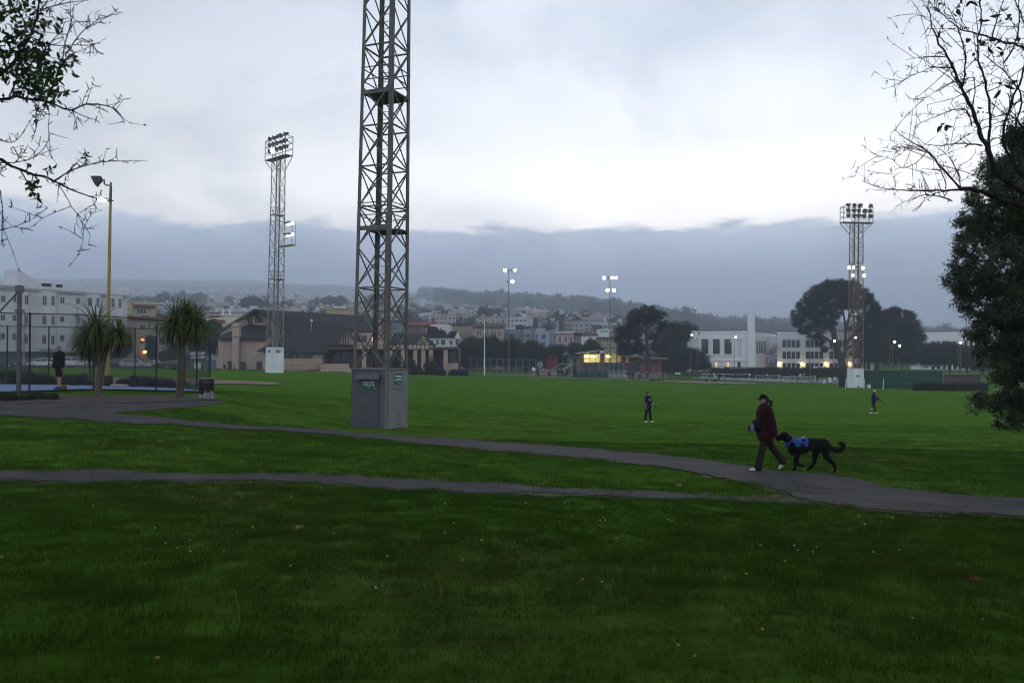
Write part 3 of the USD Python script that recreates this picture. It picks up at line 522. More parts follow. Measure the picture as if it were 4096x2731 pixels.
# yellow pole behind the court with a floodlight and a wide lit lamp
p = G(430, 52.0); top = Zs(730, 52.0) - p[2]; t = thing('yellow_light_pole', 'yellow light pole behind the blue court with a floodlight on top', 'light pole', p)
zl = Zs(803, 52) - p[2]
MB().tube([(0, 0, -.2), (.06, 0, zl*.6), (.1, 0, zl - .2)], [.13, .105, .085], 10).build('lower_pole', m_yel, t, smooth=40); MB().tube([(.1, 0, zl - .2), (.12, 0, zl + .9)], .085, 10).tube([(.12, 0, zl+.9), (.13, 0, top)], .06, 10).build('upper_pole', m_pole, t, smooth=40)
b = MB(); b.tube([(.13, 0, top - .18), (-.15, 0, top - .2), (-.3, 0, top - .1), (-.33, 0, top + .2)], .05, 8).build('arm', m_pole, t, smooth=40)
b = MB(); c = np.array([-.45, 0, top + .28]); d = np.array([-.8, -.2, -.42]); d /= np.linalg.norm(d); u = np.array([0, 1, 0]) - d*(d @ np.array([0, 1, 0])); u /= np.linalg.norm(u); w = np.cross(d, u)
b.add([c + u*i*.12 + w*j*.12 for i, j in ((-1, -1), (1, -1), (1, 1), (-1, 1))] + [c + d*.55 + u*i*.32 + w*j*.32 for i, j in ((-1, -1), (1, -1), (1, 1), (-1, 1))], MB.BF).build('floodlight', m_lbody, t)
b = MB(); b.tube([(.1, 0, zl), (-.05, -.1, zl)], .05, 8).tube([(.12, 0, zl), (.3, 0, zl)], .04, 8); b.tube([(-.06, -.1, zl + .06), (-.75, -.1, zl + .06)], [.10, .08], 8); lb = b.build('lamp', m_lbody, t)
MB().ball((-.36, -.14, zl + .02), .24, 2, (1.3, .8, .45)).build('lamp_glass', m_lampw, lb)
# ------------------------------------------------------------------ the fenced court
m_fence = M('black_fence', (0.014, 0.015, 0.016), 0.5, 0.15)
m_wire = M('fence_wire', (0.030, 0.032, 0.034), 0.5, 0.15, metal=.3)
m_galv = M('galvanised', (0.23, 0.24, 0.25), 0.5, 0.2, 2.0, metal=.3)
def fence(name, label, pts, H, posts, wire=.10, wr=.0035, pr=.035, mat=None, rails=(0.05, 1.0), wmat=None, group=None, base=None, cat='fence'):
    """pts: the fence line as (x, y); posts: fractions along it"""
    mat = mat or m_fence; pts = np.asarray(pts, float); t_ = np.concatenate([[0], np.cumsum(np.hypot(*np.diff(pts, axis=0).T))]); L = t_[-1]
    at = lambda s: np.array([np.interp(s, t_, pts[:, 0]), np.interp(s, t_, pts[:, 1])])
    o = at(0); t = thing(name, label, cat, (o[0], o[1], Z(*o)), 0, group)
    z0 = lambda s: (Z(*at(s)) if base is None else base) - Z(*o)
    loc = lambda s, z: np.array([*(at(s) - o), z0(s) + z])
    for s in posts: MB().tube([loc(s*L, -.1), loc(s*L, H)], pr, 8).build('post', mat, t, smooth=40)
    S = np.linspace(0, L, max(2, int(L/1.5)))
    for r in rails: MB().tube([loc(s, r*H) for s in S], pr*.62, 6).build('rail', mat, t, smooth=40)
    b = MB(); n = int((L + H)/wire); ms = .02
    for k in range(n):
        for sg in (1, -1):
            s0 = k*wire - H if sg == 1 else k*wire; a0, a1 = (max(s0, 0), min(s0 + H, L)) if sg == 1 else (max(s0 - H, 0), min(s0, L))
            if a1 - a0 < ms: continue
            za, zb = (a0 - s0, a1 - s0) if sg == 1 else (s0 - a0, s0 - a1)
            p, q = loc(a0, min(max(za, 0), H)), loc(a1, min(max(zb, 0), H)); d, u, w, LL = frame(p, q)
            off = np.array([0, 0.004*sg, 0]); b.add([p + u*wr + off, p - u*wr*.5 + w*wr + off, p - u*wr*.5 - w*wr + off, q + u*wr + off, q - u*wr*.5 + w*wr + off, q - u*wr*.5 - w*wr + off], [[0, 1, 4, 3], [1, 2, 5, 4], [2, 0, 3, 5]])
    b.build('chain_mesh', wmat or m_wire, t, kind='stuff'); return t
def frac(sx, A, B):      # where along A-B the image column sx falls
    k = (sx - CX)/FPX; d = B - A; return float((k*A[1] - A[0]) / (d[0] - k*d[1]))
fence('chain_link_fence', 'black chain link fence along the near side of the blue court', [FA, FB], 3.2, [frac(s, FA, FB) for s in (-240, 119, 375, 626)] + [1.0], rails=(.02, .985))
fence('chain_link_fence', 'black chain link fence along the far side of the blue court', [BA, BB], 3.15, [frac(s, BA, BB) for s in (-138, 29, 195, 362, 540)], rails=(.02, .985), wire=.13)
fence('chain_link_fence', 'short end fence with middle rail beside the litter bin', [BB, FB], 3.15, [0.0, .52], rails=(.02, .56, .985), wire=.13, pr=.05)
# basketball hoop post
m_hoop = M('hoop_steel', (0.085, 0.087, 0.090), 0.6, 0.2, 2.0)
p = np.array([X(76, 31.6), 31.6]); t = thing('hoop_post', 'thick grey basketball post inside the court fence', 'hoop post', (p[0], p[1], Z(*p)))
ht = Zs(1141, 31.6) - Z(*p)
MB().tube([(0, 0, -.2), (0, 0, ht)], .088, 12).build('post', m_hoop, t, smooth=40)
MB().box((0, 0, ht - .15), (.24, .22, .26)).build('clamp', m_hoop, t); MB().box((0, 0, ht - 1.0), (.24, .22, .1)).build('clamp', m_hoop, t)
MB().bar((-.05, 0, ht - .08), (-1.5, .3, ht + .06), .05).build('arm', m_galv, t); MB().bar((-.05, 0, ht - .2), (-1.5, .3, ht - .02), .05).build('arm', m_galv, t); MB().tube([(-.05, 0, ht - .25), (-1.5, .3, ht - 1.6)], .035, 8).build('brace', m_steel, t)
# litter bin: ring of flat slats, black with a chipped pale foot
p = np.array([X(827, 31.9), 31.9]); t = thing('litter_bin', 'round black slatted litter bin at the end of the fence', 'litter bin', (p[0], p[1], Z(*p)))
mb_chip = M('chipped_paint', (0.30, 0.30, 0.30), 0.7, 0.3, 9.0); n = 34; rb_ = .285
for i in range(n):
    a = 2*math.pi*i/n; ca, sa = math.cos(a), math.sin(a); chip = .22 + .10*R.random() if math.sin(a) < .3 else .1
    if math.sin(a) < 0 and 0 < math.cos(a): chip += .06
    MB().box((rb_*ca, rb_*sa, (chip+.84)/2), (.012, .034, .84-chip), a).build('slat', m_black, t)
    MB().box((rb_*ca, rb_*sa, chip/2 + .012), (.012, .034, chip - .02), a).build('slat_foot', mb_chip, t)
b = MB(); b.tube([(rb_*1.03*math.cos(a), rb_*1.03*math.sin(a), .86) for a in np.linspace(0, 2*math.pi, 33)], .025, 8).build('rim', m_steel2, t, smooth=40)
b = MB(); b.tube([(rb_*.98*math.cos(a), rb_*.98*math.sin(a), .03) for a in np.linspace(0, 2*math.pi, 33)], .02, 6).build('base_ring', m_black, t)
b = MB(); b.tube([(rb_*.99*math.cos(a), rb_*.99*math.sin(a), .66) for a in np.linspace(0, 2*math.pi, 33)], .016, 6).build('middle_ring', m_black, t)
MB().lathe([(0, .02), (.26, .02), (.265, .66), (.25, .66), (.25, .04), (0, .04)], n=24).build('liner', m_black, t)
# bags by the far fence
m_bag = M('bag_black', (0.010, 0.010, 0.012), 0.8, 0.3, 6, obj=True)
def rbox(d, r, sub=.06):
    x, y, z = [k/2 - r for k in d]; s = manifold3d.Manifold.sphere(r, 16)
    return manifold3d.Manifold.batch_hull([s.translate((i*x, j*y, k*z)) for i in (-1, 1) for j in (-1, 1) for k in (-1, 1)])
def bag(sx, w, h, label):
    x = X(sx, 41.4); t = thing('sports_bag', label, 'bag', (x, 41.4, Z(x, 41.4) + .06), R.uniform(-.3, .3))
    MB().mesh(rbox((w, .24, h), .1).translate((0, 0, h/2))).build('body', m_bag, t, smooth=50); MB().mesh(rbox((w*.72, .1, h*.45), .045).translate((0, -.15, h*.32))).build('pocket', m_bag, t, smooth=50)
    MB().tube([(-.07, -.02, h-.02), (-.04, -.03, h+.06), (.04, -.03, h+.06), (.07, -.02, h-.02)], .014, 6).build('handle', m_bag, t)
bag(299, .40, .52, 'black sports bag leaning behind the man on the court'); bag(435, .46, .54, 'round black sports bag just right of the first palm trunk'); bag(537, .44, .58, 'black sports bag standing beside the pale stones under the far fence')
m_stone = M('pale_stone', (0.42, 0.38, 0.32), .9, .15, 3)
for i in range(7):
    x = X(452 + i*9 + R.uniform(-3, 3), 41.2); b = MB(); b.ball((0, 0, .05), .1, 1, (1.2, .8, .6)); t = b.build('stone', m_stone, None, smooth=True, label=['leftmost', 'second from the left', 'third from the left', 'middle', 'third from the right', 'second from the right', 'rightmost'][i] + ' of the small pale stones between two black bags', cat='stone', group='pale stones by the court')
    UsdGeom.Xformable(t).AddTranslateOp().Set((x, 41.2, Z(x, 41.2) + .06))
# basketball
x = X(256, 32.4); t = thing('basketball', 'brown basketball lying on the blue court near the man', 'ball', (x, 32.4, Z(x, 32.4) + .18))
MB().ball((0, 0, 0), .12, 3).build('shell', M('ball_brown', (0.16, 0.06, 0.03), .8, .15, 12, obj=True), t, smooth=True)
b = MB()
for ax in range(3):
    c = [(math.cos(a)*.1205, math.sin(a)*.1205) for a in np.linspace(0, 2*math.pi, 25)]; b.tube([np.roll((u, v, 0), ax) for u, v in c], .003, 4)
b.build('seams', m_black, t)
# ------------------------------------------------------------------ cabbage palms
m_sword = LEAF('sword_leaf', (0.045, 0.075, 0.012), (0.115, 0.135, 0.024), .3, .45, 3.0, .4)
m_dead = LEAF('dead_leaf', (0.060, 0.045, 0.025), (0.11, 0.085, 0.045), .15, .3)
m_trunkp = M('palm_trunk', (0.085, 0.068, 0.050), .9, .35, 2.5, bump=1.0, streak=(1, 1, .3), detail=8)
def sword(b, c, az, el, L, w, droop, rng):
    n = 6; pts = []; p = np.array(c, float); e = el
    for i in range(n):
        pts.append(p.copy()); d = np.array([math.cos(az)*math.cos(e), math.sin(az)*math.cos(e), math.sin(e)]); p = p + d*L/(n-1); e -= droop*(i+1)/n*1.3
    side = np.array([-math.sin(az), math.cos(az), 0]); ws = [w*.55, w, w*.95, w*.8, w*.5, .002]; V = []
    for i, q in enumerate(pts): V += [q - side*ws[i]/2 + (0, 0, ws[i]*.18), q - (0, 0, 0), q + side*ws[i]/2 + (0, 0, ws[i]*.18)]
    F = []
    for i in range(n-1):
        for k in (0, 1): F.append([i*3+k, i*3+k+1, i*3+k+4, i*3+k+3])
    b.add(V, F)
def cordyline(label, sx, d, pts, heads, nleaf, seed):
    rng = random.Random(seed); p0 = G(sx, d); t = thing('cabbage_palm', label, 'palm', p0)
    tp = [P(a, b_, d) - p0 for a, b_ in pts]; tp[0][2] = -.1
    MB().tube(resample3(tp, 12), np.linspace(.15, .10, 12)*np.array([1.25] + [1]*11), 10).build('trunk', m_trunkp, t, smooth=40)
    made = 0
    for hx, hy, r, dead in heads:
        c = P(hx, hy, d) - p0 + np.array([0, rng.uniform(-.2, .2), 0]); top = tp[-1]
        MB().tube([top - (0, 0, .15), (top + c)/2 + (0, 0, .02), c], [.08, .07, .05], 8).build('branch', m_trunkp, t, smooth=40)
        stuff = MB(); nl = nleaf
        for i in range(nl):
            u = (i + .5)/nl; el = math.asin(max(-1, min(1, 1 - 1.55*u**.9))) ; az = i*2.39996 + rng.uniform(-.2, .2); L = r*rng.uniform(.8, 1.18); b = MB()
            sword(b, c + np.array([math.cos(az), math.sin(az), 0])*.04 + (0, 0, -.12*u), az, el, L, rng.uniform(.035, .055), rng.uniform(.35, .95)*(1 if el < .9 else .5), rng)
            if made < 290 and i % 2 == 0: b.build('leaf', m_sword, t); made += 1
            else: stuff.add(b.v[0], b.f[0])
        stuff.build('foliage', m_sword, t, kind='stuff')
        dl = MB()
        for i in range(dead): az = rng.uniform(0, 6.28); sword(dl, c + (math.cos(az)*.06, math.sin(az)*.06, -.15 - rng.random()*.2), az, rng.uniform(-1.3, -.6), r*rng.uniform(.6, 1.0), .035, rng.uniform(.1, .5), rng)
        if dead: dl.build('dead_leaves', m_dead, t, kind='stuff')
    return t
def resample3(pts, n):
    pts = np.asarray(pts, float); s = np.concatenate([[0], np.cumsum(np.linalg.norm(np.diff(pts, axis=0), axis=1))]); u = np.linspace(0, s[-1], n)
    from scipy.interpolate import PchipInterpolator
    return np.stack([PchipInterpolator(s, pts[:, k])(u) for k in range(3)], 1)
cordyline('spiky cabbage palm with leaning trunk, in front of the man on the court', 388, 30.2, [(388, 1585), (400, 1500), (416, 1425), (424, 1385)], [(392, 1312, 1.2, 70), (480, 1335, .8, 60), (356, 1365, .95, 45)], 235, 3)
cordyline('spiky cabbage palm with straight trunk, beside the litter bin', 722, 31.3, [(719, 1585), (722, 1500), (725, 1420), (727, 1375)], [(708, 1285, 1.15, 120), (778, 1290, 1.0, 100), (742, 1250, .85, 20)], 225, 8)
# ------------------------------------------------------------------ low shrubs along the court
def leafball(n, lw, ll, rng, shell=.55):
    """a clump of bent leaves inside the unit ball"""
    v, f = [], []
    for i in range(n):
        d = rng.normal(size=3); d /= np.linalg.norm(d); c = d*rng.uniform(shell, 1.0)**1.0; a = rng.normal(size=3); a /= np.linalg.norm(a); b = np.cross(a, d + rng.normal(size=3)*.4); b /= np.linalg.norm(b) + 1e-9
        nn = np.cross(a, b); k = len(v); v += [c - a*ll/2, c - b*lw/2 + nn*lw*.15, c + a*ll/2, c + b*lw/2 + nn*lw*.15]; f += [(k, k+1, k+2), (k, k+2, k+3)]
    return np.array(v), np.array(f)
rl = np.random.default_rng(21)
BALL = [leafball(70, .16, .34, rl) for _ in range(3)]       # broad leaves
FINE = [leafball(120, .07, .30, rl) for _ in range(3)]       # narrow leaves
TINY = [leafball(150, .09, .16, rl, .3) for _ in range(3)]
m_shrub = LEAF('shrub_leaf', (0.022, 0.035, 0.014), (0.045, 0.065, 0.026)); m_lav = LEAF('lavender_leaf', (0.055, 0.045, 0.075), (0.10, 0.085, 0.13)); m_bark = M('bark', (0.045, 0.036, 0.028), .9, .4, 1.5, bump=.8, streak=(1, 1, .25), detail=8)
def bush(name, label, p, rx, ry, h, n, mat, protos, seed, cs=.28, group=None, cat='shrub'):
    rng = np.random.default_rng(seed); t = thing(name, label, cat, p, 0, group)
    q = rng.normal(size=(n, 3)); q /= np.linalg.norm(q, axis=1, keepdims=True); q *= rng.uniform(.35, 1.0, (n, 1))**.5; q[:, 2] = np.abs(q[:, 2])
    lump = .75 + .5*meshkit.noise(q*2.2 + seed, seed)
    scatter('foliage', t, protos, mat, q*np.array([rx, ry, h])*lump[:, None] + (0, 0, .05), rng.uniform(.7, 1.25, n)*cs)
    b = MB(); [b.tube([(0, 0, -.1), (rng.uniform(-.4, .4)*rx, rng.uniform(-.4, .4)*ry, h*.6)], [.03, .012], 5) for _ in range(3)]; b.build('stems', m_bark, t, kind='stuff'); return t
for i, (sx, w, h, mm, lab) in enumerate([(20, .9, .9, 0, 'dark green shrub left of the hoop post behind the court'), (95, .9, .85, 1, 'purple flowering shrub behind the hoop post'), (150, .8, .6, 1, 'low purple shrub behind the fence post near the man'), (185, .6, .5, 0, 'low green shrub just left of the man'), (275, .7, .5, 0, 'small green shrub right of the man behind the court'),
        (322, .6, .6, 1, 'lilac shrub behind the first black bag'), (500, .45, .35, 1, 'small grey lilac shrub left of the third black bag'), (580, .8, .6, 1, 'spreading lilac shrub right of the third black bag'), (630, .7, .45, 0, 'low green shrub behind the fence near the straight palm'), (668, .5, .4, 1, 'small mauve shrub against the brown infield')]):
    bush('shrub', lab, G(sx, 43.4), w, .6, h, 110, m_lav if mm else m_shrub, TINY, i + 50, .2)
for i, (sx, sy) in enumerate([(40, 1600), (110, 1602), (160, 1598), (205, 1600), (20, 1606)]):
    x, y = hit(sx, sy); bush('ground_plant', ['leafy weed at the left end of the mulch bed', 'broad leafed weed below the hoop post', 'leafy weed growing on the mulch right of the hoop post', 'small weed on the mulch below the man', 'low weed at the path edge by the frame edge'][i], (x, y, Z(x, y)), .32, .2, .2, 40, m_shrub, BALL, i + 80, .10, cat='plant')
# flax tuft by the fence end
t = thing('flax_plant', 'small upright flax tuft behind the end of the court fence', 'plant', G(752, 43.0)); 
for i in range(26):
    b = MB(); sword(b, (0, 0, 0), i*2.4, R.uniform(.7, 1.4), R.uniform(.6, 1.0), .045, R.uniform(.1, .6), R); b.build('leaf', m_sword, t)
# ------------------------------------------------------------------ buildings
m_pane = M('window_pane', (0.020, 0.024, 0.030), 0.08, 0.3, .4, spec=.9); m_frame = M('window_frame', (0.50, 0.51, 0.52), .6, .05)
m_dframe = M('dark_frame', (0.05, 0.045, 0.04), .6, .1); m_warm = E('warm_window', (1.0, 0.72, 0.33), .9); m_curt = M('curtain', (0.30, 0.31, 0.33), .8, .15)
m_roof = M('dark_shingle', (0.017, 0.017, 0.020), .9, .25, 1.2, bump=.5, streak=(.4, .4, 3)); m_tile = M('red_tile', (0.16, 0.055, 0.040), .85, .25, 1.5); m_tan = M('tan_stucco', (0.36, 0.275, 0.215), .9, .08, .25); m_brown = M('brown_timber', (0.060, 0.042, 0.034), .8, .2, 1)
m_cream = M('cream_stucco', (0.58, 0.55, 0.50), .9, .07, .3); m_wht = M('white_stucco', (0.53, 0.53, 0.555), .9, .06, .2); m_grey = M('grey_siding', (0.20, 0.225, 0.27), .8, .08, .4); m_dgrey = M('dark_cladding', (0.055, 0.062, 0.075), .8, .15, .4)
m_blue2 = M('blue_grey_stucco', (0.25, 0.33, 0.42), .85, .06, .3); m_pink = M('pink_stucco', (0.42, 0.27, 0.245), .85, .07, .3); m_brick = M('red_brick', (0.17, 0.075, 0.055), .9, .2, 1.5); m_ochre = M('ochre_stucco', (0.32, 0.23, 0.13), .9, .1, .3); m_teal = M('teal_siding', (0.085, 0.11, 0.125), .8, .1, .4)
def window(parent, c, w, h, n=(0, -1), frame_m=None, pane_m=None, mull=(1, 1), label=None, proud=.05, lit=False):
    """frame part with a pane sub-part on a wall whose outward normal is n (local coordinates of the thing)"""
    n = np.array([n[0], n[1], 0.0]); u = np.array([-n[1], n[0], 0]); c = np.asarray(c, float); fw = min(.09, w*.1)
    def bx(b, x0, x1, z0, z1, y0, y1):
        b.add([c + u*x + n*y + (0, 0, z) for z in (z0, z1) for x, y in ((x0, y0), (x0, y1), (x1, y1), (x1, y0))], MB.BF)
    b = MB(); 
    bx(b, -w/2, -w/2+fw, -h/2, h/2, -.02, proud); bx(b, w/2-fw, w/2, -h/2, h/2, -.02, proud); bx(b, -w/2+fw, w/2-fw, h/2-fw, h/2, -.02, proud); bx(b, -w/2-fw*.6, w/2+fw*.6, -h/2-fw*.5, -h/2+fw, -.02, proud*1.5)
    for i in range(1, mull[0]): x = -w/2 + w*i/mull[0]; bx(b, x-fw*.35, x+fw*.35, -h/2+fw, h/2-fw, -.02, proud*.8)
    for i in range(1, mull[1]): z = -h/2 + h*i/mull[1]; bx(b, -w/2+fw, w/2-fw, z-fw*.35, z+fw*.35, -.02, proud*.7)
    f = b.build('window', frame_m or m_frame, parent, label=label)
    b = MB(); bx(b, -w/2+fw, w/2-fw, -h/2+fw, h/2-fw, -.02, .006); b.build('pane', pane_m or (m_warm if lit else m_pane), f); return f
def slab(b, q, t=.18):
    q = np.asarray(q, float); n = np.cross(q[1]-q[0], q[2]-q[0]); n /= np.linalg.norm(n); n = n if n[2] > 0 else -n
    return b.add(list(q - n*t) + list(q), MB.BF)
class Facade:
    """a building in its own frame: x along the front to the right, y into it, z up"""
    def __init__(s, name, label, sx0, d0, sx1, d1, cat='building', group=None, base=None):
        a, b = np.array([X(sx0, d0), d0]), np.array([X(sx1, d1), d1]); s.L = float(np.hypot(*(b-a))); s.rz = math.atan2(b[1]-a[1], b[0]-a[0]); s.a, s.b = a, b
        zb = min(Z(*a), Z(*b)) if base is None else base; s.zb = zb; s.t = thing(name, label, cat, (a[0], a[1], zb - .1), s.rz, group)
    def at(s, sx, sy):   # local (x, z) of a pixel on the front plane
        k = (sx - CX)/FPX; d = s.b - s.a; f = (k*s.a[1] - s.a[0])/(d[0] - k*d[1]); y = s.a[1] + d[1]*f; return f*s.L, Zs(sy, y) - s.zb + .1
    def box(s, name, mat, sx0, sx1, sy0, sy1, y0, y1, **k):
        x0, z1 = s.at(sx0, sy0); x1, z1b = s.at(sx1, sy0); z0 = 0 if sy1 is None else s.at((sx0+sx1)/2, sy1)[1]
        return MB().span(x0, x1, y0, y1, z0, (z1+z1b)/2).build(name, mat, s.t, **k)
    def win(s, sx0, sx1, sy0, sy1, y=0.0, **k):
        x0, z1 = s.at(sx0, sy0); x1, z0 = s.at(sx1, sy1); return window(s.t, ((x0+x1)/2, y, (z0+z1)/2), x1-x0, z1-z0, **k)
def zx2(x): return x/2.24
def zz(x0, x, y): return x0 + x/2.24, 1000 + y/2.24
# --- white apartment house on the left
A = Facade('apartment_house', 'long white apartment house with bay windows behind the parked cars', -160, 149, 508, 178)
A.box('wall', m_wht, -160, 508, 1148, 1406, 0, 14); A.box('base_wall', m_dgrey, -160, 508, 1407, None, .25, 14)
x0, z0 = A.at(-160, 1140); x1, z1 = A.at(515, 1178); zt = (z0+z1)/2
b = MB(); b.span(-.3, A.L+.4, -.75, 14.2, zt - .1, zt + .25).span(-.2, A.L+.3, -.55, 14, zt - .4, zt - .1); b.build('cornice', m_wht, A.t)
def bay(sxa, sxb, sya, syb):
    xa, za = A.at(sxa, sya); xb, zb_ = A.at(sxb, syb); b = MB(); b.prism([(xa, 0), (xb, 0), (xb-.9, -.9), (xa+.9, -.9)], zb_, min(za, zt-.4)); b.build('bay', m_wht, A.t); return xa, xb
for (a_, b_, wins) in ((70, 118, [(86, 103)]), (148, 228, [(157, 176), (193, 208)]), (334, 404, [(339, 357), (372, 386)]), (422, 494, [(433, 447), (461, 475)])):
    bay(a_, b_, 1165, 1396 if b_ > 120 else 1300)
    for (u, v) in wins:
        for (ya, yb) in ((1186, 1226), (1264, 1302), (1342, 1380)):
            off = (u - 250)*.035; A.win(u, v, ya + off, yb + off*.9, y=-.9, mull=(2, 1))
for (u, v) in ((238, 257), (301, 319), (48, 65), (0, 20)):
    for (ya, yb) in ((1188, 1216), (1264, 1290), (1338, 1366)): off = (u - 250)*.03; A.win(u, v, ya+off, yb+off, mull=(2, 1))
for u in (178, 270, 380, 440): A.box('garage_opening', m_black, u, u+34, 1412, None, .2, .3)
x, z = A.at(122, 1140); b = MB(); b.prism([(0, 0), (7.5, 0), (0, 4.0)], 0, 5, None); b.v = [np.stack([v[:, 0] + x, v[:, 2] + 5, v[:, 1] + zt + .2], 1) for v in b.v]; b.build('stair_head', m_wht, A.t)
for sx in (210, 223, 268): x, z = A.at(sx, 1148); MB().lathe([(0, 0), (.5, 0), (.45, .5), (.7, 1.3), (0, 1.4)], (x, 3, zt + .2), 10).build('roof_vent', m_black, A.t)
# --- stucco houses between the palms
B = Facade('stucco_house', 'tan stucco house with red tile roof bands between the two palms', 497, 184, 700, 190)
B.box('wall', M('dim_stucco', (0.34, 0.29, 0.22), .9, .1, .3), 497, 700, 1270, None, 0, 10); B.box('upper_wall', M('yellow_stucco', (0.40, 0.33, 0.21), .9, .1, .3), 532, 628, 1206, 1270, .5, 9)
def tileroof(F, sxa, sxb, syt, syb, out=.6, dep=2.0, mat=m_tile):
    xa, zt_ = F.at(sxa, syt); xb, _ = F.at(sxb, syt); _, zb_ = F.at(sxa, syb); b = MB(); slab(b, [(xa, -out, zb_), (xb, -out, zb_), (xb, dep, zt_), (xa, dep, zt_)], .15); return b.build('roof', mat, F.t)
tileroof(B, 530, 624, 1205, 1224); tileroof(B, 497, 700, 1259, 1274, 1.0, 1.2)
B.win(546, 586, 1233, 1256, y=.5, mull=(3, 1)); B.win(557, 582, 1297, 1320); B.win(588, 600, 1297, 1320); B.win(558, 580, 1345, 1377, lit=False); B.win(634, 662, 1345, 1380); B.win(612, 632, 1300, 1322)
xa, za = B.at(571, 1358); MB().ball((xa, -.12, za), .5, 2, (1, .2, .6)).build('lit_lampshade', E('orange_lamp', (1.0, 0.33, 0.06), 2.2), B.t)
def arch(F, sxa, sxb, syt, mat, d=.3):
    xa, z1 = F.at(sxa, syt); xb, _ = F.at(sxb, syt); r = (xb-xa)/2; pts = [(xa, 0), (xb, 0)] + [((xa+xb)/2 + r*math.cos(t), z1 - r*.7 + r*.7*math.sin(t)) for t in np.linspace(0, math.pi, 12)]
    b = MB(); b.prism(pts, 0, d); b.v = [np.stack([v[:, 0], -.04 + v[:, 2] - d + .06, v[:, 1]], 1) for v in b.v]; return b.build('archway', mat, F.t)
arch(B, 556, 595, 1400, M('porch_wall', (0.33, 0.22, 0.13), .9, .1)); xa, za = B.at(580, 1407); MB().ball((xa, -.45, za), .42, 2, (1, .6, .6)).build('porch_lamp', E('porch_lamp', (1.0, 0.42, 0.08), 20.0), B.t)
arch(B, 635, 678, 1402, m_black); tileroof(B, 570, 592, 1262, 1275, .7, .5)
C = Facade('stucco_house', 'cream house with red tile roofs behind the straight palm', 836, 196, 990, 200)
C.box('wall', m_cream, 838, 990, 1263, None, 0, 9); C.box('tower', m_cream, 842, 882, 1290, None, -.8, 0); tileroof(C, 836, 898, 1276, 1290, 1.5, .2); tileroof(C, 840, 880, 1246, 1264, .4, 2.2); C.win(860, 872, 1295, 1328, y=-.8); C.win(876, 884, 1295, 1328, y=-.8); C.box('cornice', m_cream, 836, 992, 1259, 1263, -.3, 9.2)
for sx in (868, 894, 922): C.box('chimney', m_cream, sx, sx+7, 1230 + (sx % 5), 1262, 3, 4.2)
D_ = Facade('stucco_house', 'pale flat roofed house just left of the field house ridge', 880, 215, 985, 217); D_.box('wall', m_cream, 880, 985, 1253, None, 0, 8); D_.box('cornice', m_grey, 876, 988, 1248, 1253, -.4, 8.3); D_.box('vent_box', m_white, 943, 953, 1258, 1272, -.3, 0)
# --- the field house
FD = 165.0
H = Facade('field_house', 'large brown shingled field house with half timbered gables', 868, FD, 1835, FD)
zof = lambda sy, dd=0: Zs(sy, FD + dd) - H.zb + .1
xof = lambda sx, dd=0: X(sx, FD + dd) - H.a[0]
def roof(pts, t=.22, name='roof', mat=None): b = MB(); slab(b, [(xof(sx, dd), dd, zof(sy, dd)) for sx, sy, dd in pts], t); return b.build(name, mat or m_roof, H.t)
def poly(pts, name, mat, dd, t=.12): b = MB(); q = [(xof(sx, dd), zof(sy, dd)) for sx, sy in pts]; b.prism(q, 0, t); b.v = [np.stack([v[:, 0], dd + t - v[:, 2], v[:, 1]], 1) for v in b.v]; return b.build(name, mat, H.t)
# hall: gable to the camera, ridge running back to the right
roof([(1022, 1237, 6), (1445, 1262, 26), (1500, 1330, 18), (1189, 1350, 4)]); roof([(1022, 1237, 6), (1445, 1262, 26), (1300, 1290, 34), (872, 1330, 12)])
poly([(885, 1330), (1022, 1246), (1180, 1344), (1180, 1372), (885, 1372)], 'gable_wall', m_tan, 8.6)
for (p, q) in (((868, 1331), (1022, 1238)), ((1022, 1238), (1192, 1352))): 
    b = MB(); b.bar((xof(p[0], 7), 7, zof(p[1], 7)), (xof(q[0], 7), 7, zof(q[1], 7)), .5, .55); b.build('barge_board', m_brown, H.t)
poly([(1020, 1255), (1050, 1272), (1050, 1290), (1020, 1290)], 'gable_louvre', m_brown, 8.5)
for sx, sy in ((905, 1330), (963, 1300), (975, 1290), (990, 1282), (1004, 1270), (1065, 1285), (1075, 1290), (1120, 1315), (1140, 1325)): poly([(sx, sy), (sx+4, sy), (sx+4, 1340), (sx, 1340)], 'timber', m_brown, 8.5)
b = MB(); b.bar((xof(988, 8.4), 8.4, zof(1274, 8.4)), (xof(1004, 8.4), 8.4, zof(1296, 8.4)), .25); b.build('timber', m_brown, H.t)
# hipped skirt
roof([(860, 1352, 0), (1072, 1352, 0), (1072, 1304, 8.5), (1000, 1296, 8.5)]); roof([(860, 1352, 0), (1000, 1296, 8.5), (912, 1325, 16), (868, 1350, 20)])
H.box('wall', m_tan, 872, 1072, 1350, None, .8, 9)
poly([(872, 1355), (896, 1355), (896, 1492), (872, 1492)], 'shadow_wall', m_tan, .75)  # thin slab over the left end of the wall, same tan
for i in range(13): sx = 880 + i*15; MB().span(xof(sx), xof(sx+5), -.1, .8, zof(1363), zof(1355)).build('rafter_end', m_brown, H.t)
b = MB(); b.span(xof(932), xof(958), -.6, .9, 0, zof(1310)).span(xof(930), xof(960), -.8, .9, zof(1306), zof(1300)).span(xof(928), xof(962), -.85, .9, zof(1346), zof(1342)); b.span(xof(934), xof(956), -.5, .8, zof(1300), zof(1290)); b.build('chimney', m_tan, H.t)
for a_, b_, ya in ((907, 929, 1444), (953, 978, 1447), (1022, 1062, 1446)): H.box('door', m_brown, a_, b_, ya, 1479, .6, .85)
MB().tube([(xof(1010), .75, zof(1417)), (xof(1010), .85, zof(1417))], .22, 14).build('wall_lamp', m_wht, H.t)
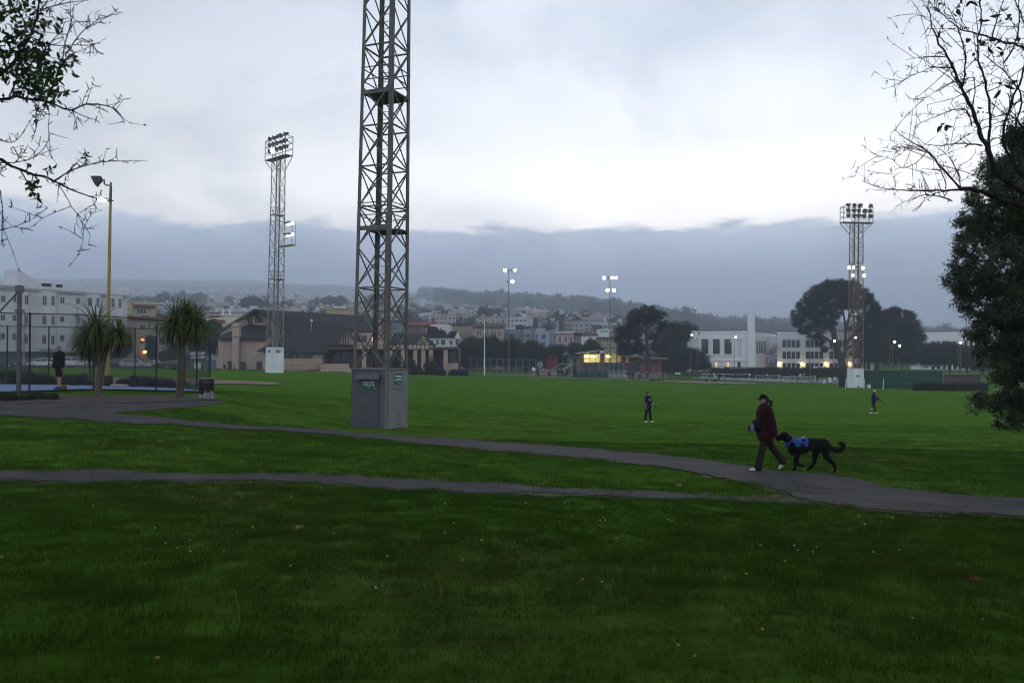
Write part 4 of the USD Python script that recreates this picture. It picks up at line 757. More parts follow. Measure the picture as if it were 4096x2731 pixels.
b = MB(); [b.tube([(xof(x), -1, zof(1478)), (xof(x), -1, zof(1455)), (xof(x+14), -1, zof(1455)), (xof(x+14), -1, zof(1478))], .05, 6) for x in (931, 978)]; b.tube([(xof(978), -1, zof(1478)), (xof(1000), -1, zof(1460)), (xof(1018), -1, zof(1458))], .05, 6); b.build('hand_rail', m_brown, H.t, kind='stuff')
# front wing
roof([(1028, 1403, -3), (1310, 1411, -3), (1385, 1317, 6), (1178, 1315, 6)]); H.box('wing_wall', m_tan, 1060, 1298, 1404, None, -1.6, 6)
roof([(1310, 1411, -3), (1385, 1317, 6), (1388, 1317, 7), (1420, 1364, 9)])
poly([(1330, 1385), (1383, 1326), (1412, 1360), (1412, 1387), (1330, 1387)], 'gable_wall', m_tan, 1.2)
for sx, sy in ((1345, 1372), (1353, 1362), (1362, 1350), (1372, 1340), (1380, 1332), (1392, 1345)): poly([(sx, sy), (sx+3, sy), (sx+3, 1386), (sx, 1386)], 'timber', m_brown, 1.05)
for p, q in (((1306, 1413), (1384, 1319)), ((1384, 1319), (1424, 1366))): b = MB(); b.bar((xof(p[0], .5), .5, zof(p[1], .5)), (xof(q[0], .5), .5, zof(q[1], .5)), .35, .45); b.build('barge_board', m_brown, H.t)
for a_, b_ in ((1134, 1184), (1190, 1211), (1216, 1258)): H.win(a_, b_, 1409, 1432, y=-1.6, frame_m=m_dframe, mull=(3, 1))
for a_ in (1119, 1275): MB().ball((xof(a_), -1.8, zof(1421)), .22, 1).build('wall_lamp', m_wht, H.t)
# long porch
H.box('porch_fascia', m_brown, 1318, 1832, 1388, 1398, -2.5, 8); H.box('porch_roof', m_roof, 1316, 1700, 1378, 1388, -1.0, 8)
for i in range(20): sx = 1398 + i*16.2; H.box('band_panel', m_tan, sx, sx+13, 1380, 1396, -2.6, -2.45) if 1430 < sx < 1720 else None
H.box('upper_band', m_tan, 1395, 1560, 1330, 1378, 2, 8)
for i, sx in enumerate((1410, 1438, 1478, 1530)): H.win(sx, sx+22, 1342, 1366, y=2, frame_m=m_brown, mull=(4, 2), pane_m=m_warm if i == 2 else None)
roof([(1560, 1374, -1), (1745, 1380, -1), (1694, 1335, 5), (1565, 1333, 5)]); roof([(1745, 1396, 0), (1694, 1334, 4.5), (1697, 1334, 8), (1747, 1392, 12)])
poly([(1668, 1374), (1692, 1342), (1716, 1378), (1668, 1378)], 'gable_wall', m_tan, -.7)
for sx in (1676, 1684, 1691, 1700): poly([(sx, 1352), (sx+2.5, 1352), (sx+2.5, 1376), (sx, 1376)], 'timber', m_brown, -.85)
H.box('back_wall', m_brown, 1298, 1832, 1398, None, 1.5, 8)
for sx, w in ((1330, 26), (1360, 26), (1388, 14), (1404, 20), (1440, 12), (1470, 18), (1500, 18), (1540, 18), (1590, 20), (1620, 16)): H.win(sx, sx+w, 1405, 1455, y=1.5, frame_m=m_brown, mull=(2, 1))
for sx in (1456, 1560, 1610, 1658, 1690, 1720, 1778): MB().span(xof(sx), xof(sx+16), -2.3, -1.3, 0, zof(1398)).build('column', m_tan, H.t)
for sx in (1798, 1808, 1817): H.win(sx, sx+8, 1404, 1448, y=-1.5, frame_m=m_brown)
H.box('end_wall', m_tan, 1778, 1832, 1452, None, -1.5, 6)
H.box('ramp_wall', m_tan, 1300, 1408, 1454, None, -3.2, -2.9); H.box('terrace_wall', m_tan, 1393, 1418, 1471, None, -3.6, -2.6); H.box('terrace_wall', m_tan, 1297, 1335, 1476, None, -3.6, -2.6)
for i in range(6): MB().span(xof(1320), xof(1394), -4.6+.35*i, -2.5, .0 + .17*i, .17+.17*i).build('step', M('red_step', (0.17, 0.055, 0.05), .8, .1), H.t)
b = MB()
for i in range(8): b.tube([(xof(1150+i*20), -3.6, 0), (xof(1150+i*20), -3.6, zof(1456))], .035, 5)
b.tube([(xof(1150), -3.6, zof(1463)), (xof(1300), -3.6, zof(1453)), (xof(1332), -3.6, zof(1453))], .04, 6).tube([(xof(1150), -3.6, zof(1478)), (xof(1300), -3.6, zof(1466))], .03, 6); b.build('ramp_rail', m_brown, H.t)
b = MB(); b.prism([(xof(1150), 0), (xof(1300), 0), (xof(1300), zof(1472)), (xof(1150), zof(1487))], 0, 1.0); b.v = [np.stack([v[:, 0], -3.4 + v[:, 2], v[:, 1]], 1) for v in b.v]; b.build('ramp', m_brick, H.t)
p = (xof(1243, 4), 4.5, zof(1318, 4)); b = MB(); b.tube([p, (p[0], p[1], p[2]+1.7)], .05, 6).ball((p[0], p[1], p[2]+1.9), .32, 1); b.build('roof_lamp', m_wht, H.t)
H.box('brick_chimney', m_brick, 1483, 1505, 1258, 1330, 14, 16)
# --- row of town houses behind the park
def town(label, sx0, sx1, syt, d, mat, wins=(), dep=10, cornice=None, group=None, name='town_house', wm=(2, 1), extra=(), fm=None, tile=None):
    T = Facade(name, label, sx0, d, sx1, d); T.box('wall', mat, sx0, sx1, syt, None, 0, dep)
    if cornice: T.box('cornice', cornice, sx0-3, sx1+3, syt-4, syt+2.5, -.5, dep+.3)
    if tile: T.box('parapet', mat, sx0, sx1, syt-14, syt-10, 2.2, dep); tileroof(T, sx0-5, sx1+5, syt-14, syt+1, .9, 2.2, tile)
    for a_, b_, c_, e_ in wins: T.win(a_, b_, c_, e_, mull=wm, frame_m=fm)
    for nm, mt_, *q in extra: T.box(nm, mt_, *q)
    return T
town('tan flat roofed block with tilted roof panels behind the field house ridge', 1303, 1392, 1224, 232, M('olive_stucco', (0.34, 0.28, 0.18), .9, .08, .3), [(1318, 1330, 1236, 1246)], extra=[('roof_panel', m_white, 1335, 1384, 1228, 1233, -.5, 3)])
town('dark teal house with wide eaves behind the near tower', 1522, 1605, 1279, 214, m_teal, [(1536, 1546, 1300, 1324), (1572, 1588, 1297, 1324), (1593, 1603, 1297, 1324)], cornice=m_grey, extra=[('roof_room', m_ochre, 1530, 1580, 1262, 1279, 3, 8)])
town('low brown terrace with red roof right of the near tower', 1636, 1735, 1300, 236, M('brown_stucco', (0.16, 0.10, 0.085), .9, .1), [(1655, 1663, 1310, 1326), (1684, 1691, 1308, 1328), (1700, 1708, 1312, 1330)], tile=m_tile, extra=[('chimney', m_brick, 1648, 1662, 1268, 1296, 3, 4), ('chimney', m_brick, 1722, 1733, 1272, 1296, 3, 4)])
town('blank white gable wall behind the black mansard roof', 1722, 1797, 1298, 226, m_wht, [(1760, 1766, 1310, 1320)])
V = town('white and grey house with a black mansard roof behind the shrubs', 1708, 1842, 1352, 214, m_wht, [(1722, 1734, 1358, 1380), (1744, 1756, 1356, 1380), (1763, 1782, 1356, 1380), (1797, 1810, 1360, 1380), (1822, 1836, 1358, 1380)])
b = MB(); xa, za = V.at(1704, 1350); xb, zb_ = V.at(1780, 1316); b.prism([(xa, za), (V.at(1716, 1)[0], V.at(0, 1306)[1]), (V.at(1742, 1)[0], V.at(0, 1306)[1]), (V.at(1748, 1)[0], V.at(0, 1320)[1]), (V.at(1774, 1)[0], V.at(0, 1320)[1]), (V.at(1786, 1)[0], za), ], 0, 8); b.v = [np.stack([v[:, 0], -.5 + v[:, 2], v[:, 1]], 1) for v in b.v]; b.build('mansard_roof', m_roof, V.t)
b = MB(); b.prism([(V.at(1782, 1)[0], za), (V.at(1800, 1)[0], V.at(0, 1325)[1]), (V.at(1832, 1)[0], V.at(0, 1325)[1]), (V.at(1846, 1)[0], za)], 0, 8); b.v = [np.stack([v[:, 0], -.4 + v[:, 2], v[:, 1]], 1) for v in b.v]; b.build('mansard_roof', m_roof, V.t)
b = MB(); b.prism([(V.at(1818, 1)[0], V.at(0, 1354)[1]), (V.at(1832, 1)[0], V.at(0, 1325)[1]), (V.at(1845, 1)[0], V.at(0, 1354)[1])], 0, .4); b.v = [np.stack([v[:, 0], -.75 + v[:, 2], v[:, 1]], 1) for v in b.v]; b.build('gable', m_wht, V.t)
town('wide tan flat roofed building with brown parapet above the mansard house', 1797, 1905, 1299, 246, M('tan_render', (0.33, 0.26, 0.19), .9, .08, .3), [(1858, 1870, 1312, 1340)], cornice=m_brown, extra=[('pipe', m_grey, 1860, 1868, 1299, 1340, -.3, 0)])
town('tan apartment building with projecting tiled eaves behind the flagpole', 1893, 2016, 1306, 232, m_tan, [(1906, 1916, 1320, 1345), (1918, 1926, 1318, 1345), (1947, 1954, 1316, 1345), (1963, 1974, 1322, 1345), (1977, 1985, 1322, 1345), (1991, 2001, 1324, 1346), (2003, 2009, 1324, 1346)], tile=M('brown_tile', (0.085, 0.055, 0.045), .85, .2))
town('grey blue modern house with a dark stair tower on its roof', 2014, 2094, 1318, 240, m_grey, [(2016, 2030, 1330, 1352), (2036, 2060, 1332, 1353)], extra=[('roof_room', m_dgrey, 2062, 2092, 1298, 1318, 1, 5)])
town('slate coloured flat house left of the pale blue one', 2094, 2142, 1316, 238, m_grey, [(2092, 2122, 1333, 1353), (2098, 2121, 1366, 1380)], wm=(3, 1), extra=[('roof_room', m_dgrey, 2080, 2130, 1304, 1316, 2, 6)])
town('pale blue house with bay windows in the row behind the trees', 2138, 2198, 1324, 236, m_blue2, [(2140, 2153, 1333, 1355), (2163, 2181, 1336, 1355), (2140, 2152, 1367, 1382), (2163, 2181, 1368, 1382)], extra=[('roof_room', m_tan, 2138, 2182, 1312, 1324, 2, 8), ('bay', m_blue2, 2183, 2198, 1326, 1395, -.9, 0)])
town('narrow slate house left of the pink ornate one', 2200, 2224, 1318, 236, m_grey, [(2211, 2221, 1339, 1356), (2211, 2221, 1370, 1385)])
town('pink ornate house with a white bracketed cornice', 2223, 2296, 1330, 236, m_pink, [(2235, 2247, 1344, 1370), (2257, 2269, 1345, 1370), (2276, 2290, 1346, 1370)], cornice=m_wht)
town('narrow dark house right of the pink one', 2297, 2324, 1334, 236, m_dgrey, [(2300, 2308, 1348, 1368), (2312, 2320, 1348, 1368)], cornice=m_brown)
town('white walled block with a vent pipe left of the ochre flats', 2324, 2392, 1345, 236, m_wht, [(2368, 2378, 1358, 1370)], extra=[('parapet', m_brick, 2324, 2392, 1334, 1345, .3, 9), ('pipe', m_steel2, 2358, 2364, 1338, 1372, -.4, 0)])
town('ochre flats with three rows of windows behind the pavilion', 2391, 2478, 1352, 234, m_ochre, [(2396+i*14, 2406+i*14, r, r+16) for r in (1356, 1384) for i in range(6)], cornice=m_brown)
town('distant white block right of the ochre flats', 2395, 2440, 1316, 330, m_wht, [(2400 + i*9, 2406 + i*9, 1320, 1328) for i in range(4)])
# --- white school
def chunk(F, nm, sx0, sx1, syt, y0, y1, mat=m_wht): return F.box(nm, mat, sx0, sx1, syt, None, y0, y1)
SD = 244.0
m_sch = M('school_white', (0.74, 0.735, 0.76), .85, .04, .15); m_schb = M('school_panel', (0.58, 0.61, 0.66), .85, .03, .15)
S = Facade('school_hall', 'tall white school hall with three big dark windows', 2746, SD + 2, 3022, SD - 3)
chunk(S, 'wall', 2746, 2996, 1322, 0, 24, m_sch); S.box('parapet', m_roof, 2746, 2998, 1320.5, 1322, -.2, 24)
MB().span(S.at(2992, 1)[0], S.at(3020, 1)[0], -1.0, 5, 0, S.at(0, 1286)[1]).build('chimney', m_sch, S.t); S.box('chimney_cap', m_brown, 2994, 3018, 1282, 1287, -.6, 4.6)
for a_, b_ in ((2806, 2833), (2852, 2879), (2898, 2926)):
    S.win(a_, b_, 1357, 1415, frame_m=m_dframe, mull=(3, 4)); S.box('window_surround', m_sch, a_-6, a_-2, 1350, 1425, -.12, 0); S.box('window_surround', m_sch, b_+2, b_+6, 1350, 1425, -.12, 0); S.box('sill', m_sch, a_-3, b_+3, 1417, 1421, -.3, 0)
    for i in range(5): S.box('moulding', m_schb, a_ + i*5.2, a_+3+i*5.2, 1351, 1354, -.15, 0)
for a_, b_ in ((2764, 2785), (2949, 2968)): S.box('recess_panel', m_schb, a_, b_, 1360, 1425, -.05, 0); S.box('moulding', m_sch, a_, b_, 1354, 1358, -.3, 0)
S.box('string_course', m_sch, 2746, 2992, 1440, 1443, -.22, 0); S.box('string_course', m_sch, 2746, 2992, 1330, 1332, -.12, 0)
for a_, b_, l in ((2858, 2871, 1), (2905, 2918, 1), (2950, 2962, 0)): S.win(a_, b_, 1447, 1469, mull=(2, 3), lit=bool(l), frame_m=m_dframe)
for sx in (2918, 2930): S.box('roof_stack', M('roof_stack', (0.36, 0.24, 0.14), .9, .1), sx, sx+6, 1307, 1322, 8, 9.5)
S2 = Facade('school_wing', 'white school side wing with outdoor escape stairs', 3014, SD - 2, 3104, SD + 24)
S2.box('wall', m_sch, 3014, 3104, 1333, None, 0, 12); S2.box('stair_block', m_sch, 3072, 3110, 1346, None, -3.5, 0)
for a_ in (3026, 3036, 3045, 3056): S2.win(a_, a_+5, 1363, 1412, frame_m=m_dframe, mull=(1, 3))
S2.win(3080, 3090, 1369, 1380, y=-3.5, frame_m=m_dframe); S2.win(3082, 3092, 1404, 1432, y=-3.5, frame_m=m_dframe); S2.win(3082, 3091, 1453, 1472, y=-3.5, frame_m=m_dframe)
b = MB(); xa, za = S2.at(3040, 1416); xb, zb_ = S2.at(3072, 1382)
for (x_, z_) in ((3036, 1416), (3036, 1468)): x1_, z1_ = S2.at(x_, z_); x2_, _ = S2.at(x_+24, z_); b.span(x1_, x2_, -2.6, -1.2, z1_-.15, z1_)
for (p, q) in (((3058, 1416), (3078, 1382)), ((3058, 1468), (3080, 1432))):
    p_, q_ = S2.at(*p), S2.at(*q)
    for y_ in (-2.6, -1.4):
        b.bar((p_[0], y_, p_[1]), (q_[0], y_, q_[1]), .2); b.bar((p_[0], y_, p_[1]+1.0), (q_[0], y_, q_[1]+1.0), .08)
for x_ in range(3037, 3062, 3):
    for z_ in (1416, 1468): p_ = S2.at(x_, z_); b.bar((p_[0], -2.6, p_[1]), (p_[0], -2.6, p_[1]+1.1), .06)
b.build('escape_stair', m_steel, S2.t)
S3 = Facade('school_block', 'long white school block with rows of grouped windows behind the cypress', 3108, SD + 8, 3500, SD - 2)
S3.box('wall', m_sch, 3108, 3500, 1322, None, 0, 14); S3.box('parapet', m_roof, 3106, 3502, 1320.5, 1322, -.15, 14)
for g0 in (3130, 3223, 3318, 3412):
    for i in range(4):
        for (ya, yb) in ((1360, 1388), (1406, 1434), (1452, 1478)): S3.win(g0 + i*18.2, g0 + i*18.2 + 14.2, ya, yb, frame_m=m_dframe, mull=(1, 3))
S3.box('string_course', m_sch, 3108, 3500, 1445, 1448, -.2, 0); S3.box('string_course', m_sch, 3128, 3205, 1352, 1355, -.15, 0)
m_porch = E('wall_lamp', (1.0, 0.62, 0.24), 28.0)
for sx in (3117, 3209, 3305, 3398): x, z = S3.at(sx, 1456); MB().ball((x, -.7, z), .28, 2, (1.2, .7, .8)).build('wall_lamp', m_porch, S3.t)
S4 = Facade('school_block', 'white school block seen beside the right hand evergreen', 3640, SD + 14, 3990, SD + 3)
S4.box('wall', m_sch, 3640, 3990, 1325, None, 0, 14); S4.box('parapet', m_roof, 3638, 3992, 1323.5, 1325, -.15, 14); S4.box('string_course', m_sch, 3722, 3990, 1356, 1359, -.15, 0)
for i in range(9): sx = 3724 + i*22.0; S4.win(sx, sx+15, 1365, 1390, frame_m=m_dframe, mull=(1, 3)); S4.win(sx, sx+15, 1450, 1476, frame_m=m_dframe, mull=(1, 3))
# --- lit brick pavilion
PD = 200.0
Pv = Facade('pavilion', 'brick park pavilion lit yellow inside under a shallow gable roof', 2308, PD, 2668, PD)
zf = lambda sy: Zs(sy, PD) - Pv.zb + .1
xf = lambda sx: X(sx, PD) - Pv.a[0]
m_glow = M('pavilion_wall', (0.70, 0.62, 0.30), .7, .06); m_tube = E('tube_lamp', (1.0, 0.93, 0.62), 45.0); m_ceil = M('pavilion_ceiling', (0.75, 0.66, 0.34), .7, .05); m_glaze = E('glow_pane', (1.0, 0.74, 0.20), .42)
b = MB()
for pts in ([(2312, 1411), (2398, 1400)], [(2398, 1400), (2485, 1412)], [(2485, 1420), (2667, 1431)]):
    (sa, ya), (sb, yb) = pts; slab(b, [(xf(sa), -1.2, zf(ya)), (xf(sb), -1.2, zf(yb)), (xf(sb), 9, zf(yb)+.02), (xf(sa), 9, zf(ya)+.02)], .3)
b.build('roof', M('pale_roof', (0.24, 0.25, 0.27), .8, .1), Pv.t)
for a_, b_ in ((2318, 2333), (2401, 2416), (2484, 2502), (2560, 2646)): MB().span(xf(a_), xf(b_), 0, .7 if b_ < 2560 else 7, 0, zf(1404 if 2395 < a_ < 2450 else (1432 if a_ > 2500 else 1413))).build('brick_pier', m_brick, Pv.t)
MB().span(xf(2333), xf(2560), 6, 6.3, 0, zf(1416)).build('back_wall', m_glow, Pv.t); MB().span(xf(2333), xf(2560), .2, .45, 0, zf(1450)).build('lower_wall', m_dgrey, Pv.t); MB().span(xf(2320), xf(2560), .8, 6, zf(1412), zf(1411)).build('ceiling', m_ceil, Pv.t)
for a_, b_ in ((2343, 2362), (2369, 2388), (2430, 2444), (2526, 2548)): MB().span(xf(a_), xf(b_), 2.2, 2.7, zf(1427), zf(1424)).build('tube_lamp', m_tube, Pv.t)
for a_ in (2334, 2356, 2380, 2418, 2440, 2464, 2520, 2548): MB().span(xf(a_), xf(a_)+.14, -.02, .12, zf(1450), zf(1412)).build('window_bar', m_dframe, Pv.t)
MB().span(xf(2520), xf(2585), 3, 4.5, zf(1447), zf(1430)).build('counter', M('orange_counter', (0.40, 0.16, 0.05), .7, .1), Pv.t)
b = MB(); b.span(xf(2555), xf(2668), -1.2, 8, zf(1436), zf(1431)); b.build('fascia', m_steel2, Pv.t); MB().tube([(xf(2628), -.1, 0), (xf(2628), -.1, zf(1438)), (xf(2640), -.6, zf(1433))], .06, 6).build('down_pipe', m_brown, Pv.t)
MB().span(xf(2398), xf(2416), -1.3, -.2, zf(1412), zf(1403)).build('gable_block', m_wht, Pv.t)
# ------------------------------------------------------------------ trees
m_needle = LEAF('conifer_leaf', (0.008, 0.013, 0.008), (0.018, 0.027, 0.014), .1, .35, .3); m_dark = LEAF('dark_tree_leaf', (0.012, 0.021, 0.010), (0.028, 0.044, 0.018), .15, .35, .4)
m_oliv = LEAF('grey_green_leaf', (0.020, 0.028, 0.015), (0.042, 0.055, 0.027), .15, .35, .4); m_ever = LEAF('evergreen_leaf', (0.020, 0.034, 0.013), (0.075, 0.100, 0.045), .2, .55, 1.6, .3)
m_hedge = LEAF('ivy_leaf', (0.016, 0.028, 0.012), (0.035, 0.055, 0.022), .15, .35, .5)
def crown(t, blobs, n, cs, mat, protos, seed, thin=1.0, jag=.5):
    """clumps of leaves filling lobes: (centre, radii) in the thing's own frame"""
    rng = np.random.default_rng(seed); vol = np.array([np.prod(b[1])**.75 for b in blobs]); cnt = np.maximum(4, (n*vol/vol.sum()).astype(int)); pos = []
    for (c, r), k in zip(blobs, cnt):
        q = rng.normal(size=(k, 3)); q /= np.linalg.norm(q, axis=1, keepdims=True); rad = rng.uniform(.25, 1.0, (k, 1))**.45; lump = 1 - jag/2 + jag*meshkit.noise(q*2.6 + np.array(c)*.37, seed)
        pos.append(np.array(c) + q*rad*lump[:, None]*np.array(r))
    pos = np.vstack(pos); scatter('foliage', t, protos, mat, pos, rng.uniform(.65, 1.3, len(pos))*cs)
def tree(name, label, sx, d, trunk, limbs, blobs, n, cs, mat, protos, seed, r0=.4, group=None, sybase=None, dep=None, bark=None):
    """trunk, limbs: pixel polylines at depth d; blobs: (sx, sy, rx, ry[, dd]) in pixels"""
    p = G(sx, d); t = thing(name, label, 'tree', p, 0, group); k = d/FPX; rng = random.Random(seed)
    loc = lambda a, b, dd=0: P(a, b, d + dd) - p
    tr = [loc(*q) for q in trunk]; tr[0][2] = -.3
    MB().tube(resample3(tr, 10), np.linspace(r0, r0*.45, 10)*np.array([1.35, 1.1] + [1]*8), 9).build('trunk', bark or m_bark, t, smooth=40)
    for L in limbs:
        pts = [loc(q[0], q[1], (q[2] if len(q) > 2 else 0)) for q in L]; MB().tube(resample3(pts, 8), np.linspace(r0*.45, r0*.12, 8), 6).build('limb', bark or m_bark, t, smooth=40)
    bl = []
    for b_ in blobs:
        dd = b_[4] if len(b_) > 4 else rng.uniform(-.5, .5)*b_[2]*k; bl.append((loc(b_[0], b_[1], dd), (b_[2]*k, (dep or 1.0)*(b_[2]+b_[3])/2*k, b_[3]*k)))
    crown(t, bl, n, cs, mat, protos, seed); return t
SP = [leafball(90, .16, .42, rl, .2) for _ in range(3)]
tree('pine_tree', 'irregular dark pine in front of the lit pavilion', 2594, 190, [(2598, 1492), (2591, 1440), (2588, 1390), (2586, 1330), (2583, 1290)],
     [[(2586, 1340), (2560, 1300), (2540, 1270)], [(2586, 1320), (2620, 1290), (2660, 1264)], [(2588, 1350), (2640, 1325), (2692, 1300)], [(2590, 1400), (2560, 1370), (2510, 1350)], [(2592, 1440), (2560, 1415), (2500, 1400)], [(2588, 1380), (2620, 1365), (2640, 1340)], [(2583, 1300), (2590, 1270), (2585, 1240)]],
     [(2585, 1250, 48, 24), (2545, 1252, 30, 20), (2525, 1270, 22, 22), (2620, 1258, 34, 22), (2660, 1262, 13, 12), (2640, 1270, 14, 7), (2580, 1285, 55, 22), (2525, 1300, 24, 14), (2500, 1325, 36, 18), (2485, 1318, 20, 12), (2540, 1325, 32, 22), (2650, 1290, 20, 12), (2655, 1303, 26, 10), (2690, 1297, 10, 8), (2640, 1320, 20, 8), (2490, 1360, 28, 22), (2530, 1360, 36, 28), (2485, 1395, 24, 24), (2520, 1400, 34, 22), (2560, 1395, 28, 24), (2610, 1345, 26, 14), (2635, 1385, 32, 20), (2600, 1420, 14, 10)], 560, .68, m_needle, SP, 4, .55)
tree('grey_green_tree', 'hazy grey green tree right behind the pine', 2650, 232, [(2652, 1480), (2655, 1400), (2660, 1350)], [[(2655, 1400), (2690, 1350)]], [(2680, 1345, 50, 40), (2720, 1330, 40, 36), (2660, 1390, 40, 40), (2700, 1410, 50, 44), (2650, 1450, 40, 30)], 420, 1.6, m_oliv, BALL, 6)
tree('grey_green_tree', 'tall thin hazy tree touching the left edge of the school hall', 2762, 250, [(2760, 1480), (2760, 1400), (2758, 1330)], [[(2760, 1390), (2775, 1350)]], [(2760, 1312, 18, 22), (2775, 1320, 20, 14), (2740, 1340, 24, 26), (2735, 1380, 36, 40), (2700, 1440, 50, 40)], 240, 1.3, m_oliv, BALL, 7, .3)
tree('round_tree', 'dark dome shaped tree at the left corner of the school hall', 2770, 222, [(2770, 1482), (2768, 1440)], [], [(2745, 1430, 62, 34), (2790, 1440, 46, 36), (2810, 1460, 34, 22), (2720, 1455, 50, 30), (2760, 1415, 34, 18)], 700, 1.05, m_dark, TINY, 8, .3)
tree('cypress_tree', 'huge dome crowned cypress standing before the school block', 3366, 232, [(3372, 1482), (3366, 1440), (3350, 1400), (3338, 1350), (3330, 1290), (3326, 1220)],
     [[(3366, 1440), (3382, 1390), (3382, 1320), (3372, 1240), (3365, 1180)], [(3382, 1380), (3420, 1330), (3470, 1290)], [(3338, 1340), (3290, 1290), (3230, 1250)], [(3345, 1390), (3300, 1350), (3240, 1320)], [(3382, 1330), (3400, 1260), (3430, 1200)], [(3366, 1420), (3340, 1400), (3300, 1390)], [(3330, 1280), (3300, 1220), (3270, 1180)], [(3382, 1400), (3430, 1370), (3480, 1350)]],
     [(3350, 1150, 60, 32), (3300, 1160, 52, 34), (3400, 1150, 50, 32), (3255, 1190, 44, 36), (3225, 1225, 40, 34), (3200, 1262, 34, 26), (3185, 1285, 20, 20), (3440, 1190, 50, 34), (3330, 1200, 70, 36), (3275, 1240, 60, 36), (3395, 1215, 60, 30), (3235, 1285, 50, 28), (3480, 1225, 40, 30), (3500, 1245, 26, 22), (3320, 1260, 46, 26), (3300, 1300, 40, 20), (3220, 1315, 36, 18), (3255, 1335, 40, 18), (3280, 1360, 26, 18), (3460, 1270, 44, 26), (3430, 1310, 36, 20), (3480, 1310, 36, 24), (3440, 1350, 34, 18), (3490, 1350, 30, 22), (3300, 1400, 20, 10), (3460, 1395, 34, 16), (3420, 1415, 30, 10), (3470, 1430, 22, 8), (3345, 1290, 22, 10)], 1500, .86, m_needle, SP, 9, 1.1)
tree('cypress_tree', 'layered flat topped cypress to the right of the round one', 3512, 236, [(3510, 1484), (3508, 1420), (3512, 1350), (3540, 1280)], [[(3512, 1350), (3560, 1290), (3600, 1260)], [(3510, 1400), (3480, 1370), (3455, 1355)], [(3540, 1290), (3620, 1270), (3650, 1262)]],
     [(3572, 1240, 34, 10), (3540, 1256, 50, 12), (3600, 1252, 50, 11), (3640, 1262, 22, 8), (3530, 1275, 60, 14), (3610, 1275, 54, 12), (3560, 1300, 66, 18), (3520, 1320, 40, 18), (3640, 1300, 34, 10), (3500, 1350, 50, 14), (3480, 1385, 44, 12), (3500, 1415, 46, 14), (3660, 1330, 28, 12), (3680, 1350, 18, 8), (3480, 1440, 40, 10), (3640, 1350, 36, 20)], 760, .85, m_needle, SP, 12, .8)
tree('soft_tree', 'grey green weeping tree in front of the layered cypress', 3608, 224, [(3606, 1485), (3606, 1430), (3604, 1380)], [[(3606, 1430), (3650, 1380)], [(3606, 1430), (3570, 1370)]], [(3590, 1300, 36, 26), (3570, 1330, 40, 30), (3640, 1300, 36, 24), (3620, 1340, 50, 36), (3660, 1345, 36, 30), (3560, 1380, 46, 34), (3620, 1400, 60, 36), (3680, 1400, 36, 34), (3550, 1430, 36, 26), (3690, 1440, 28, 22), (3640, 1440, 40, 20)], 900, 1.2, m_oliv, FINE, 13, .35)
for i, (sx, sy, w, h, lab) in enumerate([(3735, 1425, 44, 50, 'dark round tree just right of the weeping tree'), (3800, 1415, 50, 44, 'dark spreading tree behind the twin lamp poles'), (3870, 1430, 50, 40, 'dark tree beside the edge of the big foreground evergreen'), (3930, 1440, 50, 50, 'brownish tree half hidden by the foreground evergreen')]):
    tree('dark_tree', lab, sx, 210 - i*3, [(sx, 1486), (sx-2, 1450), (sx, 1420)], [[(sx, 1445), (sx+25, 1420)], [(sx, 1445), (sx-25, 1425)]], [(sx, sy-12, w*.8, h*.6), (sx-w*.5, sy+6, w*.5, h*.5), (sx+w*.5, sy+4, w*.55, h*.5), (sx+5, sy+14, w*.7, h*.4)], 330, 1.15, m_dark, BALL, 14+i, .3)
for i, (sx, sy, w, h, lab) in enumerate([(1885, 1400, 52, 54, 'dark rounded tree left of the flagpole'), (1960, 1396, 56, 54, 'dark rounded tree right behind the flagpole'), (2045, 1402, 50, 46, 'dark rounded tree at the left tall floodlight pole'), (2130, 1412, 54, 40, 'dark rounded tree below the slate coloured house'), (2225, 1424, 52, 40, 'dark rounded tree below the pink ornate house'), (2300, 1420, 44, 42, 'dark grey tree above the red climbing nets'), (2365, 1412, 42, 46, 'dull grey green tree behind the pavilion roof')]):
    tree('park_tree', lab, sx, 212 + (i % 3)*4, [(sx, 1482), (sx+2, 1445), (sx, 1415)], [[(sx, 1445), (sx+25, 1415)], [(sx, 1445), (sx-25, 1418)]], [(sx, sy-16, w*.8, h*.62), (sx-w*.55, sy+4, w*.55, h*.6), (sx+w*.55, sy+2, w*.55, h*.62), (sx, sy+20, w*.9, h*.55), (sx-w*.3, sy+45, w*.6, h*.4), (sx+w*.4, sy+45, w*.5, h*.4)], 520, 1.05, m_dark if i < 5 else m_oliv, BALL, 24+i, .25)
tree('street_tree', 'dark bushy street tree at the left corner of the field house', 842, 186, [(842, 1480), (842, 1420), (845, 1370)], [[(842, 1400), (862, 1350)]], [(845, 1330, 26, 40), (862, 1310, 18, 26), (830, 1370, 34, 34), (860, 1370, 22, 40), (800, 1390, 40, 20), (845, 1400, 34, 16)], 420, .9, m_dark, BALL, 40, .25)
tree('street_tree', 'narrow dark tree in front of the tan stucco house', 602, 176, [(602, 1472), (602, 1420)], [], [(604, 1375, 17, 30), (606, 1410, 14, 22)], 120, .8, m_dark, BALL, 41, .15)
tree('street_tree', 'dark slim tree at the right corner of the white apartment house', 504, 172, [(504, 1470), (504, 1400)], [], [(505, 1395, 13, 30), (503, 1365, 9, 22)], 90, .8, m_dark, BALL, 42, .15)
tree('street_tree', 'dark bushy tree behind the straight palm trunk', 690, 176, [(690, 1472), (690, 1430)], [], [(690, 1420, 16, 30), (700, 1395, 12, 20)], 90, .8, m_dark, BALL, 43, .15)
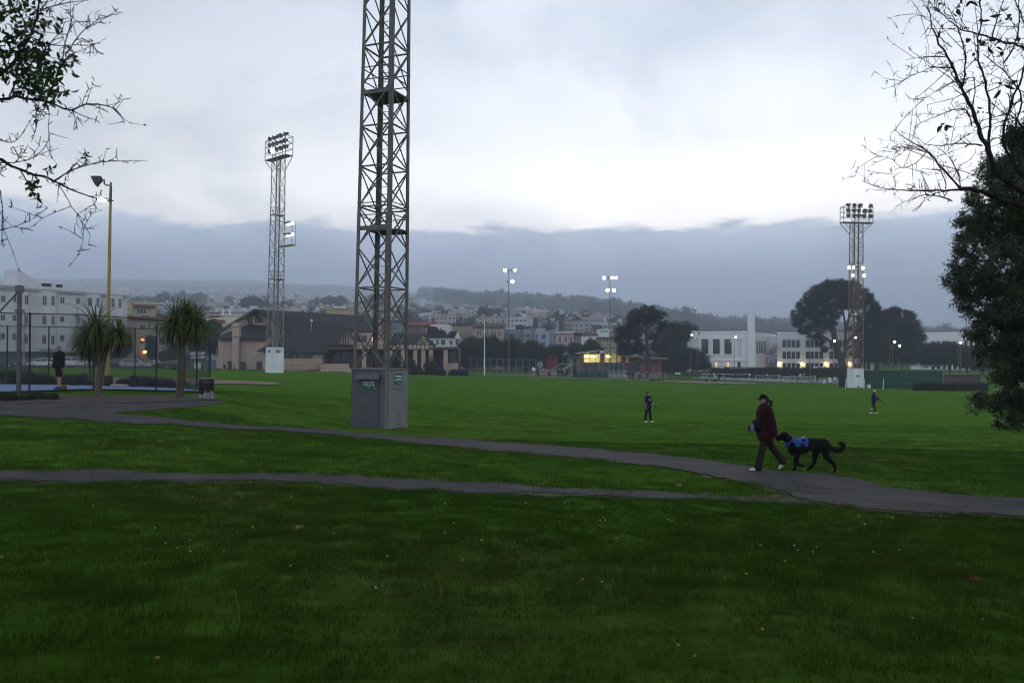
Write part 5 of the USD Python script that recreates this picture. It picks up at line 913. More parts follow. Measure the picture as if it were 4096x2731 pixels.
for i, (sx, sy, w, h, dd, mm, lab) in enumerate([(1590, 1478, 28, 24, 157, m_shrub, 'leafy shrub right of the near tower before the porch'), (1640, 1450, 24, 44, 158, m_shrub, 'tall green shrub between the porch columns'), (1665, 1478, 28, 26, 156, m_dark, 'round shrub in the middle of the porch bed'), (1720, 1460, 26, 40, 157, m_oliv, 'tall olive shrub near the end of the porch'), (1755, 1480, 26, 24, 156, m_oliv, 'brownish shrub at the end of the porch bed'), (1570, 1445, 20, 34, 160, m_dark, 'dark climber against the porch just right of the near tower'),
        (1818, 1482, 20, 11, 158, m_dark, 'low dark dome shrub at the field house corner'), (1850, 1484, 20, 10, 159, m_dark, 'second low dark dome shrub by the field house wall')]):
    k = dd/FPX; bush('shrub', lab, G(sx, dd), w*k, w*k*.8, (1492 - sy + h*.6)*k, 150, mm, BALL, 60+i, .55)
# --- the evergreen that closes the right hand side
ED = 22.0
blobs = [(4090, 560, 90, 70), (4010, 690, 110, 90), (4100, 760, 150, 130), (3930, 800, 80, 80), (3900, 900, 90, 70), (3990, 900, 130, 110), (3860, 985, 70, 55), (3850, 1060, 70, 60), (3830, 1130, 55, 50), (3900, 1150, 90, 80), (4020, 1080, 140, 130), (3870, 1215, 50, 40), (3960, 1260, 100, 70), (4080, 1240, 140, 140), (3905, 1330, 55, 45), (3980, 1370, 90, 70), (3945, 1430, 60, 45), (4070, 1420, 110, 120), (4010, 1490, 80, 60), (4080, 1560, 90, 80), (3950, 1600, 75, 38), (3900, 1625, 35, 20), (4030, 1640, 80, 60), (4080, 1690, 60, 50), (4010, 1700, 40, 22), (4250, 1000, 220, 330), (4300, 600, 250, 220), (4250, 1400, 200, 240), (4500, 900, 220, 400), (4350, 300, 200, 160)]
tree('evergreen_tree', 'big dense evergreen with drooping branches filling the right edge', 4380, ED, [(4380, 1800), (4370, 1400), (4300, 1000), (4250, 700)], [[(4370, 1450), (4200, 1200), (4000, 1120)], [(4370, 1500), (4200, 1560), (3980, 1600)], [(4330, 1100), (4150, 900), (3950, 880)], [(4260, 800), (4150, 650), (4030, 640)], [(4370, 1400), (4200, 1420), (4000, 1400)]], [(a, b_, c*.86, e*.86) if a < 4110 else (a, b_, c, e) for a, b_, c, e in blobs], 6500, .19, m_ever, [leafball(70, .14, .46, rl, .15) for _ in range(4)], 71, .22, dep=.9)
# --- trees that frame the picture close to the camera
m_twig = M('twig_bark', (0.035, 0.028, 0.024), .85, .35, 8, bump=.5); m_nleaf = LEAF('near_leaf', (0.020, 0.042, 0.010), (0.050, 0.085, 0.018), .35, .4, 4.0, .4); m_dryleaf = LEAF('dry_leaf', (0.030, 0.016, 0.010), (0.06, 0.03, 0.016), .15, .3, 4.0)
def leafmesh(b, c, d, up, L, w):
    d = d/np.linalg.norm(d); s = np.cross(d, up); s /= np.linalg.norm(s) + 1e-9; n = np.cross(s, d)
    b.add([c, c + d*L*.3 + s*w*.42 + n*w*.2, c + d*L*.65 + s*w*.38 + n*w*.15, c + d*L - n*w*.25, c + d*L*.65 - s*w*.38 + n*w*.15, c + d*L*.3 - s*w*.42 + n*w*.2, c + d*L*.5 - n*w*.05], [[0, 1, 6], [1, 2, 6], [2, 3, 6], [3, 4, 6], [4, 5, 6], [5, 0, 6]])
def near_tree(name, label, trunk, limbs, d0, leafspots, seed, spur=.10, twl=.35, nl=260, dens=7.0, leafL=.08):
    """limbs: (points in pixels, radius at start, end, depth at start, depth at end)"""
    rng = np.random.default_rng(seed); base = np.array([trunk[0][0], trunk[0][1], Z(trunk[0][0], trunk[0][1])]); t = thing(name, label, 'tree', base)
    tr = np.array(trunk, float) - base; tr[0][2] = -.2; MB().tube(resample3(tr, 10), np.linspace(.24, .13, 10), 10).build('trunk', m_twig, t, smooth=40)
    tw = MB(); ends = []
    for pts, r0, r1, da, db in limbs:
        q = np.array([P(a, b_, da + (db-da)*i/(len(pts)-1)) for i, (a, b_) in enumerate(pts)]) - base; q = resample3(q, max(8, len(pts)*5)); m = len(q)
        q[1:-1] += rng.normal(size=(m-2, 3))*np.linalg.norm(q[-1]-q[0])*.003
        MB().tube(q, np.linspace(r0*.82, r1, m)*(1 + .12*np.sin(np.arange(m)*2.1)), 7).build('limb', m_twig, t, smooth=40)
        Ls = np.linalg.norm(np.diff(q, axis=0), axis=1).sum(); nt = int(Ls*dens)
        for _ in range(nt):
            u = rng.uniform(.12, 1.0); i = min(int(u*(m-1)), m-2); c = q[i] + (q[i+1]-q[i])*(u*(m-1) - i); tan = q[i+1]-q[i]; tan /= np.linalg.norm(tan)
            d = tan*rng.uniform(.2, .9) + rng.normal(size=3)*np.array([.75, .45, .75]) + (0, 0, .12); d /= np.linalg.norm(d); long_ = rng.random() < .3; L = twl*rng.uniform(.5, 1.5) if long_ else spur*rng.uniform(.4, 1.6)
            bend = rng.normal(size=3)*.35; pp = [c, c + d*L*.4 + bend*L*.1, c + d*L*.75 + bend*L*.3, c + (d + bend)*L]; rr0 = max(.0033, min(.006, (r0+(r1-r0)*u)*.5)); tw.tube(pp, [rr0, rr0*.8, rr0*.65, rr0*.4], 4)
            ends.append((pp[-1], d))
            if long_:
                for k in range(rng.integers(3, 7)):
                    e = pp[int(rng.integers(1, 4))]; dd = d*.5 + rng.normal(size=3)*.7; dd /= np.linalg.norm(dd); l2 = spur*rng.uniform(.3, 1.1); tw.tube([e, e + dd*l2*.6, e + dd*l2], [.0036, .003, .002], 4); ends.append((e + dd*l2, dd))
            elif rng.random() < .5: tw.ball(c + d*L*.9, rr0*1.8, 0)
    tw.build('twigs', m_twig, t, kind='stuff')
    n = 0; rest = MB(); cnt = 0
    for (sx, sy, rx, ry, k, dep, mt_) in leafspots:
        for _ in range(k):
            a = rng.normal(size=2)*.55; b = MB(); c = P(sx + a[0]*rx, sy + a[1]*ry, dep + rng.normal()*.35) - base; dr = rng.normal(size=3) + (0, 0, -.5)
            leafmesh(b, c, dr, rng.normal(size=3), leafL*rng.uniform(.6, 1.3), leafL*rng.uniform(.4, .62))
            if cnt < nl: b.build('leaf', mt_, t); cnt += 1
            else: rest.add(b.v[0], b.f[0])
    if rest.n: rest.build('leaves', m_nleaf, t, kind='stuff')
    return t, base
LT_, lb = near_tree('broadleaf_tree', 'leafy broadleaf branches reaching in at the top left corner', [(-6.4, 5.2), (-6.2, 5.4, 5.2), (-5.9, 5.6, 7.0), (-5.4, 5.8, 8.6)] if False else [(-6.4, 5.2, 0), (-6.2, 5.4, 5.0), (-5.9, 5.6, 7.2), (-5.4, 5.6, 9.0)],
    [([(-1050, 520), (-500, 430), (0, 397), (90, 392), (180, 412), (270, 434), (360, 420), (430, 425), (500, 497)], .035, .003, 5.7, 6.3), ([(-1080, 300), (-500, 500), (0, 642), (120, 690), (220, 722), (300, 770), (390, 795)], .04, .004, 5.6, 6.2), ([(220, 722), (330, 665), (450, 645), (590, 646)], .008, .002, 6.1, 6.5), ([(180, 412), (230, 300), (260, 235), (350, 110), (445, 64)], .010, .002, 5.9, 6.3), ([(250, 240), (300, 90), (420, 96)], .006, .002, 6.0, 6.3), ([(120, 60), (230, 20), (355, 2)], .008, .002, 5.8, 6.2), ([(-300, 450), (0, 300), (90, 200), (150, 60), (160, -60)], .018, .006, 5.7, 6.0), ([(40, 400), (60, 330), (130, 250), (250, 120)], .008, .003, 5.8, 6.1), ([(0, 560), (40, 570), (100, 520)], .006, .002, 5.9, 6.1), ([(0, 760), (10, 860), (5, 985)], .005, .002, 5.8, 5.8), ([(140, 420), (145, 490), (125, 570)], .005, .002, 5.9, 6.0), ([(230, 730), (290, 830), (330, 900), (320, 1000)], .005, .0015, 6.1, 6.3), ([(0, 920), (100, 890), (180, 840)], .004, .0015, 6.0, 6.2), ([(0, 650), (110, 640), (190, 570), (200, 530)], .006, .002, 5.9, 6.1), ([(-300, 300), (0, 170), (100, 140), (200, 180), (340, 180), (390, 175)], .012, .002, 5.8, 6.2)],
    5.8, [(50, 130, 110, 80, 110, 5.9, m_nleaf), (110, 215, 100, 75, 150, 5.9, m_nleaf), (60, 275, 100, 65, 110, 5.9, m_nleaf), (165, 280, 90, 70, 90, 5.95, m_nleaf), (200, 330, 70, 55, 70, 6.0, m_nleaf), (60, 20, 70, 45, 60, 5.8, m_nleaf), (195, 95, 40, 25, 22, 5.9, m_nleaf), (120, 350, 80, 50, 70, 5.9, m_nleaf), (190, 390, 50, 30, 24, 5.9, m_nleaf), (250, 370, 25, 18, 10, 6.0, m_nleaf), (135, 750, 30, 26, 26, 6.0, m_nleaf), (190, 680, 50, 20, 8, 6.1, m_nleaf), (345, 622, 10, 14, 7, 6.2, m_dryleaf), (265, 250, 40, 40, 26, 6, m_nleaf)], 81, .07, .20, 290, 22.0, .058)
def zt(*pts): return [(3440 + a*.574, b*.574) for a, b in pts]
RT_, rb = near_tree('bare_tree', 'bare twiggy tree with a few curled leaves leaning in from the right', [(7.2, 9.2, 0), (7.0, 9.2, 3.4), (6.6, 9.1, 5.2), (6.2, 9.0, 6.4)],
    [(zt((1500, 1700), (1250, 1480), (1000, 1400), (860, 1340), (700, 1320)), .045, .022, 9.0, 8.9), (zt((1480, 1600), (1150, 1350), (950, 1200), (870, 1000), (780, 760), (700, 600), (610, 390), (520, 240), (480, 0)), .05, .004, 9.0, 8.7), (zt((900, 1080), (905, 800), (880, 600), (820, 330), (850, 100), (820, -40)), .02, .005, 8.9, 8.8), (zt((780, 760), (800, 640), (790, 540), (700, 560), (590, 600), (490, 660), (392, 745)), .008, .0015, 8.8, 8.6), (zt((720, 600), (735, 420), (700, 260), (640, 100), (590, 40)), .013, .003, 8.8, 8.7), (zt((700, 1320), (560, 1160), (450, 1040), (330, 970), (235, 905)), .016, .003, 8.9, 8.6), (zt((700, 1320), (500, 1330), (260, 1325), (100, 1295), (30, 1262)), .016, .002, 8.9, 8.5), (zt((640, 1400), (500, 1360), (360, 1385), (250, 1440)), .011, .002, 8.9, 8.6), (zt((1500, 450), (1143, 332), (1000, 295), (860, 245), (720, 210), (600, 130), (540, 80), (480, 0)), .022, .003, 9.2, 8.8), (zt((850, 1015), (700, 1000), (560, 1015), (480, 1010), (400, 960)), .012, .002, 8.9, 8.7), (zt((1250, 1300), (1060, 1100), (1090, 850), (1130, 700), (1060, 560), (940, 440), (860, 380)), .02, .004, 9.1, 8.8), (zt((780, 880), (720, 760), (640, 770), (560, 800), (440, 850), (370, 890)), .010, .002, 8.8, 8.6), (zt((1180, 1250), (1000, 950), (1050, 720), (1140, 500), (1160, 300), (1080, 0)), .022, .006, 9.1, 9.0), (zt((610, 400), (520, 395), (430, 400), (320, 420)), .008, .002, 8.8, 8.7), (zt((620, 500), (540, 470), (430, 500), (290, 575), (235, 652)), .007, .0012, 8.8, 8.7), (zt((470, 1040), (430, 1100), (300, 1170), (200, 1100), (50, 1075)), .007, .0012, 8.7, 8.5), (zt((600, 1290), (560, 1180), (480, 1060), (320, 1035), (170, 1050)), .008, .0015, 8.8, 8.6), (zt((1000, 440), (1080, 300), (1110, 150), (1100, -30)), .012, .004, 9.0, 9.0), (zt((920, 260), (960, 120), (1010, -20)), .01, .004, 8.9, 8.9), (zt((640, 330), (560, 260), (490, 150), (360, 95)), .007, .0015, 8.8, 8.6), (zt((250, 1310), (230, 1230), (205, 1170)), .004, .0015, 8.5, 8.5), (zt((700, 1320), (680, 1200), (620, 1100), (560, 1040)), .009, .002, 8.9, 8.7), (zt((1143, 900), (1020, 800), (930, 820), (850, 840)), .012, .004, 9.0, 8.9), (zt((1150, 1150), (1120, 950), (1000, 870), (940, 900)), .014, .004, 9.0, 8.9)],
    9.0, [(3900, 130, 60, 60, 7, 8.9, m_dryleaf), (3780, 30, 50, 30, 5, 8.8, m_nleaf), (3860, 10, 40, 20, 4, 8.9, m_dryleaf), (3760, 125, 10, 10, 2, 8.8, m_nleaf), (3890, 225, 10, 10, 2, 8.8, m_dryleaf), (3905, 430, 8, 14, 2, 8.8, m_nleaf), (3775, 500, 16, 14, 4, 8.8, m_nleaf), (4040, 340, 40, 20, 8, 8.9, m_nleaf), (4040, 70, 20, 20, 2, 8.9, m_nleaf), (3990, 50, 50, 30, 4, 8.9, m_nleaf), (3950, 200, 80, 60, 8, 8.9, m_dryleaf), (4020, 860, 90, 40, 14, 9, m_nleaf)], 82, .075, .34, 290, 24.0, .10)
# unseen leaf crowns added over the camera, shaped to shade the near lawn
rq = np.random.default_rng(90)
def overhead(t, base, spots, n, cs, seed):
    for x, y, z, r in spots:
        p0 = np.array([x, y, z]) - base; MB().tube(resample3([np.array([0, 0.2, min(z - base[2] - 1.5, 4.6)]), p0*np.array([.5, .5, 1]) - (0, 0, .8), p0], 8), np.linspace(.1, .03, 8), 6).build('limb', m_twig, t, smooth=40)
    crown(t, [(np.array([x, y, z]) - base, (r, r, r*.55)) for x, y, z, r in spots], n, cs, m_nleaf, BALL, seed)
def canopy(xs, y0, y1, rng, n):
    out = []
    for _ in range(n):
        x, y = rng.uniform(*xs), rng.uniform(y0, y1); r = rng.uniform(1.7, 2.6); out.append((x, y, max(8.6, 5 + .47*max(y, 0) + r*.75 + 1.0) + rng.uniform(0, .8), r))
    return out
side = lambda s: [(s*(.70*y + 4.6), y, z, 2.0) for y, z in ((1, 6.5), (3.5, 7.5), (-2, 6.2), (-3.5, 7.2), (-1, 9))] + [(s*3.0, -5.5, 6.5, 2.2), (s*6.5, -5.0, 6.0, 2.2), (s*3.5, -6, 9, 2.2)]  # low leaf masses added out of view at the sides and rear to block skylight
overhead(LT_, lb, canopy((-10, 0), -8, 4.5, np.random.default_rng(5), 15) + side(-1), 720, .52, 91)
overhead(RT_, rb, canopy((0, 10), -8, 4.5, np.random.default_rng(6), 15) + side(1)[:3] + side(1)[5:], 690, .52, 92)
# ------------------------------------------------------------------ people
m_skin = M('skin', (0.30, 0.165, 0.115), .6, .08, 20, obj=True); m_skin2 = M('fair_skin', (0.42, 0.25, 0.19), .6, .08, 20, obj=True); m_hair = M('dark_hair', (0.012, 0.010, 0.009), .5, .3, 30, obj=True)
def cloth(name, rgb): return M('cloth_' + name, rgb, .85, .14, 6, obj=True, bump=.25, spec=.08)
c_black, c_navy, c_white = cloth('black', (0.006, 0.006, 0.007)), cloth('navy', (0.010, 0.017, 0.045)), cloth('white', (0.60, 0.60, 0.60))
Mf = manifold3d.Manifold
def sph(p, r, n=10): return Mf.sphere(max(r, .002), n).translate(tuple(map(float, p)))
def bone(a, b, ra, rb, n=10): return Mf.batch_hull([sph(a, ra, n), sph(b, rb, n)])
def hullm(L, n=10): return Mf.batch_hull([sph(p, r, n) for p, r in L])
def union(L): return Mf.batch_boolean(L, manifold3d.OpType.Add)
def smoothed(m, step, it=8):
    if step: m = m.refine_to_length(step)
    v, f, _ = meshkit.arrays(m); tm = trimesh.Trimesh(v, f, process=True); trimesh.smoothing.filter_taubin(tm, iterations=it); return np.array(tm.vertices), np.array(tm.faces)
def ry(a): c, s = math.cos(a), math.sin(a); return np.array([[c, 0, s], [0, 1, 0], [-s, 0, c]])     # tips +z towards +x
def rx(a): c, s = math.cos(a), math.sin(a); return np.array([[1, 0, 0], [0, c, -s], [0, s, c]])
def person(label, pos, heading, H=1.72, lean=.03, legs=((.05, .05), (-.05, .05)), arms=((0, .12, .15), (0, .12, .15)), top=None, bottom=None, shoe=None, skin=None, hair=None, sleeve=1.0, pants=1.0, puff=.014, flare=0.0, hem=0.0, cap=None, style='short', detail=0, head=(0, 0), group=None, female=False, z=None, toe=(0, 0), twist=0.0):
    """legs: (hip swing, knee bend) left, right; arms: (swing, spread, elbow bend) left, right; angles in radians"""
    k = H/1.75; n = 14 if detail else 8; st = .016 if detail else 0; S = lambda *p: np.array(p, float)*k
    hip = S(0, 0, .93); Rt = ry(lean); tors = lambda *p: hip + Rt @ (S(*p) - S(0, 0, .93))
    sw = .175 if female else .195
    J = {}
    for i, sd in enumerate((1, -1)):
        h, kn = legs[i]; J['hip', i] = hip + S(0, .085*sd, -.02); d = ry(-h) @ np.array([.0, 0, -1.0]); d = np.array([math.sin(h), .07*sd, -math.cos(h)]); J['knee', i] = J['hip', i] + d*.435*k + S(0, .01*sd, 0)
        e = h - kn; d2 = np.array([math.sin(e), .07*sd, -math.cos(e)]); J['ankle', i] = J['knee', i] + d2*.41*k; tp = toe[i]; fd = np.array([math.cos(tp), .12*sd, math.sin(tp)]); fu = np.array([-math.sin(tp), 0, math.cos(tp)])
        J['heel', i] = J['ankle', i] - fu*.045*k - fd*.045*k; J['toe', i] = J['ankle', i] - fu*.052*k + fd*.175*k
        a, sp, el = arms[i]; J['sh', i] = tors(0, sw*sd, 1.42); d = np.array([math.sin(a)*math.cos(sp), math.sin(sp)*sd, -math.cos(a)*math.cos(sp)]); J['el', i] = J['sh', i] + d*.285*k
        b_ = a + el; d2 = np.array([math.sin(b_)*math.cos(sp*.5), math.sin(sp*.5)*sd*.6, -math.cos(b_)*math.cos(sp*.5)]); J['wr', i] = J['el', i] + d2*.25*k; J['hd', i] = d2/np.linalg.norm(d2)
    low = min(min(J['heel', i][2], J['toe', i][2]) - .028*k for i in (0, 1))
    for q in list(J):
        if q[0] != 'hd': J[q] = J[q] - np.array([0, 0, low])
    hip = hip - (0, 0, low); tors_ = lambda *p: hip + Rt @ (S(*p) - S(0, 0, .93))
    zg = Z(*pos) if z is None else z; t = thing('person', label, 'person', (pos[0], pos[1], zg), heading, group)
    neck, hc = tors_(0.0, 0, 1.50), tors_(.02, 0, 1.635); hp = ry(head[1]) ; hr = rotz(head[0]) @ hp; hl = lambda *p: hc + hr @ S(*p)
    hand = []
    for i, sd in enumerate((1, -1)):
        w, d = J['wr', i], J['hd', i]; sdv = np.array([0, 1.0*sd, 0]); fw = np.cross(sdv, d)*sd; fw /= np.linalg.norm(fw) + 1e-9
        pc = w + d*.05*k; hand += [Mf.batch_hull([sph(w, .024*k, n), sph(pc + fw*.025*k, .018*k, n), sph(pc - fw*.025*k, .018*k, n), sph(w + d*.085*k + fw*.028*k, .012*k, n), sph(w + d*.08*k - fw*.03*k, .012*k, n)])]
        inn = -sdv
        for q, (o, L) in enumerate(((.030, .075), (.010, .085), (-.010, .08), (-.029, .062))):
            a0 = w + d*.085*k + fw*o*k; a1 = a0 + (d*.85 + inn*.35)*L*.55*k; a2 = a1 + (d*.6 + inn*.8)*L*.5*k; hand += [bone(a0, a1, .0095*k, .0085*k, 6), bone(a1, a2, .0085*k, .0075*k, 6)]
        a0 = w + d*.03*k + fw*.03*k; a1 = a0 + (fw*.7 + d*.7)*.04*k; hand += [bone(a0, a1, .0115*k, .010*k, 6), bone(a1, a1 + d*.032*k + inn*.008, .010*k, .008*k, 6)]
    def legs_(e, k_end=1.0, er=0):
        L = []
        for i in (0, 1):
            h_, kn_, an = J['hip', i], J['knee', i], J['ankle', i]; L += [bone(h_, kn_, .088*k+e, .056*k+e, n)]
            if k_end > .5: p = kn_ + (an - kn_)*min(1, (k_end - .5)*2); L += [bone(kn_, kn_ + (p-kn_)*.4, .056*k+e, .057*k+e, n), bone(kn_ + (p-kn_)*.4, p, .057*k+e, .037*k+e+er, n)]
            if k_end <= .5:
                p = h_ + (kn_-h_)*k_end*2; L[-1] = bone(h_, p, .088*k+e, .07*k+e, n)
        return L
    def torso_(e, hemz=0.93):
        w1, w2, w3 = (.085, .066, .085) if female else (.105, .078, .078)
        return [hullm([(tors_(0, s*w1, 1.345), .105*k+e) for s in (1, -1)] + [(tors_(0, s*w2, 1.12), .098*k+e) for s in (1, -1)], n), hullm([(tors_(0, s*w2, 1.12), .098*k+e) for s in (1, -1)] + [(hip + S(0, s*w3, hemz - .93), .105*k+e) for s in (1, -1)], n), hullm([(tors_(0, s*sw*.86, 1.42), .055*k+e) for s in (1, -1)] + [(tors_(0, 0, 1.46), .06*k+e)] + [(tors_(0, s*w1, 1.345), .09*k+e) for s in (1, -1)], n)]
    def arms_(e, f=1.0):
        L = []
        for i in (0, 1):
            a, b_, c = J['sh', i], J['el', i], J['wr', i]; L.append(bone(a, a + (b_-a)*min(1, f*2), .054*k+e, (.054-.013*min(1, f*2))*k+e, n))
            if f > .5: L.append(bone(b_, b_ + (c-b_)*(f-.5)*2, .041*k+e, .029*k+e, n))
        return L
    headL = [hullm([(hl(-.012, 0, .03), .088*k), (hl(.01, 0, .035), .082*k)], n), hullm([(hl(.02, .03*1, .0), .06*k), (hl(.02, -.03, .0), .06*k), (hl(.05, 0, -.075), .034*k), (hl(.0, 0, -.06), .05*k)], n), bone(hl(.085, 0, .0), hl(.098, 0, -.028), .009*k, .013*k, 8), bone(hl(.078, .02, -.06), hl(.078, -.02, -.06), .010*k, .010*k, 6)] + [bone(hl(-.01, s*.083, .01), hl(-.012, s*.082, -.03), .018*k, .012*k, 6) for s in (1, -1)]
    body = union(headL + [bone(neck - (0, 0, .03*k), hl(-.01, 0, -.05), .055*k, .048*k, n)] + torso_(-.012) + arms_(-.002) + legs_(-.008) + hand + [bone(J['ankle', i], J['toe', i], .03*k, .02*k, n) for i in (0, 1)])
    MB().add(*smoothed(body, st, 4 if detail else 1)).build('body', skin or m_skin, t, smooth=True)
    eb = MB(); [eb.ball(hl(.083, s*.034, .012), .009*k, 1) for s in (1, -1)]; eb.build('eyes', m_hair, t)
    e = puff
    tp_ = union(torso_(e, .93 - hem) + arms_(e, sleeve) + [bone(neck - (0, 0, .04*k), neck + (0, 0, .012*k), .062*k+e*.5, .058*k+e*.3, n)]); v, f = smoothed(tp_, st, 6 if detail else 1)
    if puff > .03:
        c0 = v.mean(0); nrm = v - np.array([hip[0], 0, 0]); nrm[:, 2] = 0; nrm /= np.linalg.norm(nrm, axis=1, keepdims=True) + 1e-9; v = v + nrm*(np.abs(np.sin(v[:, 2:3]*math.pi/.085))*.010 - .004)
    MB().add(v, f).build('top', top or c_black, t, smooth=True)
    bt = union(legs_(.012 + flare*.25, pants*.985 if pants > .6 else pants, flare) + [hullm([(hip + S(0, s*.078, .0), .108*k+.008) for s in (1, -1)] + [(hip + S(0, s*.07, .08), .10*k+.006) for s in (1, -1)], n)]); MB().add(*smoothed(bt, st, 6 if detail else 1)).build('trousers' if pants > .6 else 'shorts', bottom or c_black, t, smooth=True)
    for i in (0, 1):
        s_ = Mf.batch_hull([sph(J['heel', i], .031*k, n), sph(J['ankle', i], .036*k, n), sph(J['toe', i], .026*k, n), sph((J['heel', i]*.6+J['toe', i]*.4), .034*k, n)]); MB().mesh(s_).build('shoe', shoe or c_white, t, smooth=50)
    hm = hair or m_hair
    if style != 'bald':
        hh = [(hl(-.03, 0, .05), .092*k), (hl(.012, 0, .062), .083*k), (hl(-.045, 0, .0), .075*k)]; H_ = hullm(hh, n)
        if style == 'bun': H_ = union([H_, sph(hl(-.10, 0, .12), .045*k, n)])
        if style == 'tail': H_ = union([H_, hullm([(hl(-.12, 0, .01), .028*k), (hl(-.17, 0, -.03), .045*k)], n), hullm([(hl(-.17, 0, -.03), .045*k), (hl(-.17, 0, -.10), .035*k)], n)])
        if style == 'long': H_ = union([H_, hullm([(hl(-.05, 0, -.02), .085*k), (hl(-.06, 0, -.16), .06*k)], n)])
        MB().add(*smoothed(H_, st, 3 if detail else 1)).build('hair', hm, t, smooth=True)
    if cap:
        back = -1 if cap[1] == 'back' else 1; cp = hullm([(hl(-.012, 0, .045), .10*k), (hl(.008, 0, .055), .096*k)], n).trim_by_plane(tuple(hr @ np.array([0, 0, 1.0])), float((hl(0, 0, .048)) @ (hr @ np.array([0, 0, 1.0]))))
        br = Mf.batch_hull([sph(hl(.07*back, s*.07, .052), .007, 8) for s in (1, -1)] + [sph(hl(.165*back, s*.045, .040), .006, 8) for s in (1, -1)] + [sph(hl(.18*back, 0, .042), .006, 8)]); MB().mesh(union([cp, br])).build('cap', cap[0], t, smooth=40)
    return t, J, tors_, hip, hl
def at2(sx, sy): p = hit(sx, sy); return (float(p[0]), float(p[1]))
def mitt(t, c, d, r=.13, mat=None):
    d = np.array(d, float)/np.linalg.norm(d); s = np.cross(d, [0, 0, 1]); s /= np.linalg.norm(s); u = np.cross(s, d); L = [hullm([(c, .05), (c + d*.09 + s*.05, .035), (c + d*.09 - s*.05, .035)], 8)]
    for o, l in ((-.065, .17), (-.025, .20), (.015, .2), (.055, .17)): L.append(bone(c + d*.08 + s*o*.8, c + d*l + s*o*1.2 + u*.02, .024, .02, 8))
    L.append(bone(c + s*.05, c + s*.11 + d*.10 + u*.03, .026, .022, 8)); MB().add(*smoothed(union(L), .02, 3)).build('mitt', mat, t, smooth=True)
m_leather = M('mitt_leather', (0.045, 0.026, 0.018), .55, .2, 10, obj=True); m_leather2 = M('black_leather', (0.012, 0.012, 0.014), .5, .2, 10, obj=True)
m_glogo = M('shirt_print', (0.55, 0.62, 0.68), .8, .05)
# woman walking the dog
WP = at2(3062, 1884)
W_, WJ, wt, whip, whl = person('person in a maroon puffer jacket and cap walking left with the dog', WP, math.pi - .03, 1.64, .02, ((.27, .03), (-.48, .20)), ((-.30, .10, .12), (.15, .05, .75)), cloth('maroon', (0.030, 0.007, 0.011)), cloth('olive_brown', (0.024, 0.019, 0.014)), c_white, m_skin, None, 1.0, 1.0, .066, .034, .10, (c_black, 'front'), 'tail', 1, toe=(.12, -.75), female=True)
b = MB(); b.mesh(rbox((.16, .28, .20), .06).translate((.20, .03, 1.02 - .02))); b.build('waist_bag', cloth('bag', (0.012, 0.013, 0.016)), W_, smooth=40); MB().box((.285, .10, 1.0), (.012, .05, .04)).build('bag_tag', c_white, W_)
b = MB(); b.tube([(.30, .10, .86), (.31, .10, 1.0), (.30, .10, 1.03)], [.045, .048, .02], 10).build('bottle', M('grey_bottle', (0.12, 0.14, 0.17), .4, .1), W_, smooth=40)
b = MB(); b.tube([(.2 + .0*math.cos(a), 0, 0) for a in (0, 1)], .001, 3) if False else None
# dog
DP = P(2900 + 1150/3.485, 1500, 17.9)[:2]; DZ = Z(*DP); dgt = thing('dog', 'large dark curly dog in a blue harness walking behind the woman', 'dog', (DP[0], DP[1], DZ), math.pi)
dg = lambda zx, zy, y=0: np.array([(1150 - zx)/638, y, max(.02, (1310 - zy)/638)])
nn = 14
parts = [hullm([(dg(945, 960, .07), .13), (dg(945, 960, -.07), .13), (dg(1120, 930, 0), .155)], nn), hullm([(dg(1120, 930), .155), (dg(1290, 925), .13)], nn), hullm([(dg(1290, 925), .13), (dg(1375, 925, .04), .125), (dg(1375, 925, -.04), .125)], nn), hullm([(dg(950, 1000, .0), .14), (dg(1100, 985), .115)], nn),
         hullm([(dg(945, 930), .13), (dg(870, 860), .095)], nn), hullm([(dg(870, 860), .095), (dg(815, 805), .088)], nn), hullm([(dg(812, 800, .02), .085), (dg(812, 800, -.02), .085), (dg(770, 815), .066)], nn), hullm([(dg(775, 815), .062), (dg(690, 835), .036)], nn), hullm([(dg(775, 845), .04), (dg(712, 872), .02)], nn),
         bone(dg(680, 830), dg(674, 834), .018, .014, 8)]
for y, leg in ((.09, [(975, 980, .085), (962, 1060, .056), (950, 1180, .040), (938, 1250, .036)]), (-.09, [(985, 980, .085), (1022, 1070, .052), (1008, 1195, .038), (1035, 1232, .034)]), (-.09, [(1335, 950, .11), (1275, 1060, .07), (1262, 1190, .040), (1200, 1275, .034)]), (.09, [(1375, 945, .115), (1385, 1085, .072), (1502, 1205, .042), (1512, 1295, .036)])):
    for i in range(3): a, b_ = leg[i], leg[i+1]; parts.append(bone(dg(a[0], a[1], y), dg(b_[0], b_[1], y), a[2], b_[2], nn))
for y, p, q in ((.09, (938, 1278), (912, 1285)), (-.09, (1040, 1236), (1095, 1240)), (-.09, (1195, 1282), (1165, 1288)), (.09, (1510, 1292), (1488, 1294))): parts.append(bone(dg(*p, y), dg(*q, y), .034, .028, nn))
v, f = smoothed(union(parts), .018, 10); nr = v - v.mean(0); fb = (meshkit.noise(v*45, 2) - .5)*.010 + (meshkit.noise(v*18, 3) - .5)*.008
tm = trimesh.Trimesh(v, f, process=False); v = v + tm.vertex_normals*fb[:, None]
m_fur = M('dark_fur', (0.0065, 0.006, 0.0055), .85, .45, 22, obj=True, bump=.8, spec=.12); MB().add(v, f).build('body', m_fur, dgt, smooth=True)
for y in (1, -1): MB().add(*smoothed(hullm([(dg(825, 775, .085*y), .026), (dg(838, 830, .11*y), .03), (dg(830, 868, .11*y), .018)], 10), .02, 4)).build('ear', m_fur, dgt, smooth=True)
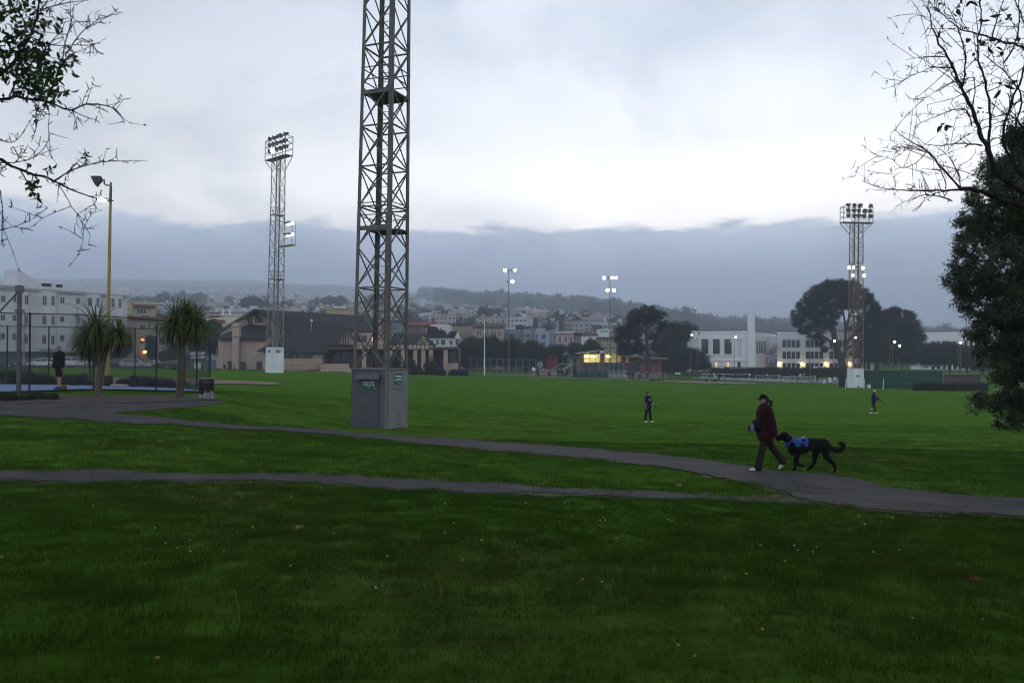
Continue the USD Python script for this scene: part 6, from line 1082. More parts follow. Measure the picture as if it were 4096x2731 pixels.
b = MB(); [b.ball(dg(752, 795, y), .011, 1) for y in (.045, -.045)]; b.build('eyes', m_black, dgt); MB().add(*smoothed(hullm([(dg(735, 868), .014), (dg(712, 882), .012)], 8), 0, 1)).build('tongue', M('tongue', (0.30, 0.22, 0.24), .5, .1), dgt, smooth=True)
tl = [dg(1415, 915), dg(1470, 965), dg(1550, 1010), dg(1625, 1000), dg(1655, 950), dg(1630, 915), dg(1600, 915)]; tq = resample3(tl, 26); tr_ = np.interp(np.linspace(0, 1, 26), [0, .25, .6, .9, 1], [.045, .05, .058, .045, .02])
tb = MB(); tb.tube(tq, tr_, 10); rt2 = np.random.default_rng(4)
tail = tb.build('tail', m_fur, dgt, smooth=True); fr = MB()
for _ in range(1500):
    i = rt2.integers(1, 25); d = rt2.normal(size=3); d /= np.linalg.norm(d); d += (tq[i] - tq[i-1])/np.linalg.norm(tq[i]-tq[i-1])*.5 + (0, 0, -.15); c = tq[i] + d*tr_[i]*.7; e = c + d*rt2.uniform(.02, .06); s = np.cross(d, rt2.normal(size=3)); s = s/np.linalg.norm(s)*.0035; fr.add([c - s, c + s, e], [[0, 1, 2]])
fr.build('tail_fur', M('tail_fur', (0.035, 0.028, 0.024), .8, .3, 20, obj=True), tail, kind='stuff')
m_harn = M('harness_blue', (0.008, 0.050, 0.21), .7, .1, 8, obj=True)
big = union([hullm([(dg(945, 955, .07), .143), (dg(945, 955, -.07), .143), (dg(1120, 925, 0), .168)], nn), hullm([(dg(945, 925), .143), (dg(870, 858), .108)], nn)])
x0, z0 = dg(1130, 900)[0], dg(1, 948)[2]; box = lambda a, b_, c, d: Mf.cube((b_-a, .8, d-c)).translate((a, -.4, c))
hz_ = (big ^ union([box(dg(1128, 0)[0], dg(905, 0)[0], dg(0, 905)[2], 1.2), box(dg(1000, 0)[0], dg(930, 0)[0], dg(0, 945)[2], 1.2), box(dg(1112, 0)[0], dg(1060, 0)[0], dg(0, 950)[2], 1.2)]))
hz_ = hz_ - Mf.cylinder(.9, .030, .030, 12).rotate((90, 0, 0)).translate((dg(1062, 0)[0], .45, dg(0, 862)[2])); v, f, _ = meshkit.arrays(hz_); hn = MB().add(v, f).build('harness', m_harn, dgt, smooth=30)
b = MB(); b.tube([(dg(905, 0)[0], y, dg(0, 0 + z)[2]) for y, z in ((.172, 900), (.176, 950), (.15, 1000), (0, 1045), (-.15, 1000), (-.176, 950), (-.172, 900))], .012, 6); b.build('strap', c_black, hn)
b = MB(); b.tube([dg(1060, 826, 0), dg(1090, 822, 0), dg(1125, 830, 0)], .014, 6); b.build('handle', c_white, hn)
cc = dg(890, 868); b = MB(); axd = dg(845, 835) - dg(930, 905); axd /= np.linalg.norm(axd); s1 = np.array([0, 1.0, 0]); s2 = np.cross(axd, s1)
b.tube([cc + (s1*math.cos(a) + s2*math.sin(a)*1.05)*.118 for a in np.linspace(0, 2*math.pi, 25)], .017, 6); b.build('collar', M('collar_blue', (0.06, 0.09, 0.28), .7, .1), dgt, smooth=40)
# leash: from the collar to the walker's hand
hw_ = np.array([*WP, Z(*WP)]) + rotz(math.pi - .03) @ WJ['wr', 1]; cl = np.array([DP[0], DP[1], DZ]) + rotz(math.pi) @ dg(862, 905, .1)
t = thing('leash', 'thin dark leash from the blue collar to the walking woman', 'leash', cl); mid = (hw_ + cl)/2 - (0, 0, .12)
MB().tube(resample3([np.zeros(3), mid - cl, hw_ - cl], 14), .007, 6).build('cord', c_black, t); b = MB(); b.tube(resample3([(0, 0, 0), (-.02, -.03, -.05), (-.10, -.03, -.06), (-.13, -.03, -.02), (-.06, -.03, .015), (0, 0, 0)], 16), .012, 6); b.build('loop', m_harn, t, smooth=True)
# the two fielders and the man on the court
FP = at2(2592, 1689); F1, FJ, *_ = person('person with a hair bun, navy shirt and black leggings standing in the field', FP, -.75, 1.66, .0, ((.14, .05), (-.10, .05)), ((.35, .15, .5), (.02, .14, .1)), c_navy, c_black, c_white, m_skin, None, .42, 1.0, .034, 0, .10, None, 'bun', 1, head=(.05, -.05), female=True)
mitt(F1, FJ['wr', 0] + FJ['hd', 0]*.06, FJ['hd', 0] + np.array([.2, 0, -.2]), mat=m_leather); MB().box((.155, -.03, 1.24), (.012, .13, .05)).build('shirt_print', m_glogo, F1)
MP = at2(3495, 1654); F2, MJ, *_ = person('person in white cap and navy hoodie stretching out a baseball mitt', MP, -.2, 1.76, .02, ((.20, .05), (-.28, .12)), ((.75, .1, .15), (.05, .12, .2)), c_navy, cloth('dark_grey', (0.03, 0.028, 0.028)), c_white, m_skin2, None, 1.0, .55, .036, .0, .06, (c_white, 'back'), 'short', 1, toe=(0.05, -.15))
mitt(F2, MJ['wr', 0] + MJ['hd', 0]*.06, MJ['hd', 0], mat=m_leather2)
MB().mesh(union([bone(MJ['knee', 0], MJ['ankle', 0], .068, .046, 10)])).build('leg_sleeve', c_black, F2, smooth=40); MB().mesh(bone(MJ['ankle', 1] + (MJ['knee', 1]-MJ['ankle', 1])*.22, MJ['ankle', 1], .05, .046, 10)).build('sock', c_black, F2, smooth=40)
CP = (X(237, 33.0), 33.0); F3, CJ, *_ = person('bald person in black long sleeves and shorts looking up on the court', CP, -math.pi/2 - .45, 1.80, .0, ((.10, .04), (-.08, .08)), ((.05, .32, .12), (.0, .32, .12)), c_black, c_black, cloth('blue_shoe', (0.02, 0.06, 0.30)), m_skin2, None, 1.0, .42, .03, .0, .06, None, 'bald', 1, head=(.2, -.5), z=Z(*CP) + .065)
MB().box((.165, .07, 1.36), (.012, .07, .04)).build('shirt_print', cloth('logo_blue', (0.03, 0.10, 0.40)), F3)
# players and passers-by, far off
cg = cloth('grey', (0.22, 0.22, 0.23)); cb = cloth('blue', (0.035, 0.07, 0.30)); cl_ = cloth('lavender', (0.32, 0.24, 0.46)); cj = cloth('jeans', (0.08, 0.12, 0.20)); cr = cloth('red', (0.22, 0.05, 0.05)); cpb = cloth('pale_blue', (0.36, 0.45, 0.52)); cw2 = cloth('off_white', (0.45, 0.45, 0.44))
walkp = dict(legs=((.32, .1), (-.34, .18)), arms=((-.25, .1, .25), (.3, .1, .3)), toe=(.1, -.4)); still = dict(legs=((.03, .03), (-.03, .03)), arms=((.05, .14, .2), (.05, .14, .2))); runp = dict(lean=.2, legs=((.45, .5), (-.5, .9)), arms=((-.5, .15, 1.3), (.6, .15, 1.3)), toe=(.2, -.9))
hPI = math.pi/2
for sx, d, hd, Hh, tp, bt, sh, st_, kw, pose, lab in [
    (2153, 172, -2.6, 1.80, c_black, c_black, c_black, 'short', dict(hem=.3, puff=.04), still, 'person in a long black coat standing beside the grey bin'),
    (2190, 177, -.6, 1.68, c_white, c_black, c_black, 'short', {}, dict(lean=.35, legs=((.35, .4), (.1, .3)), arms=((.8, .1, .3), (.8, .1, .3))), 'person in a white jacket leaning over a bench table'),
    (2199, 176, 2.6, 1.64, c_black, c_black, c_black, 'long', {}, dict(lean=.3, legs=((.3, .5), (-.1, .3)), arms=((.5, .1, .4), (.4, .1, .5))), 'person in black bending beside the white jacket'),
    (2216, 174, hPI, 1.74, cg, cg, c_black, 'short', {}, still, 'person all in grey with their back to the camera by the benches'),
    (2232, 173, -1.2, 1.76, c_black, c_navy, c_black, 'short', dict(cap=(c_white, 'front')), still, 'person in black with a white cap in the waiting group'),
    (2241, 172, -1.9, 1.66, cb, c_black, c_white, 'tail', {}, still, 'person in a blue top in the middle of the waiting group'),
    (2249, 171, hPI, 1.72, c_navy, c_black, c_white, 'short', {}, still, 'person in navy with their back turned in the waiting group'),
    (2258, 174, -1.4, 1.70, cg, c_black, c_white, 'long', {}, still, 'person in grey top and black trousers right in the group'),
    (2267, 168, -.3, 1.74, c_black, c_black, c_white, 'short', {}, walkp, 'person in black with white shoes striding at the right of the group'),
    (2302, 165, hPI + .2, 1.70, c_navy, c_navy, c_white, 'long', dict(hem=.2, puff=.035), still, 'person in a navy coat and white shoes before the green padded wall'),
    (2342, 169, -.2, 1.74, c_black, c_black, c_black, 'short', {}, dict(legs=((.1, .05), (-.1, .05)), arms=((.9, .2, .3), (.7, .2, .3))), 'person in black against the green padded wall holding out a mitt'),
    (2394, 160, -.9, 1.80, c_navy, c_black, c_black, 'short', dict(pants=.45), still, 'person in navy sweater and dark shorts with bare legs'),
    (2504, 162, -.3, 1.74, c_black, c_white, c_white, 'short', dict(cap=(c_white, 'front'), pants=.45), walkp, 'person with white cap and white shorts near the bleachers'),
    (2514, 166, -1.7, 1.70, c_black, c_black, c_black, 'tail', {}, still, 'person all in black beside the white shorts'),
    (2530, 158, -1.5, 1.74, c_navy, c_black, c_white, 'short', dict(cap=(cr, 'front')), still, 'person in navy with a red cap facing the camera'),
    (2552, 171, hPI, 1.74, cg, cj, c_white, 'short', {}, still, 'person in grey top and jeans by the concrete wall'),
    (2560, 156, hPI - .3, 1.68, cb, c_black, c_white, 'short', {}, walkp, 'person in a bright blue jacket and black leggings'),
    (2590, 154, -1.2, 1.74, c_black, c_black, c_black, 'short', dict(cap=(c_white, 'front'), pants=.45), walkp, 'person with white helmet and bare legs walking below the pine'),
    (2650, 160, -1.3, 1.42, c_black, c_black, c_black, 'short', {}, dict(legs=((.05, .05), (-.05, .05)), arms=((.6, .2, .8), (.6, .2, .8))), 'small person in black with raised hands at the end of the concrete wall'),
    (2825, 145, -.15, 1.68, cl_, c_black, c_white, 'tail', {}, walkp, 'person in a lavender top walking on the far infield'),
    (2860, 142, -.1, 1.72, cw2, c_black, c_black, 'short', dict(cap=(cg, 'front')), runp, 'person in an off white sweater running on the far infield'),
    (2874, 147, -.4, 1.84, c_black, c_black, c_white, 'short', dict(pants=.42), walkp, 'tall person in black shorts on the far infield'),
    (2855, 186, -.8, 1.72, cpb, cpb, c_white, 'short', {}, still, 'person in pale blue on the tennis court behind the runner'),
    (2941, 190, -.2, 1.72, c_black, c_black, c_black, 'short', {}, walkp, 'dark person walking along the left tennis net'),
    (3201, 196, -2.2, 1.74, c_white, cg, c_white, 'short', dict(pants=.45), dict(lean=.1, legs=((.2, .3), (-.2, .2)), arms=((.9, .2, .5), (.3, .2, .5))), 'tennis player in white right of the middle nets'),
    (3215, 203, -2.0, 1.74, cg, c_black, c_white, 'short', dict(pants=.45), still, 'tennis player in grey standing behind the one in white'),
    (3268, 176, -.15, 1.76, c_black, c_black, c_white, 'short', {}, walkp, 'dark person walking inside the tennis fence at its right end'),
    (898, 125, -1.4, 1.20, c_navy, c_navy, c_white, 'short', dict(pants=.45), still, 'small child in navy on the grass before the field house'),
    (752, 128, -2.9, 1.74, c_navy, cj, c_white, 'short', {}, dict(lean=1.15, legs=((.2, .1), (-.1, .05)), arms=((.9, .1, .2), (.8, .1, .2))), 'person bending down on the grass behind the straight palm'),
    (430, 150, -.2, 1.72, c_black, c_black, c_white, 'short', {}, walkp, 'person walking in white shoes by the parked cars behind the leaning palm')]:
    person(lab, (X(sx, d), d), hd, Hh, top=tp, bottom=bt, shoe=sh, style=st_, **{**pose, **kw})
# small dog with the bending person
t = thing('small_dog', 'tiny black dog standing on the grass behind the straight palm', 'dog', G(694, 127))
v, f = smoothed(union([bone((-.2, 0, .26), (.2, 0, .28), .10, .11), bone((.2, 0, .30), (.32, 0, .42), .07, .08), bone((.32, 0, .42), (.44, 0, .39), .06, .03), bone((-.22, 0, .3), (-.34, 0, .48), .04, .02)] + [bone((x, y, .24), (x, y, .03), .045, .03) for x in (-.2, .2) for y in (-.07, .07)]), .03, 4); MB().add(v, f).build('body', m_fur, t, smooth=True)
MB().mesh(union([bone((.33, y, .48), (.32, y*1.6, .54), .025, .01) for y in (-.05, .05)])).build('ears', m_fur, t)
# ------------------------------------------------------------------ parked cars
m_tyre = M('tyre', (0.015, 0.015, 0.016), .8, .1); m_rim = M('wheel_rim', (0.30, 0.31, 0.32), .35, .05, metal=.6); m_cglass = M('car_glass', (0.015, 0.018, 0.022), .06, .1, spec=.9)
PROF = {'suv': ([(0, .35), (0, .75), (.12, .95), (.9, 1.05), (1.5, 1.62), (2.0, 1.72), (3.9, 1.70), (4.45, 1.10), (4.6, .95), (4.62, .35)], [(1.05, 1.08), (1.58, 1.56), (2.1, 1.62), (2.1, 1.06)], [(2.2, 1.06), (2.2, 1.63), (3.1, 1.63), (3.1, 1.05)], [(3.2, 1.05), (3.2, 1.62), (3.8, 1.60), (4.25, 1.08)]),
        'sedan': ([(0, .32), (0, .65), (.15, .80), (1.1, .92), (1.85, 1.38), (2.5, 1.45), (3.1, 1.40), (3.9, .98), (4.5, .92), (4.6, .6), (4.6, .32)], [(1.25, .94), (1.9, 1.33), (2.4, 1.38), (2.4, .93)], [(2.5, .93), (2.5, 1.38), (3.05, 1.34), (3.6, .96)], None),
        'van': ([(0, .4), (0, .95), (.25, 1.15), (.7, 1.25), (1.15, 1.9), (1.6, 2.0), (4.8, 1.98), (4.95, 1.8), (5.0, .4)], [(.85, 1.28), (1.2, 1.82), (1.9, 1.86), (1.9, 1.25)], [(2.1, 1.3), (2.1, 1.84), (3.2, 1.84), (3.2, 1.3)], [(3.4, 1.3), (3.4, 1.84), (4.5, 1.82), (4.5, 1.3)])}
def car(kind, label, mat, pos, rz, tail=False):
    body, *wins = PROF[kind]; t = thing('parked_car', label, 'car', pos, rz, 'cars parked along the street'); Wd = 1.78; L = body[-1][0]
    cs = manifold3d.CrossSection([[(x - L/2, z) for x, z in body][::-1]]).offset(-.06, manifold3d.JoinType.Round).offset(.06, manifold3d.JoinType.Round)
    m = cs.extrude(Wd).rotate((90, 0, 0)).translate((0, Wd/2, 0)); up = manifold3d.CrossSection([[(-L, 1.0), (L, 1.0), (L, 3), (-L, 3)]])
    v, f, _ = meshkit.arrays(m.refine_to_length(.35)); zc = .95 if kind != 'van' else 1.2; v[:, 1] *= 1 - .16*np.clip((v[:, 2]-zc)/.7, 0, 1) - .04*np.clip((.6-v[:, 2])/.3, 0, 1)
    MB().add(v, f).build('body', mat, t, smooth=35)
    for w in wins:
        if w is None: continue
        for sd in (-1, 1):
            b = MB(); q = [(x - L/2, z) for x, z in w]; b.add([(x, sd*(Wd/2*(1 - .16*min(1, max(0, (z-zc)/.7))) + .012), z) for x, z in q], [[0, 1, 2, 3]] if sd > 0 else [[3, 2, 1, 0]]); b.build('side_window', m_cglass, t)
    wx = (.85 - L/2, L/2 - .95)
    for x in wx:
        for sd in (-1, 1):
            b = MB(); b.tube([(x, sd*(Wd/2 - .2), .33), (x, sd*(Wd/2 + .01), .33)], .33, 16); wh = b.build('wheel', m_tyre, t); b = MB(); b.tube([(x, sd*(Wd/2), .33), (x, sd*(Wd/2 + .02), .33)], .2, 12); b.build('rim', m_rim, wh)
    z = body[2][1] - .12
    for sd in (-1, 1): MB().box((-L/2 + .04, sd*.68, z), (.1, .3, .13)).build('headlight', M('head_lens', (0.5, 0.52, 0.55), .2, .05), t); MB().box((L/2 - .02, sd*.72, z + .02), (.1, .26, .2)).build('tail_light', E('tail_glow', (1.0, 0.06, 0.03), 2.5) if tail else M('tail_lens', (0.20, 0.012, 0.012), .3, .05), t)
    MB().add([(body[3][0] - L/2 + .06, -.72, body[3][1] + .05), (body[3][0] - L/2 + .06, .72, body[3][1] + .05), (body[4][0] - L/2 - .03, .62, body[4][1] - .03), (body[4][0] - L/2 - .03, -.62, body[4][1] - .03)], [[0, 1, 2, 3]]).build('windscreen', m_cglass, t)
def paint(n, rgb): return M('paint_' + n, rgb, .3, .03, spec=.6)
p_w, p_s, p_k, p_r, p_g = paint('white', (0.55, 0.56, 0.57)), paint('silver', (0.26, 0.27, 0.29)), paint('black', (0.02, 0.021, 0.024)), paint('red', (0.16, 0.03, 0.03)), paint('slate', (0.07, 0.085, 0.095))
rzs = math.atan2(158-134, X(1090, 158) - X(-700, 134))
def street_at(sx, off): 
    A_, B_ = np.array([X(-700, 136), 136.]), np.array([X(1090, 160), 160.]); f = frac(sx, A_, B_); q = A_ + (B_-A_)*f; return np.array([q[0], q[1] + off, Z(q[0], q[1] + off) + .08])
for kind, sx, off, mt_, tl_, lab in [('sedan', 30, 3.5, p_g, 0, 'slate coloured sedan parked at the far left behind the shrubs'), ('sedan', 108, 1.2, p_s, 0, 'silver sedan parked behind the fence left of the man'), ('suv', 165, .6, p_w, 1, 'white estate car with lit tail lights behind the man'), ('van', 300, .8, p_w, 0, 'white van parked just left of the leaning palm'), ('suv', 452, 1.2, p_k, 0, 'dark estate car parked just right of the leaning palm'), ('suv', 540, -.6, p_s, 0, 'silver estate car parked in front of the stucco house'), ('sedan', 585, 3.2, p_w, 0, 'white sedan half hidden behind the silver estate car'), ('sedan', 650, 1.0, p_k, 1, 'black sedan with red lights left of the straight palm'), ('suv', 705, -.5, p_k, 1, 'black estate car with glowing lights behind the straight palm trunk')]:
    car(kind, lab, mt_, street_at(sx, off), rzs + (math.pi if sx in (540, 300) else 0), bool(tl_))
# street lamp with a curved arm
p = G(307, 147); t = thing('street_lamp', 'grey street lamp with a curved arm before the white apartment house', 'street lamp', p); h = Zs(1216, 147) - p[2]; MB().tube([(0, 0, -.1), (0, 0, h - .6)], [.11, .08], 8).build('pole', m_galv, t, smooth=40); b = MB(); b.tube([(0, 0, h - .9), (-.3, 0, h - .2), (-1.2, 0, h)], .05, 6).build('arm', m_galv, t); MB().mesh(rbox((.9, .3, .16), .06).translate((-1.7, 0, h))).build('lamp_housing', m_galv, t, smooth=40); MB().mesh(rbox((.8, .5, .85), .05).translate((0, -.1, h - 2.1))).build('control_box', m_galv, t, smooth=40)
p = G(96, 146); t = thing('utility_pole', 'grey utility post left of the apartment bay behind the hoop post', 'pole', p); MB().tube([(0, 0, -.1), (0, 0, Zs(1232, 146) - p[2])], [.14, .10], 8).build('shaft', m_galv, t, smooth=40); MB().box((0, 0, 1.2), (.5, .4, .9)).build('meter_box', m_galv, t)
# notice boards on the street fence
for i, (s0, s1, y0, y1, lab) in enumerate([(763, 779, 1408, 1434, 'white notice sheet at the left of three behind the straight palm'), (781, 797, 1406, 1434, 'white notice sheet in the middle of three behind the palm'), (802, 818, 1407, 1434, 'white notice sheet at the right of three behind the palm'), (777, 803, 1449, 1474, 'white lower notice board above the grass left of the field house')]):
    d = 134; p = G((s0+s1)/2, d); t = thing('notice_board', lab, 'notice board', p); k = d/FPX; zt_, zb_ = Zs(y0, d) - p[2], Zs(y1, d) - p[2]; MB().span(-(s1-s0)*k/2, (s1-s0)*k/2, -.02, .02, zb_, zt_).build('sheet', m_white, t); [MB().bar((x*(s1-s0)*k*.45, .05, 0), (x*(s1-s0)*k*.45, .05, zt_), .06).build('post', m_galv, t) for x in (-1, 1)]
t = thing('field_gate', 'blue metal gate panel beside the field house wall', 'gate', G(846, 150)); MB().span(-.9, .9, -.03, .03, .1, 2.0).build('panel', M('gate_blue', (0.05, 0.10, 0.15), .6, .1), t); [MB().bar((x, 0, 0), (x, 0, 4.2), .09).build('post', m_galv, t) for x in (-1.0, 1.0, 2.2)]
# flagpole
p = G(1938, 168); t = thing('flagpole', 'slim white flagpole standing before the dark rounded trees', 'flagpole', p); h = Zs(1276, 168) - p[2]; MB().tube([(0, 0, -.1), (0, 0, h)], [.15, .08], 10).build('pole', m_white, t, smooth=40); MB().ball((0, 0, h + .1), .14, 1).build('finial', m_galv, t)
# ------------------------------------------------------------------ ball field furniture
def gfence(name, label, sxa, da, sxb, db, sytop, npost, wire=.35, mat=None, wm=None, rails=(.02, .98), pr=.05, cat='fence'):
    a, b_ = np.array([X(sxa, da), da]), np.array([X(sxb, db), db]); H_ = Zs(sytop, (da+db)/2) - Z(*((a+b_)/2)); return fence(name, label, [a, b_], H_, np.linspace(0, 1, npost), wire=wire, wr=.006, pr=pr, mat=mat or m_galv, wmat=wm or M('far_wire', (0.085, 0.09, 0.095), .6, .1), rails=rails, cat=cat)
gfence('ball_fence', 'tall grey chain link fence left of the waiting group', 1882, 182, 2170, 180, 1434, 12, rails=(.02, .5, .98))
gfence('backstop', 'grey chain link backstop behind the green padded wall', 2280, 178, 2436, 174, 1425, 5, rails=(.02, .45, .72, .98), cat='backstop')
gfence('ball_fence', 'grey fence with green windscreen in front of the pavilion', 2436, 180, 2494, 178, 1453, 4)
gfence('ball_fence', 'short grey fence right of the red nets', 2268, 182, 2312, 180, 1432, 3)
t = thing('padded_wall', 'low dark green padded wall at the foot of the backstop', 'padded wall', G(2362, 171)); k = 171/FPX
for i in range(6): MB().box(((-3+i+.5)*24*k, 0, .62), (24*k - .05, .16, 1.24)).build('pad', M('pad_green', (0.010, 0.055, 0.038), .6, .12), t)
t = thing('windscreen', 'dark green mesh windscreen hung below the pavilion windows', 'windscreen', G(2464, 181)); k = 181/FPX
for i in range(3): MB().box(((-1+i)*20*k, 0, 1.5), (20*k - .06, .05, 2.6)).build('panel', M('screen_green', (0.020, 0.048, 0.044), .8, .12), t)
t = thing('concrete_wall', 'low grey concrete wall under the pine', 'wall', G(2580, 177)); k = 177/FPX
for i in range(6): MB().box(((-3+i+.5)*28*k, 0, .55), (28*k - .03, .3, 1.2)).build('block', M('wall_concrete', (0.15, 0.14, 0.135), .9, .12, 1.0), t)
def bench(label, sx, d, L, rows, name='bleachers'):
    t = thing(name, label, 'bleachers', G(sx, d))
    for i in range(rows):
        MB().box((0, i*.65, .42 + i*.36), (L, .28, .05)).build('seat_plank', m_aluw, t); MB().box((0, i*.65 - .3, .16 + i*.33), (L, .26, .04)).build('foot_plank', m_aluw, t)
    for x in np.linspace(-L/2 + .3, L/2 - .3, 4): b = MB(); b.bar((x, -.2, 0), (x, rows*.65 - .4, rows*.36), .06).bar((x, rows*.65 - .5, 0), (x, rows*.65 - .5, rows*.36), .06); b.build('frame', m_galv, t)
m_aluw = M('aluminium_plank', (0.48, 0.49, 0.50), .4, .08)
bench('white aluminium bleachers left of the waiting players', 2200, 179, 5.5, 4); bench('white aluminium bleachers right of the padded wall', 2470, 172, 4.2, 4)
t = thing('waste_bin', 'grey square bin with an open white lid beside the black coat', 'waste bin', G(2134, 176)); MB().box((0, 0, .65), (.75, .7, 1.3), top=.95).build('bin_body', m_steel2, t); MB().bar((-.3, 0, 1.75), (.35, 0, 1.4), .06, .7).build('lid', m_white, t)
t = thing('drink_cooler', 'orange square cooler on the ground by the left bleachers', 'cooler', G(2172, 174)); MB().mesh(rbox((.7, .5, .75), .08).translate((0, 0, .42))).build('tub', M('cooler_orange', (0.42, 0.10, 0.035), .5, .08), t, smooth=40); MB().mesh(rbox((.74, .54, .12), .04).translate((0, 0, .86))).build('lid', M('cooler_orange', None), t, smooth=40)
t = thing('gear_bag', 'dark blue bag lying on the grass right of the white helmet', 'bag', G(2609, 156)); MB().mesh(rbox((.9, .35, .3), .12).translate((0, 0, .16))).build('body', c_navy, t, smooth=40); MB().tube([(-.2, 0, .3), (0, 0, .42), (.2, 0, .3)], .02, 6).build('handle', c_black, t)
t = thing('gear_bag', 'small black bag on the grass left of the child', 'bag', G(2632, 156)); MB().mesh(rbox((.5, .3, .32), .12).translate((0, 0, .16))).build('body', c_black, t, smooth=40); MB().tube([(-.1, 0, .3), (0, 0, .4), (.1, 0, .3)], .02, 6).build('handle', c_black, t)
# playground
m_red = M('play_red', (0.30, 0.018, 0.035), .6, .1); m_pgreen = M('play_green', (0.012, 0.10, 0.075), .5, .1); m_pyel = M('play_yellow', (0.42, 0.32, 0.11), .5, .1)
for i, sx in enumerate((2194, 2204, 2215, 2225)):
    d = 190 + (i % 2)*3; p = G(sx, d); h = Zs(1425, d) - p[2]; t = thing('net_climber', ['leftmost red rope climbing mast in the playground', 'second red rope climbing mast from the left', 'third red rope climbing mast from the left', 'rightmost red rope climbing mast by the green play tower'][i], 'climber', p)
    MB().tube([(0, 0, 0), (0, 0, h)], [.16, .10], 8).build('mast', m_red, t); MB().ball((0, 0, h), .2, 1).build('cap', m_red, t); b = MB()
    for j in range(8):
        a = j*math.pi/4; b.bar((0, 0, h*.85), (1.3*math.cos(a), 1.3*math.sin(a), .4), .05)
    for zz_ in (.2, .4, .6): r = 1.3*(1 - zz_); b.tube([(r*math.cos(a), r*math.sin(a), .4 + (h*.85-.4)*zz_) for a in np.linspace(0, 2*math.pi, 13)], .04, 4)
    b.build('rope_net', m_red, t, kind='stuff')
d = 186; p = G(2264, d); k = d/FPX; zp = lambda y: Zs(y, d) - p[2]; t = thing('play_tower', 'green and yellow play tower with a pointed roof and slides', 'play tower', p)
for x in (-.7, .7):
    for y in (-.7, .7): MB().bar((x, y, 0), (x, y, zp(1420)), .13).build('post', m_pgreen, t)
MB().box((0, 0, (zp(1405)+zp(1420))/2), (1.9, 1.9, zp(1405)-zp(1420)), top=.08).build('roof', m_pgreen, t); MB().box((0, 0, zp(1455)), (1.7, 1.7, .12)).build('deck', m_pyel, t)
for i in range(5): MB().bar((1.2 + .0, -.6 + i*.3, zp(1458)), (1.2, -.6 + i*.3, zp(1438)), .12).build('panel_bar', m_pyel, t)
MB().box((1.9, 0, zp(1458)), (1.6, 1.4, .1)).build('deck', m_pyel, t)
for x in (1.2, 2.6): MB().bar((x, -.7, 0), (x, -.7, zp(1436)), .11).build('post', m_pyel, t)
for nm, pts in (('slide', [(-.8, -.5, zp(1455)), (-2.0, -.8, zp(1466)), (-3.4, -1, zp(1484))]), ('slide', [(1.3, -.9, zp(1456)), (.2, -1.6, zp(1468)), (-.9, -1.9, zp(1478))])):
    q = resample3(pts, 10); b = MB(); b.tube(q, .32, 8); b.build(nm, m_pgreen if pts[0][0] < 0 else M('slide_beige', (0.20, 0.20, 0.17), .5, .1), t, smooth=True)
t = thing('ring_climber', 'white wire ring sculpture on top of the ball fence end', 'climber', G(2160, 183)); zz_ = Zs(1458, 183) - Z(X(2160, 183), 183)
for i in range(4): b = MB(); b.tube([(.65*math.cos(a)*math.cos(i*.7) , .65*math.cos(a)*math.sin(i*.7), zz_ + .6*math.sin(a)) for a in np.linspace(0, 2*math.pi, 19)], .04, 5); b.build('ring', m_aluw, t)
MB().bar((0, 0, 0), (0, 0, zz_), .08).build('post', m_galv, t)
# ------------------------------------------------------------------ tennis courts
m_tfence = M('tennis_fence', (0.02, 0.022, 0.024), .6, .15)
gfence('tennis_fence', 'long black chain link fence in front of the tennis courts', 2682, 178, 3372, 164, 1468, 13, wire=.5, mat=m_tfence, wm=m_tfence, pr=.055)
t = thing('gate_fence', 'black picket railing with three small notices at the court corner', 'railing', G(2720, 174)); 
for i in range(16): MB().bar((-2.6 + i*.35, 0, 0), (-2.6 + i*.35, 0, 1.5), .05).build('picket', m_tfence, t)
MB().bar((-2.7, 0, 1.45), (2.8, 0, 1.45), .05).build('rail', m_tfence, t); [MB().box((x, -.06, 1.25), (.3, .02, .36)).build('notice', m_white, t) for x in (-.85, -.5, -.1)]
for i, (s0, s1, d, y, lab) in enumerate([(2808, 2898, 200, 1508, 'low white taped tennis net left of the sweater runner'), (2890, 2995, 206, 1504, 'white taped tennis net behind the walking dark person'), (3022, 3069, 198, 1511, 'short angled tennis net left of the middle'), (3076, 3118, 202, 1510, 'second short angled tennis net from the left'), (3160, 3262, 190, 1515, 'white taped tennis net in front of the tennis players'), (3114, 3180, 188, 1519, 'low tennis net left of the player in white')]):
    k = d/FPX; L = (s1-s0)*k; t = thing('tennis_net', lab, 'tennis net', G((s0+s1)/2, d), R.uniform(-.15, .15)); [MB().tube([(x, 0, 0), (x, 0, 1.1)], .05, 8).build('post', m_white, t) for x in (-L/2, L/2)]
    b = MB(); b.tube([(x, 0, 1.06 - .12*(1 - (2*x/L)**2)) for x in np.linspace(-L/2, L/2, 9)], .055, 5); b.build('tape', m_white, t); b = MB(); [b.bar((x, 0, .08), (x, 0, .98 - .1*(1 - (2*x/L)**2)), .012) for x in np.arange(-L/2, L/2, .16)]; [b.bar((-L/2, 0, z_), (L/2, 0, z_), .012) for z_ in np.arange(.1, .95, .16)]; b.build('mesh', m_tfence, t, kind='stuff')
k = 213/FPX; t = thing('ivy_hedge', 'long clipped ivy hedge between the courts and the white school', 'hedge', G(3110, 214)); Lh = (3385-2838)*k; zt_ = Zs(1473, 214) - Z(X(3110, 214), 214)
MB().span(-Lh/2, Lh/2, -.4, .4, 0, zt_ - .2).build('core', M('hedge_core', (0.012, 0.018, 0.010), .9, .3, 1), t); nh = 2600; ps = np.stack([NR.uniform(-Lh/2, Lh/2, nh), NR.uniform(-.7, .1, nh), NR.uniform(.1, zt_, nh)], 1); scatter('foliage', t, BALL, m_hedge, ps, NR.uniform(.3, .6, nh))
